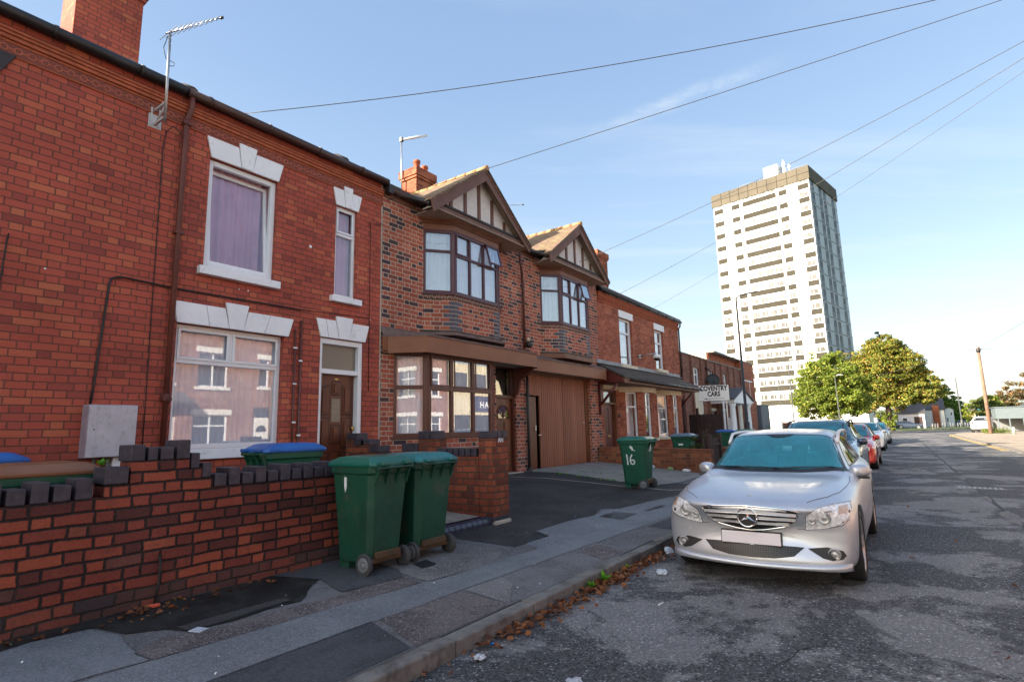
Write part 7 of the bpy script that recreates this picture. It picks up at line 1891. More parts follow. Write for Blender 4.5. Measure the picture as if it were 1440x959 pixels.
    def ringpatch(name, pts, axis, mat, grow, shr, off=.003):
        sub_ = []
        for p, q in zip(pts, pts[1:] + pts[:1]):
            for i in range(5): sub_.append((p[0] + (q[0] - p[0]) * i / 5, p[1] + (q[1] - p[1]) * i / 5))
        o_, n_ = shrink(sub_, grow), shrink(sub_, shr); b = bmesh.new(); d = {'f': Vector((0, -1, 0)), 'r': Vector((0, 1, 0)), 's': Vector((1, 0, 0)), 'l': Vector((-1, 0, 0)), 't': Vector((0, 0, 1))}[axis]
        A = [b.verts.new(on(axis, *p) + d * off) for p in o_]; B = [b.verts.new(on(axis, *p) + d * off) for p in n_]
        for i in range(len(A)): j = (i + 1) % len(A); b.faces.new([A[i], A[j], B[j], B[i]])
        b.normal_update()
        for f in b.faces:
            if f.normal.dot(d) < 0: f.normal_flip()
        m_ = bpy.data.meshes.new(name); b.to_mesh(m_); b.free(); m_.materials.append(M[mat]); o = bpy.data.objects.new(name, m_); COL.objects.link(o); o.parent = t; return o
    def on(axis, a, c):
        if axis == 'f': o, d = Vector((a, -2, c)), Vector((0, 1, 0))
        elif axis == 's': o, d = Vector((3, a, c)), Vector((-1, 0, 0))
        elif axis == 'l': o, d = Vector((-3, a, c)), Vector((1, 0, 0))
        elif axis == 'r': o, d = Vector((a, 8, c)), Vector((0, -1, 0))
        else: o, d = Vector((a, c, 3)), Vector((0, 0, -1))
        h = bvh.ray_cast(o, d)
        return h[0] if h[0] else o + d * 2.5
    def T_(s): return lerp_table(table, s)
    kz = table[5][8] / .932 * 1.0; kg = table[11][8] / 1.435
    # --- windscreen, seen from above
    ws0, ws1 = 1.50, 2.24
    def xw(s, f): q = T_(s); return q[6] * f
    fr = []
    for s, w in ((1.50, .74), (1.62, .735), (1.9, .665), (2.20, .575)):
        fr.append((w, s))
    base_ = [(-w, s + .12 * (w / .74) ** 2) for w, s in fr[:1]]
    wsl = [(.735, 1.70), (.70, 1.80), (.655, 1.97), (.61, 2.12), (.575, 2.235), (.50, 2.245), (.25, 2.225), (0, 2.215)]
    bot = [(0, 1.505), (.3, 1.52), (.55, 1.57), (.70, 1.64)]
    right = bot + wsl; full = right + [(-a, b) for a, b in right[::-1]][1:-1]
    kl = Ln / 4.6
    full = [(a * HW / .885, b * kl) for a, b in full]
    blk = [(a * 1.035, b + (.018 if b > 1.9 * kl else -.02)) for a, b in full]
    if detail > 1:
        ringpatch('windscreen_surround', scr, 't', 'black', 1.03, .955, .004)
        patch('windscreen', shrink(scr, .985), 't', 'screen', .0025)
    else:
        patch('windscreen_surround', blk, 't', 'black', .0025)
        patch('windscreen', full, 't', glassm, .0055)
    # side windows on both flanks
    for ax_, sg in (('s', 1), ('l', -1)):
        def side(name, pts, mat, off, parent=None): return patch(name, [(a * kl, b * (kg if b > 1.0 else 1) + ((kz - 1) * .95 if b <= 1.0 else 0)) for a, b in pts], ax_, mat, off, parent=parent)
        if detail > 1:
            for W_ in SIDE:
                P_ = [sidept(*p) for p in W_]; ringpatch('window_trim', P_, ax_, 'black', 1.06, .94, .004); patch('side_window', shrink(P_, .985), ax_, 'side_screen', .002)
        if detail < 2: side('window_trim', [(1.88, .975), (2.9, .985), (4.22, 1.01), (4.14, 1.25), (4.0, 1.345), (3.4, 1.375), (2.75, 1.372), (2.40, 1.345), (2.15, 1.20)], 'black', .003)
        if detail < 2: side('side_window', [(1.98, 1.00), (2.76, 1.005), (2.76, 1.345), (2.50, 1.33), (2.24, 1.20)], 'car_glass_dark', .0065)
        if detail < 2: side('side_window', [(2.84, 1.005), (3.50, 1.015), (3.50, 1.35), (2.84, 1.35)], 'car_glass_dark', .0065)
        if detail < 2: side('side_window', [(3.58, 1.015), (4.13, 1.03), (4.07, 1.23), (3.95, 1.315), (3.58, 1.345)], 'car_glass_dark', .0065)
        if detail > 1:
            for s0 in (1.30, 2.79, 3.62):
                side('door_gap', [(s0, .26), (s0 + .008, .26), (s0 + .02, .95), (s0 + .012, .95)], 'black', .001)
            side('side_moulding', [(1.25, .50), (3.72, .52), (3.72, .545), (1.25, .525)], paintm, .006)
            for s0 in (2.45, 3.30):
                h = MB(); p = on(ax_, s0 * kl, .845); h.box(p.x + sg * .012, p.x + sg * .035, p.y, p.y + .20, p.z - .013, p.z + .013); h.box(p.x - sg * .005, p.x + sg * .03, p.y, p.y + .02, p.z - .012, p.z + .012); h.box(p.x - sg * .005, p.x + sg * .03, p.y + .18, p.y + .20, p.z - .012, p.z + .012)
                h.build('door_handle', paintm, t, bevel=.005)
    # --- front
    if detail > 1:
        def Z(z): return z * kz + .040 * min(1, max(0, (z - .40) / .15)) + .008
        lampR = [(.465, .500), (.60, .512), (.72, .538), (.80, .59), (.825, .66), (.81, .715), (.71, .715), (.585, .688), (.485, .622)]
        for sg in (1, -1):
            lp = [(sg * a, Z(b)) for a, b in lampR]
            if sg < 0: lp = lp[::-1]
            cxm = sum(q[0] for q in lp) / len(lp); czm = sum(q[1] for q in lp) / len(lp)
            patch('headlamp_seal', [(cxm + (q[0] - cxm) * 1.025, czm + (q[1] - czm) * 1.045) for q in lp], 'f', 'black', .0025)
            l = patch('headlamp', lp, 'f', lamp, .005)
            def disc(cx, cz, r, mat, nm, off, par):
                c = on('f', cx * sg, Z(cz)); d = MB(); d.lathe((c.x, c.y - off, c.z), (0, -1, 0), [(-.03, r), (0, r), (.006, r * .82), (-.004, r * .74), (.004, r * .35), (.006, 0)], 22); return d.build(nm, M[mat], par)
            disc(.625, .605, .056, 'lamp_dark', 'projector', .008, l); disc(.525, .578, .040, 'lamp_dark', 'main_beam', .008, l)
            ap = [(sg * a, Z(b)) for a, b in ((.735, .63), (.785, .64), (.805, .67), (.795, .70), (.735, .695))]
            if sg < 0: ap = ap[::-1]
            patch('indicator', ap, 'f', 'amber', .0075, parent=l)
            fp = [(sg * a, Z(b)) for a, b in ((.47, .365), (.585, .29), (.66, .272), (.735, .285), (.765, .32), (.745, .36), (.62, .385))]
            if sg < 0: fp = fp[::-1]
            fo = patch('fog_recess', fp, 'f', 'black', .004)
            disc(.675, .325, .054, 'lamp_dark', 'fog_lamp', .010, fo)
            sc_ = [(sg * a, Z(b)) for a, b in ((.0, .205), (.40, .205), (.62, .215), (.80, .24), (.80, .225), (.62, .19), (.40, .182), (0, .182))]
        # grille: dark back, chrome frame, three silver bars with chrome lips
        gr = [(-.425, .655), (-.33, .678), (0, .694), (.33, .678), (.425, .655), (.42, .605), (.39, .555), (.29, .512), (.12, .485), (0, .480), (-.12, .485), (-.29, .512), (-.39, .555), (-.42, .605)]
        gr = [(a, Z(b)) for a, b in gr]
        g = patch('grille', gr, 'f', 'black', .003)
        fm = MB(); ring_ = [on('f', a, b) + Vector((0, -.010, 0)) for a, b in gr]; fm.tube(ring_ + [ring_[0]], .010, 6); fm.build('grille_surround', M['chrome'], g)
        bars = MB(); lips = MB()
        for z0 in (.634, .586, .538):
            w0 = .412 if z0 > .6 else (.395 if z0 > .56 else .345)
            N_ = 12; top = []; bt = []
            for i in range(N_ + 1):
                xx = -w0 + 2 * w0 * i / N_; p = on('f', xx, Z(z0)) + Vector((0, -.012, 0)); dz = -.012 * (xx / .37) ** 2; top.append(p + Vector((0, 0, .016 + dz))); bt.append(p + Vector((0, .0, -.010 + dz)))
            for i in range(N_): bars.prism([top[i], bt[i], bt[i] + Vector((0, .02, 0)), top[i] + Vector((0, .02, 0))], [top[i + 1], bt[i + 1], bt[i + 1] + Vector((0, .02, 0)), top[i + 1] + Vector((0, .02, 0))])
            lips.tube([p + Vector((0, -.003, 0)) for p in bt], .004, 5)
        bars.build('grille_bar', M['grille_silver'], g); lips.build('grille_trim', M['chrome'], g)
        if star:
            c = on('f', 0, Z(.590)) + Vector((0, -.028, 0))
            em = MB(); em.lathe(c, (0, 1, 0), [(0, .082), (.03, .082)], 32); e = em.build('badge_back', M['black'], g)
            em = MB(); em.tube([c + Vector((.086 * math.cos(a), -.004, .086 * math.sin(a))) for a in [2 * math.pi * i / 36 for i in range(37)]], .0085, 8)
            for k in range(3):
                a = math.pi / 2 + k * 2 * math.pi / 3; d = Vector((math.cos(a), 0, math.sin(a))); s_ = Vector((-math.sin(a), 0, math.cos(a)))
                cc = c + Vector((0, -.002, 0)); em.face([cc + s_ * .015, cc + Vector((0, -.014, 0)), cc + d * .082]); em.face([cc + Vector((0, -.014, 0)), cc - s_ * .015, cc + d * .082])
            em.build('badge_star', M['chrome'], e, recalc=False)
            c = on('t', 0, .20); em = MB(); em.lathe(c + Vector((0, 0, .001)), (0, -.3, 1), [(0, .024), (.004, .022)], 18); em.build('bonnet_badge', M['grille_silver'], t)
        # plate, lower intake, bumper creases
        low = [(a, Z(b)) for a, b in ((-.445, .372), (0, .392), (.445, .372), (.36, .295), (.20, .268), (0, .262), (-.20, .268), (-.36, .295))]
        patch('lower_intake', low, 'f', 'mesh_grille', .004)
        c = on('f', 0, Z(.42)); pm = MB(); pm.hexa([(-.262, c.y - .030, (.385)), (.262, c.y - .030, (.385)), (.262, c.y - .018, (.385)), (-.262, c.y - .018, (.385)), (-.262, c.y - .024, (.492)), (.262, c.y - .024, (.492)), (.262, c.y - .012, (.492)), (-.262, c.y - .012, (.492))]); pm.build('number_plate', M['plate'], t, bevel=.004)
        pm = MB(); pm.hexa([(-.27, c.y - .017, (.377)), (.27, c.y - .017, (.377)), (.27, c.y + .03, (.377)), (-.27, c.y + .03, (.377)), (-.27, c.y - .011, (.50)), (.27, c.y - .011, (.50)), (.27, c.y + .03, (.50)), (-.27, c.y + .03, (.50))]); pm.build('plate_holder', M['black'], t)
        # splitter lip
        sp = MB(); N_ = 24; P_ = []
        for i in range(N_ + 1):
            a = -.80 + 1.6 * i / N_; p = on('f', a, Z(.215)); P_.append(p)
        for i in range(N_):
            a, b_ = P_[i], P_[i + 1]
            def q(p, o, dz): k = 1 + .0; return (p.x, p.y - o, p.z + dz)
            fa = .03 + .03 * (abs(a.x) / .8) ** 2; fb = .03 + .03 * (abs(b_.x) / .8) ** 2
            ha = .012 + .035 * (abs(a.x) / .8) ** 3; hb = .012 + .035 * (abs(b_.x) / .8) ** 3
            sp.prism([q(a, -.02, ha), q(a, fa, ha * .6), q(a, fa + .008, -.025), q(a, -.02, -.045)], [q(b_, -.02, hb), q(b_, fb, hb * .6), q(b_, fb + .008, -.025), q(b_, -.02, -.045)])
        bmesh.ops.remove_doubles(sp.bm, verts=sp.bm.verts, dist=.0004); bmesh.ops.delete(sp.bm, geom=[f for f in sp.bm.faces if abs(f.normal.x) > .98 and abs(f.calc_center_median().x) < .78], context='FACES_ONLY')
        sp.build('splitter', paintm, t, smooth=True)
        # bumper top shut line and bonnet shut lines
        for sg in (1, -1):
            gp_ = []
            for a0, b0, a1, b1 in ((.50, .17, .655, .38), (.655, .38, .735, .62), (.735, .62, .775, .95), (.775, .95, .785, 1.25), (.785, 1.25, .765, 1.52)):
                for q in range(6): gp_.append((a0 + (a1 - a0) * q / 6, b0 + (b1 - b0) * q / 6))
            cr = [on('t', sg * a, b) + Vector((0, 0, .002)) for a, b in gp_]
            m_ = MB(); m_.tube(cr, .0032, 5); m_.build('bonnet_gap', M['hub_grey'], t)
            gp_ = []
            for a0, b0, a1, b1 in ((.40, .503, .52, .508), (.52, .508, .66, .522), (.66, .522, .76, .54), (.76, .54, .83, .60)):
                for q in range(4): gp_.append((a0 + (a1 - a0) * q / 4, b0 + (b1 - b0) * q / 4))
            pts = [on('f', sg * a, Z(b)) for a, b in gp_]
            m_ = MB(); m_.tube(pts, .003, 5); m_.build('bumper_gap', M['black'], t)
            for a in (.36, .60):
                c = on('f', sg * a, Z(.45)); m_ = MB(); m_.lathe(c, (0, -1, 0), [(-.005, .011), (.002, .011)], 12); m_.build('parking_sensor', paintm, t)
        # cowl, wipers
        cw = [(a * HW / .885, b * kl) for a, b in ((-.72, 1.60), (-.55, 1.52), (-.3, 1.47), (0, 1.455), (.3, 1.47), (.55, 1.52), (.72, 1.60), (.70, 1.66), (.55, 1.60), (.3, 1.55), (0, 1.535), (-.3, 1.55), (-.55, 1.60), (-.70, 1.66))]
        patch('cowl', cw, 't', 'black', .004)
        for a, b_, c_, d_ in ((-.55, 1.575, .05, 1.545), (.0, 1.535, .62, 1.62)):
            p0, p1 = on('t', a, b_), on('t', c_, d_); m_ = MB(); m_.tube([p0 + Vector((0, -.01, .012)), p0.lerp(p1, .5) + Vector((0, 0, .016)), p1 + Vector((0, 0, .010))], .007, 6); m_.build('wiper', M['black'], t)
        for x_, nm in ((-.36, 'seat'), (.36, 'seat')):
            m_ = MB(); m_.box(x_ - .25, x_ + .25, 2.35, 2.85, .46, .60); m_.hexa([(x_ - .24, 2.78, .55), (x_ + .24, 2.78, .55), (x_ + .24, 2.92, .55), (x_ - .24, 2.92, .55), (x_ - .20, 2.98, 1.08), (x_ + .20, 2.98, 1.08), (x_ + .20, 3.08, 1.08), (x_ - .20, 3.08, 1.08)]); m_.build('seat', M['seat_cloth'], t, bevel=.04, seg=3)
            m_ = MB(); m_.box(x_ - .13, x_ + .13, 2.99, 3.09, 1.12, 1.30); m_.box(x_ - .06, x_ - .045, 3.03, 3.045, 1.05, 1.13); m_.box(x_ + .045, x_ + .06, 3.03, 3.045, 1.05, 1.13); m_.build('headrest', M['seat_cloth'], t, bevel=.03, seg=3)
        m_ = MB(); m_.box(-.62, .62, 3.45, 3.75, .46, .62); m_.box(-.60, .60, 3.72, 3.86, .55, 1.05)
        for x_ in (-.35, 0, .35): m_.box(x_ - .11, x_ + .11, 3.80, 3.88, 1.06, 1.18)
        m_.build('rear_bench', M['seat_cloth'], t, bevel=.03, seg=2)
        m_ = MB(); m_.hexa([(-.66, 1.62, .55), (.66, 1.62, .55), (.66, 2.12, .55), (-.66, 2.12, .55), (-.64, 1.60, .925), (.64, 1.60, .925), (.66, 2.05, .94), (-.66, 2.05, .94)]); m_.build('dashboard', M['interior'], t, bevel=.03, seg=3)
        m_ = MB(); c_ = Vector((-.36, 2.22, .93)); ax1, ax2 = Vector((1, 0, 0)), Vector((0, .42, .91)); m_.tube([c_ + (ax1 * math.cos(q) + ax2 * math.sin(q)) * .185 for q in [2 * math.pi * i / 28 for i in range(29)]], .014, 8)
        m_.tube([c_ - ax1 * .18, c_, c_ + ax1 * .18], .018, 6); m_.tube([c_, c_ - ax2 * .18], .018, 6); m_.tube([c_, Vector((-.36, 2.08, .86))], .035, 8); m_.build('steering_wheel', M['interior'], t)
        m_ = MB(); m_.box(-.13, .13, 2.18, 2.21, 1.22, 1.29); m_.box(-.015, .015, 2.19, 2.22, 1.28, 1.345); m_.build('interior_mirror', M['black'], t, bevel=.01)
        m_ = MB(); m_.lathe((-.05, 1.84, .935), (0, 0, 1), [(0, .12), (.03, .13), (.075, .09), (.09, .01)], 20); m_.build('dash_item', M['black'], t)
        # rear-view mirror block and sensor behind the glass top
        patch('mirror_mount', [(-.17, 2.235), (.17, 2.235), (.10, 2.16), (.05, 2.135), (-.05, 2.135), (-.10, 2.16)], 't', 'black', .0072)
    else:
        for sg in (1, -1):
            lp = [(sg * a, b * kz) for a, b in ((.46, .56), (.70, .57), (.82, .64), (.80, .71), (.58, .67))]
            if sg < 0: lp = lp[::-1]
            patch('headlamp', lp, 'f', lamp, .006)
        patch('grille', [(-.33, .56 * kz), (.33, .56 * kz), (.38, .65 * kz), (-.38, .65 * kz)], 'f', 'black', .006)
        patch('lower_intake', [(-.45, .26 * kz), (.45, .26 * kz), (.52, .38 * kz), (-.52, .38 * kz)], 'f', 'black', .006)
        patch('number_plate', [(-.26, .41 * kz), (.26, .41 * kz), (.26, .51 * kz), (-.26, .51 * kz)], 'f', 'plate', .012)
    # rear
    if detail > 1:
        ringpatch('rear_window_trim', REAR, 'r', 'black', 1.06, .94, .004); patch('rear_window', shrink(REAR, .985), 'r', 'side_screen', .002)
    else: patch('rear_window', [(-.52, 1.03 * kg), (.52, 1.03 * kg), (.47, 1.30 * kg), (-.47, 1.30 * kg)], 'r', 'car_glass_dark', .005)
    for sg in (1, -1):
        lp = [(sg * a, b * kz) for a, b in ((.55, .72), (.78, .74), (.78, .92), (.58, .94))]
        if sg < 0: lp = lp[::-1]
        patch('tail_lamp', lp, 'r', 'red_lens', .005)
    patch('number_plate', [(-.26, .62 * kz), (.26, .62 * kz), (.26, .72 * kz), (-.26, .72 * kz)], 'r', 'gold', .008)
    # mirrors
    for sg in (1, -1):
        b0 = on('s' if sg > 0 else 'l', 1.86 * kl, .965 * kz)
        m_ = MB(); m_.tube([(b0.x - sg * .04, b0.y, b0.z - .005), (b0.x + sg * .07, b0.y - .02, b0.z + .005)], .022, 8); 
        mm = m_.build('mirror_arm', M['black'], t)
        m_ = MB(); cx, cy, cz = b0.x + sg * .085, b0.y - .035, b0.z - .005
        lv = [(-.075, .035, .035), (-.055, .072, .055), (-.01, .095, .068), (.035, .100, .072), (.06, .098, .071)]
        rg = []
        for oy, rx, rz_ in lv:
            rg.append([m_.bm.verts.new((cx + sg * (rx * math.copysign(abs(math.cos(a)) ** .75, math.cos(a))), cy + oy + .02 * math.cos(a), cz + rz_ * math.copysign(abs(math.sin(a)) ** .8, math.sin(a)))) for a in [2 * math.pi * i / 20 for i in range(20)]])
        for r0, r1 in zip(rg[:-1], rg[1:]):
            for i in range(20): m_.face([r0[i], r0[(i + 1) % 20], r1[(i + 1) % 20], r1[i]])
        m_.face(rg[0][::-1]); m_.face(rg[-1]); ob = m_.build('mirror_housing', paintm, mm, smooth=True)
        m_ = MB(); m_.box(cx - .085, cx + .085, cy + .061, cy + .064, cz - .055, cz + .055); m_.build('mirror_glass', M['chrome'], mm)
        m_ = MB(); m_.box(cx - .09, cx + .09, cy - .04, cy + .06, cz - .085, cz - .066); m_.build('mirror_base', M['black'], mm, bevel=.006)
    # roof rails
    if rails:
        for sg in (1, -1):
            P_ = []
            for s0 in (2.24, 2.42, 2.7, 3.1, 3.6, 4.0, 4.12):
                q = T_(s0 * kl); p = on('t', sg * (q[6] + .035), s0 * kl); z = p.z + (0 if s0 in (2.24, 4.12) else .085) + .004
                P_.append((sg * (q[6] + .045), s0 * kl, z))
            m_ = MB(); m_.tube(P_, .021, 8); m_.build('roof_rail', M['rail'] if rails == 1 else M['black'], t)
    # wheels
    for a in ax:
        for sg in (1, -1):
            xo = HW * .985
            c = Vector((sg * (xo - .215), a, wr))
            w = MB(); w.lathe(c, (sg, 0, 0), [(0, wr - .09), (.0, wr - .012), (.02, wr), (.19, wr), (.212, wr - .015), (.216, wr - .05), (.20, wr - .085), (.10, wr - .095)], 44); wh = w.build('wheel', M['rubber'], t)
            rm = MB(); ri = wr - .085
            rm.lathe(c, (sg, 0, 0), [(.10, ri - .025), (.196, ri - .012), (.205, ri), (.206, ri + .008), (.192, ri + .004), (.12, ri)], 44)
            rm.lathe(c, (sg, 0, 0), [(.15, .03), (.165, .065), (.185, .06), (.192, .03)], 18)
            ns = 5 if detail > 1 else 6
            for k in range(ns * 2 if detail > 1 else ns):
                th = 2 * math.pi * k / (ns * 2 if detail > 1 else ns) + (0.12 if k % 2 else -.12) * (1 if detail > 1 else 0) + .3
                u = Vector((0, math.cos(th), math.sin(th))); v_ = Vector((0, -math.sin(th), math.cos(th))); X = Vector((sg, 0, 0))
                def q(rad, s_, d_): return c + u * rad + v_ * s_ + X * d_
                rm.prism([q(.05, .020, .150), q(.05, -.020, .150), q(.05, -.020, .190), q(.05, .020, .190)], [q(ri - .005, .015, .165), q(ri - .005, -.015, .165), q(ri - .005, -.013, .200), q(ri - .005, .013, .200)])
            rm.build('rim', M['alloy'], wh)
            dk = MB(); dk.lathe(c, (sg, 0, 0), [(.05, ri - .02), (.09, ri - .02)], 30, smooth=False); dk.build('brake_disc', M['darkmetal'], wh)
    # underside
    m_ = MB(); m_.box(-HW * .8, HW * .8, .55, Ln - .5, .14, .30); m_.build('underbody', M['black'], t)
    if scale != 1.0: t.scale = (scale, scale, scale)
    return t
M['lamp_dark'] = paint('lamp_bowl', (.34, .35, .37), .3, .3, 20, 0, metal=.5)
M['rail'] = paint('satin_rail', (.62, .63, .65), .35, .1, 8, 0, metal=.3)
M['seat_glass'] = carglass('tinted_windscreen_seat', (.005, .085, .12))
M['alloy'] = paint('alloy_wheel', (.46, .47, .49), .3, .2, 8, 0, metal=.8)

c1 = car('silver estate car with roof rails and a round star badge, nearest the camera', -1.345, 5.50, R(1.1), M['silver'], ESTATE, .97, 2, rails=1, star=True)
c2 = car('dark blue-grey car with black roof bars parked directly behind the silver estate', -1.86, 12.9, R(1.0), M['navy_paint'], SUV, 1.0, 1, rails=2)
c3 = car('red car parked third in the left-hand row', -1.93, 20.2, R(.6), M['red_paint'], ESTATE, 1.0, 1)
c4 = car('white car parked fourth in the left-hand row', -2.2, 33.2, R(.4), M['white_paint'], HATCH, 1.0, 1)
c5 = car('grey car parked last in the left-hand row', -2.3, 43.5, R(.3), M['grey_paint'], ESTATE, 1.0, 1)
M['pale_paint'] = carpaint('pale_van_paint', (.62, .63, .62), 0, .4)
c6 = car('white van parked behind the telegraph pole on the right', 7.0, 86.5, R(180 - 12), M['pale_paint'], SUV, 1.15, 1, cat='van', name='parked_van', glassm='car_glass_dark')
c7 = car('dark car cut off by the right edge near the grey shed', 8.6, 60.5, R(-80), M['lilac_paint'], HATCH, 1.0, 1, glassm='car_glass_dark')
c8 = car('pale green car roof showing over the railings in front of the tower', -13.0, 64.0, R(95), carpaint('pale_green_car_paint', (.30, .42, .36), .3, .3), HATCH, 1.0, 1)
for i, (x, y, rz, m_, lab) in enumerate(((4.6, 150, 80, 'white_paint', 'white car at the left of the far car park'), (8.4, 152, 60, 'navy_paint', 'dark car in the far car park under the conifer lamp'), (11.5, 154, 95, 'grey_paint', 'grey car in the far car park right of the dark one'), (13.4, 166, 20, 'white_paint', 'small white car highest in the far car park'), (1.2, 128, 90, 'navy_paint', 'dark car before the white house with the red chimney breast'))):
    car(lab, x, y, R(rz), M[m_], HATCH, 1.0, 1, glassm='car_glass_dark')

# ------------------------------------------------------------------ gutter leaves, weeds, litter
r = np.random.default_rng(77); P = []
ys = np.concatenate([r.normal(5.2, .70, 400), r.normal(3.55, .25, 70), r.uniform(2.2, 9.5, 70)])
for y in ys:
    if y < 1.5: continue
    d = abs(r.normal(0, .09)) if 3.0 < y < 6.6 else abs(r.normal(0, .05)); P.append((-2.575 + d, y, .006 + r.uniform(0, .022) * math.exp(-d * 10)))
P += [(-2.3 + r.uniform(-.2, 3.2), r.uniform(2.5, 12), .006) for _ in range(14)]
P = np.array(P)
def leaves_flat(P, size, seed, tilt=.45):
    r = np.random.default_rng(seed); V, Fc = [], []
    for p in P:
        s = size * r.uniform(.5, 1.25); a = r.uniform(0, 2 * math.pi); nrm = Vector((r.normal() * tilt, r.normal() * tilt, 1)).normalized(); t1 = nrm.orthogonal().normalized(); q = Matrix.Rotation(a, 3, nrm); t1 = q @ t1; t2 = nrm.cross(t1)
        c = Vector(p) + Vector((0, 0, s * .28)); k = len(V)
        cup = s * r.uniform(.1, .35)
        o = [(-.5, 0, 0), (-.2, .32, cup), (.15, .36, cup * .9), (.5, .05, cup * .3), (.15, -.34, cup), (-.22, -.3, cup * .8)]
        for u, v, w in o: V.append(c + t1 * u * s + t2 * v * s + nrm * w)
        V.append(c); 
        for i in range(6): Fc.append((k + 6, k + i, k + (i + 1) % 6))
    return np.array(V), np.array(Fc)
v, f = leaves_flat(P, .058, 3); tag(mesh_np('fallen_leaves', v, f, M['leaf_fallen']), 'drift of brown autumn leaves lying in the gutter along the kerb', 'fallen leaves', kind='stuff')
P = [(-4.86 + abs(r.normal(0, .10)), r.uniform(.6, 3.4), .19) for _ in range(60)] + [(-4.86 + r.uniform(0, .35), 2.0 + r.normal(0, .15), .19) for _ in range(30)] + [(-4.46 + abs(r.normal(0, .06)), r.uniform(15.5, 20), .18) for _ in range(30)] + [(r.uniform(-7.5, -4.8), 15.35 - abs(r.normal(0, .15)), pz(-6) + .02) for _ in range(60)]
v, f = leaves_flat(np.array(P), .045, 4); tag(mesh_np('wall_leaves', v, f, M['leaf_fallen']), 'scattered leaves and crumbs at the foot of the garden walls', 'fallen leaves', kind='stuff')
P = [(r.uniform(-4.8, -2.75), r.uniform(1, 12), 0) for _ in range(60)]; P = np.array([(a, b, pz(a) + .004) for a, b, c in P]); v, f = leaves_flat(P, .016, 5, .3); tag(mesh_np('paper_scraps', v, f, M['handpaint']), 'tiny pale scraps and stones scattered over the pavement', 'scraps', kind='stuff')
r = np.random.default_rng(5)
def weed(x, y, z, s, label):
    V, Fc = [], []
    for i in range(16):
        a = r.uniform(0, 2 * math.pi); el = r.uniform(.3, 1.3); L_ = s * r.uniform(.6, 1.1); d = Vector((math.cos(a) * math.cos(el), math.sin(a) * math.cos(el), math.sin(el))); sd = d.cross(Vector((0, 0, 1))).normalized(); b = Vector((x, y, z)); w = s * .16
        pts = [b, b + d * L_ * .5 + sd * w, b + d * L_ * .5 - sd * w, b + d * L_ + Vector((0, 0, -L_ * .25))]; k = len(V); V += pts; Fc += [(k, k + 1, k + 2), (k + 1, k + 3, k + 2)]
    tag(mesh_np('weed', np.array(V), np.array(Fc), M['weed']), label, 'weed')
weed(-2.55, 5.00, .01, .15, 'bright green weed in the leaf drift, taller of the pair at the kerb')
weed(-2.555, 4.72, .01, .12, 'bright green weed in the leaf drift, left of the taller weed')
weed(-2.57, 5.55, .01, .08, 'small green weed against the kerb further along the leaf drift')
weed(-2.58, 7.55, .01, .09, 'small green weed at the kerb just before the silver car')
weed(-5.0, 1.66, 1.26, .09, 'yellowish tuft growing on the stepped brick wall top')
for i, (x, y) in enumerate(((-6.6, 11.75), (-6.1, 11.8), (-5.6, 11.85), (-4.9, 11.9), (-6.9, 13.2), (-7.3, 15.2))): pass
P = [(r.uniform(-7.2, -4.6), 11.78 + r.normal(0, .05), pz(-6) + .015) for _ in range(110)] + [(-7.0 + 2.3 * q + r.normal(0, .03), 12.6 + 1.0 * q + r.normal(0, .03), pz(-6.5) + .015) for q in r.uniform(0, 1, 60)]
P = np.array([(a, b, pz(a) + .015) for a, b, c in P]); v, f = leaf_cloud(P, .05, droop=-.8, aspect=.5, seed=9); tag(mesh_np('moss_and_grass', v, f, M['weed']), 'thin grass and moss in the cracks of the garage apron', 'moss', kind='stuff')
def crumple(label, x, y, z, sx, sy, sz, mat, seed, cat='litter', name='litter'):
    b = bmesh.new(); bmesh.ops.create_icosphere(b, subdivisions=3, radius=1.0)
    for v in b.verts:
        n_ = mnoise.noise(v.co * 2.1 + Vector((seed, 0, 0))) * .55 + mnoise.noise(v.co * 5 + Vector((0, seed, 0))) * .2; v.co = v.co * (1 + n_); v.co.x *= sx; v.co.y *= sy; v.co.z = (v.co.z + 1) * sz
    me = bpy.data.meshes.new(name); b.to_mesh(me); b.free(); me.materials.append(mat); o = bpy.data.objects.new(name, me); COL.objects.link(o); o.location = (x, y, z); o.rotation_euler = (0, 0, seed); tag(o, label, cat); return o
M['litter_w'] = paint('pale_plastic_litter', (.55, .60, .66), .35, .4, 25, .003)
M['litter_c'] = paint('clear_plastic_litter', (.42, .46, .50), .2, .5, 30, .003)
t = thing('plastic_lid', 'round white plastic cup lid leaning on the kerb near the silver car', 'cup lid', (-2.50, 6.55, .01)); t['_loc'] = 1; t.rotation_euler = (R(35), R(35), .4)
m = MB(); m.lathe((0, 0, .01), (0, 0, 1), [(0, .055), (.006, .062), (.010, .058), (.006, .045), (.012, .040), (.013, .0)], 24); m.build('disc', M['litter_w'], t)
m = MB(); 
for k in range(6): m.tube([(.012 * math.cos(k), .012 * math.sin(k), .026), (.038 * math.cos(k * 1.047), .038 * math.sin(k * 1.047), .023)], .003, 4)
m.build('ridge', M['litter_c'], t)
crumple('crumpled clear plastic cup lying in the road by the leaf drift', -2.22, 5.60, .003, .075, .05, .018, M['litter_w'], 2.0)
crumple('crumpled clear plastic wrapper at the bottom edge of the road', -1.75, 2.98, .003, .07, .045, .015, M['litter_c'], 5.0)
crumple('small crumpled clear wrapper in the gutter at the lower end of the leaf drift', -2.44, 2.98, .003, .035, .03, .015, M['litter_c'], 7.0)
crumple('bright blue bottle cap in the gutter leaves', -2.52, 3.22, .003, .012, .012, .008, paint('blue_cap', (.02, .2, .6), .3, .1, 5, 0), 3.0)
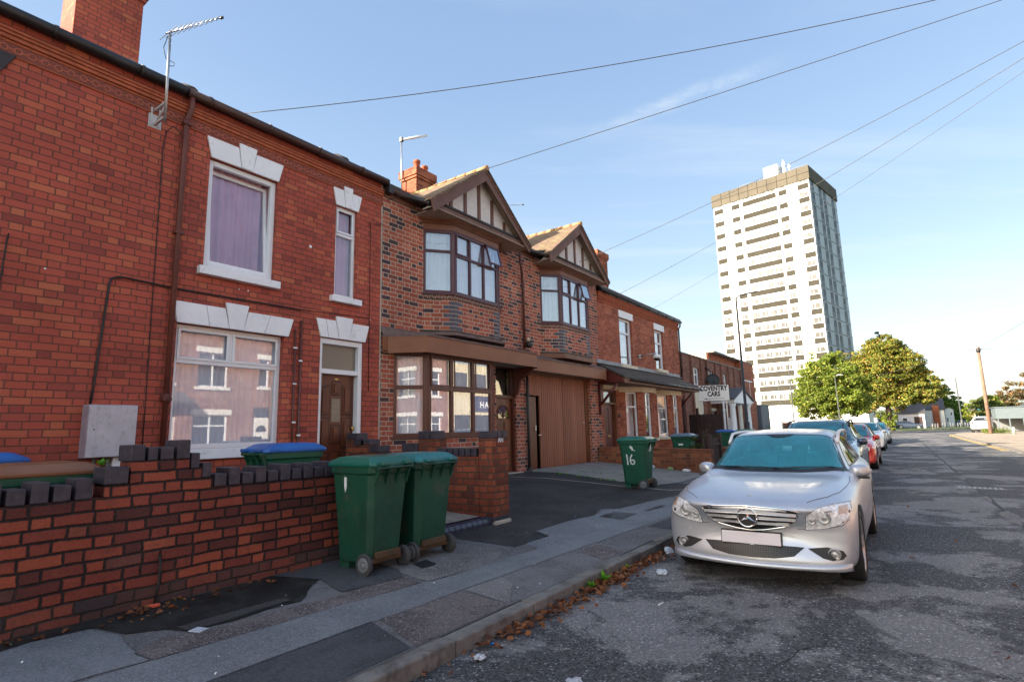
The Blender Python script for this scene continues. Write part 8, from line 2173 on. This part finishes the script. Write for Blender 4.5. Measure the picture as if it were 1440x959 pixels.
crumple('crumpled orange crisp packet at the foot of the nearest wall', -4.80, 2.02, .20, .035, .03, .012, paint('orange_packet', (.65, .12, .06), .35, .4, 20, .002), 4.0)
m = MB(); m.hexa([(-4.10, 1.945, pz(-4.1) + .008), (-4.02, 1.98, pz(-4.02) + .008), (-4.045, 2.055, pz(-4.05) + .008), (-4.125, 2.02, pz(-4.12) + .008), (-4.10, 1.945, pz(-4.1) + .012), (-4.02, 1.98, pz(-4.02) + .015), (-4.045, 2.055, pz(-4.05) + .011), (-4.125, 2.02, pz(-4.12) + .012)])
tag(m.build('paper_card', M['litter_w']), 'small white card lying on the pavement in front of the nearest wall', 'litter')
for i, (x, y, lab) in enumerate(((-6.1, 15.22, 'white torn packet against the far garden wall, leftmost of three'), (-5.6, 15.2, 'green and white packet against the far garden wall, middle of three'), (-5.15, 15.18, 'crumpled white paper against the far garden wall, rightmost of three'))):
    crumple(lab, x, y, pz(x) + .01, .10, .05, .04, [M['litter_w'], paint('green_packet', (.25, .4, .18), .4, .4, 15, 0), M['handpaint']][i], 11.0 + i)
m = MB(); m.tube([(-1.9 + .02, 4.62, .006), (-1.87, 4.70, .008)], .006, 5); tag(m.build('cigarette_end', M['handpaint']), 'pale stick of litter lying on the worn tarmac', 'litter')

# ------------------------------------------------------------------ sky, sun, camera
PHI, EL = R(38), R(21)
sun = bpy.data.lights.new('sun', 'SUN'); sun.energy = 3.1; sun.angle = R(.53); sun.color = (1.0, .88, .72)
so = bpy.data.objects.new('sun', sun); COL.objects.link(so)
d = Vector((math.sin(PHI) * math.cos(EL), math.cos(PHI) * math.cos(EL), -math.sin(EL)))
so.rotation_euler = d.to_track_quat('-Z', 'Y').to_euler()
w = bpy.data.worlds.new('World'); S.world = w; w.use_nodes = True; nt = w.node_tree; nt.nodes.clear(); k = NB(nt)
out = k.n('ShaderNodeOutputWorld'); bg = k.n('ShaderNodeBackground'); nt.links.new(bg.outputs[0], out.inputs[0])
sky = k.n('ShaderNodeTexSky', sky_type='NISHITA'); sky.sun_disc = False; sky.sun_elevation = EL; sky.sun_rotation = R(180) + PHI
sky.air_density = 1.0; sky.dust_density = 1.6; sky.ozone_density = 1.2; sky.altitude = 100
tc = k.n('ShaderNodeTexCoord'); sp = k.n('ShaderNodeSeparateXYZ'); nt.links.new(tc.outputs['Generated'], sp.inputs[0])
zz = k.m('MAXIMUM', sp.outputs[2], .03)
u = k.m('DIVIDE', sp.outputs[0], zz); v = k.m('DIVIDE', sp.outputs[1], zz)
# streaky high cloud on a plane far above (plan coordinates at unit height)
CU, CV, CL, CA = -.485, 1.606, .72, (.9999, -.0136)
a_ = R(35)
uu = k.m('ADD', k.m('MULTIPLY', u, math.cos(a_)), k.m('MULTIPLY', v, math.sin(a_)))
vv = k.m('SUBTRACT', k.m('MULTIPLY', v, math.cos(a_)), k.m('MULTIPLY', u, math.sin(a_)))
nz = k.noise(k.vec(k.m('MULTIPLY', uu, .35), k.m('MULTIPLY', vv, 1.6), 4.2), 1.0, 7, .62, .5)
cl = k.m('MULTIPLY', k.ramp(nz, [(.49, 0.0), (.76, .8)]), k.ramp(sp.outputs[2], [(.05, 1.0), (.55, .25)]))
grad = k.ramp(sp.outputs[2], [(0.0, (1.78, 1.90, 1.98)), (.10, (1.40, 1.68, 1.90)), (.28, (.88, 1.25, 1.75)), (.55, (.60, .94, 1.55)), (1.0, (.40, .70, 1.30))])
back = k.smooth(sp.outputs[1], -.35, .15)
warm = k.mix(1.0, sky.outputs[0], (1.18, 1.04, .86), 'MULTIPLY')
col = k.mix(k.m('MULTIPLY', back, .78), warm, grad)
col = k.mix(cl, col, (1.85, 1.98, 2.1))
# one thin feathery streak high to the right of the gables
du = k.m('SUBTRACT', u, CU); dv = k.m('SUBTRACT', v, CV)
al = k.m('ADD', k.m('MULTIPLY', du, CA[0]), k.m('MULTIPLY', dv, CA[1])); ac = k.m('SUBTRACT', k.m('MULTIPLY', dv, CA[0]), k.m('MULTIPLY', du, CA[1]))
wig = k.m('MULTIPLY', k.m('SUBTRACT', k.noise(k.vec(al, ac, 2.0), 5.0, 5, .7), .5), .09)
st = k.m('MULTIPLY', k.m('SUBTRACT', 1.0, k.smooth(k.m('ABSOLUTE', k.m('ADD', ac, wig)), .0, .07)), k.m('SUBTRACT', 1.0, k.smooth(k.m('ABSOLUTE', al), CL * .15, CL * .5)))
st = k.m('MULTIPLY', st, k.ramp(k.noise(k.vec(al, ac, 5.0), 9.0, 5, .7), [(.35, .02), (.68, .42)]))
col = k.mix(st, col, (1.85, 1.98, 2.1))
nt.links.new(col, bg.inputs[0]); bg.inputs[1].default_value = .092
cam = bpy.data.cameras.new('camera'); co = bpy.data.objects.new('camera', cam); COL.objects.link(co); S.camera = co
yaw, pitch, roll = -.61933, .15907, -.023479
f_ = Vector((math.sin(yaw) * math.cos(pitch), math.cos(yaw) * math.cos(pitch), math.sin(pitch))); r0 = Vector((math.cos(yaw), -math.sin(yaw), 0)); u0 = r0.cross(f_)
rr = r0 * math.cos(roll) + u0 * math.sin(roll); uu_ = -r0 * math.sin(roll) + u0 * math.cos(roll)
mw = Matrix((rr, uu_, -f_)).transposed().to_4x4(); mw.translation = Vector((0, 0, 1.45)); co.matrix_world = mw
cam.sensor_width = 36; cam.lens = 36 * 781.09 / 1440; cam.clip_end = 3000; cam.clip_start = .05
S.view_settings.view_transform = 'Standard'; S.view_settings.look = 'None'; S.view_settings.exposure = 2.5; S.view_settings.gamma = 1
S.render.engine = 'CYCLES'; S.cycles.max_bounces = 8; S.cycles.diffuse_bounces = 3; S.cycles.glossy_bounces = 4; S.cycles.transparent_max_bounces = 12; S.cycles.use_denoising = True
for o in list(bpy.data.objects):
    if '_loc' in o: del o['_loc']
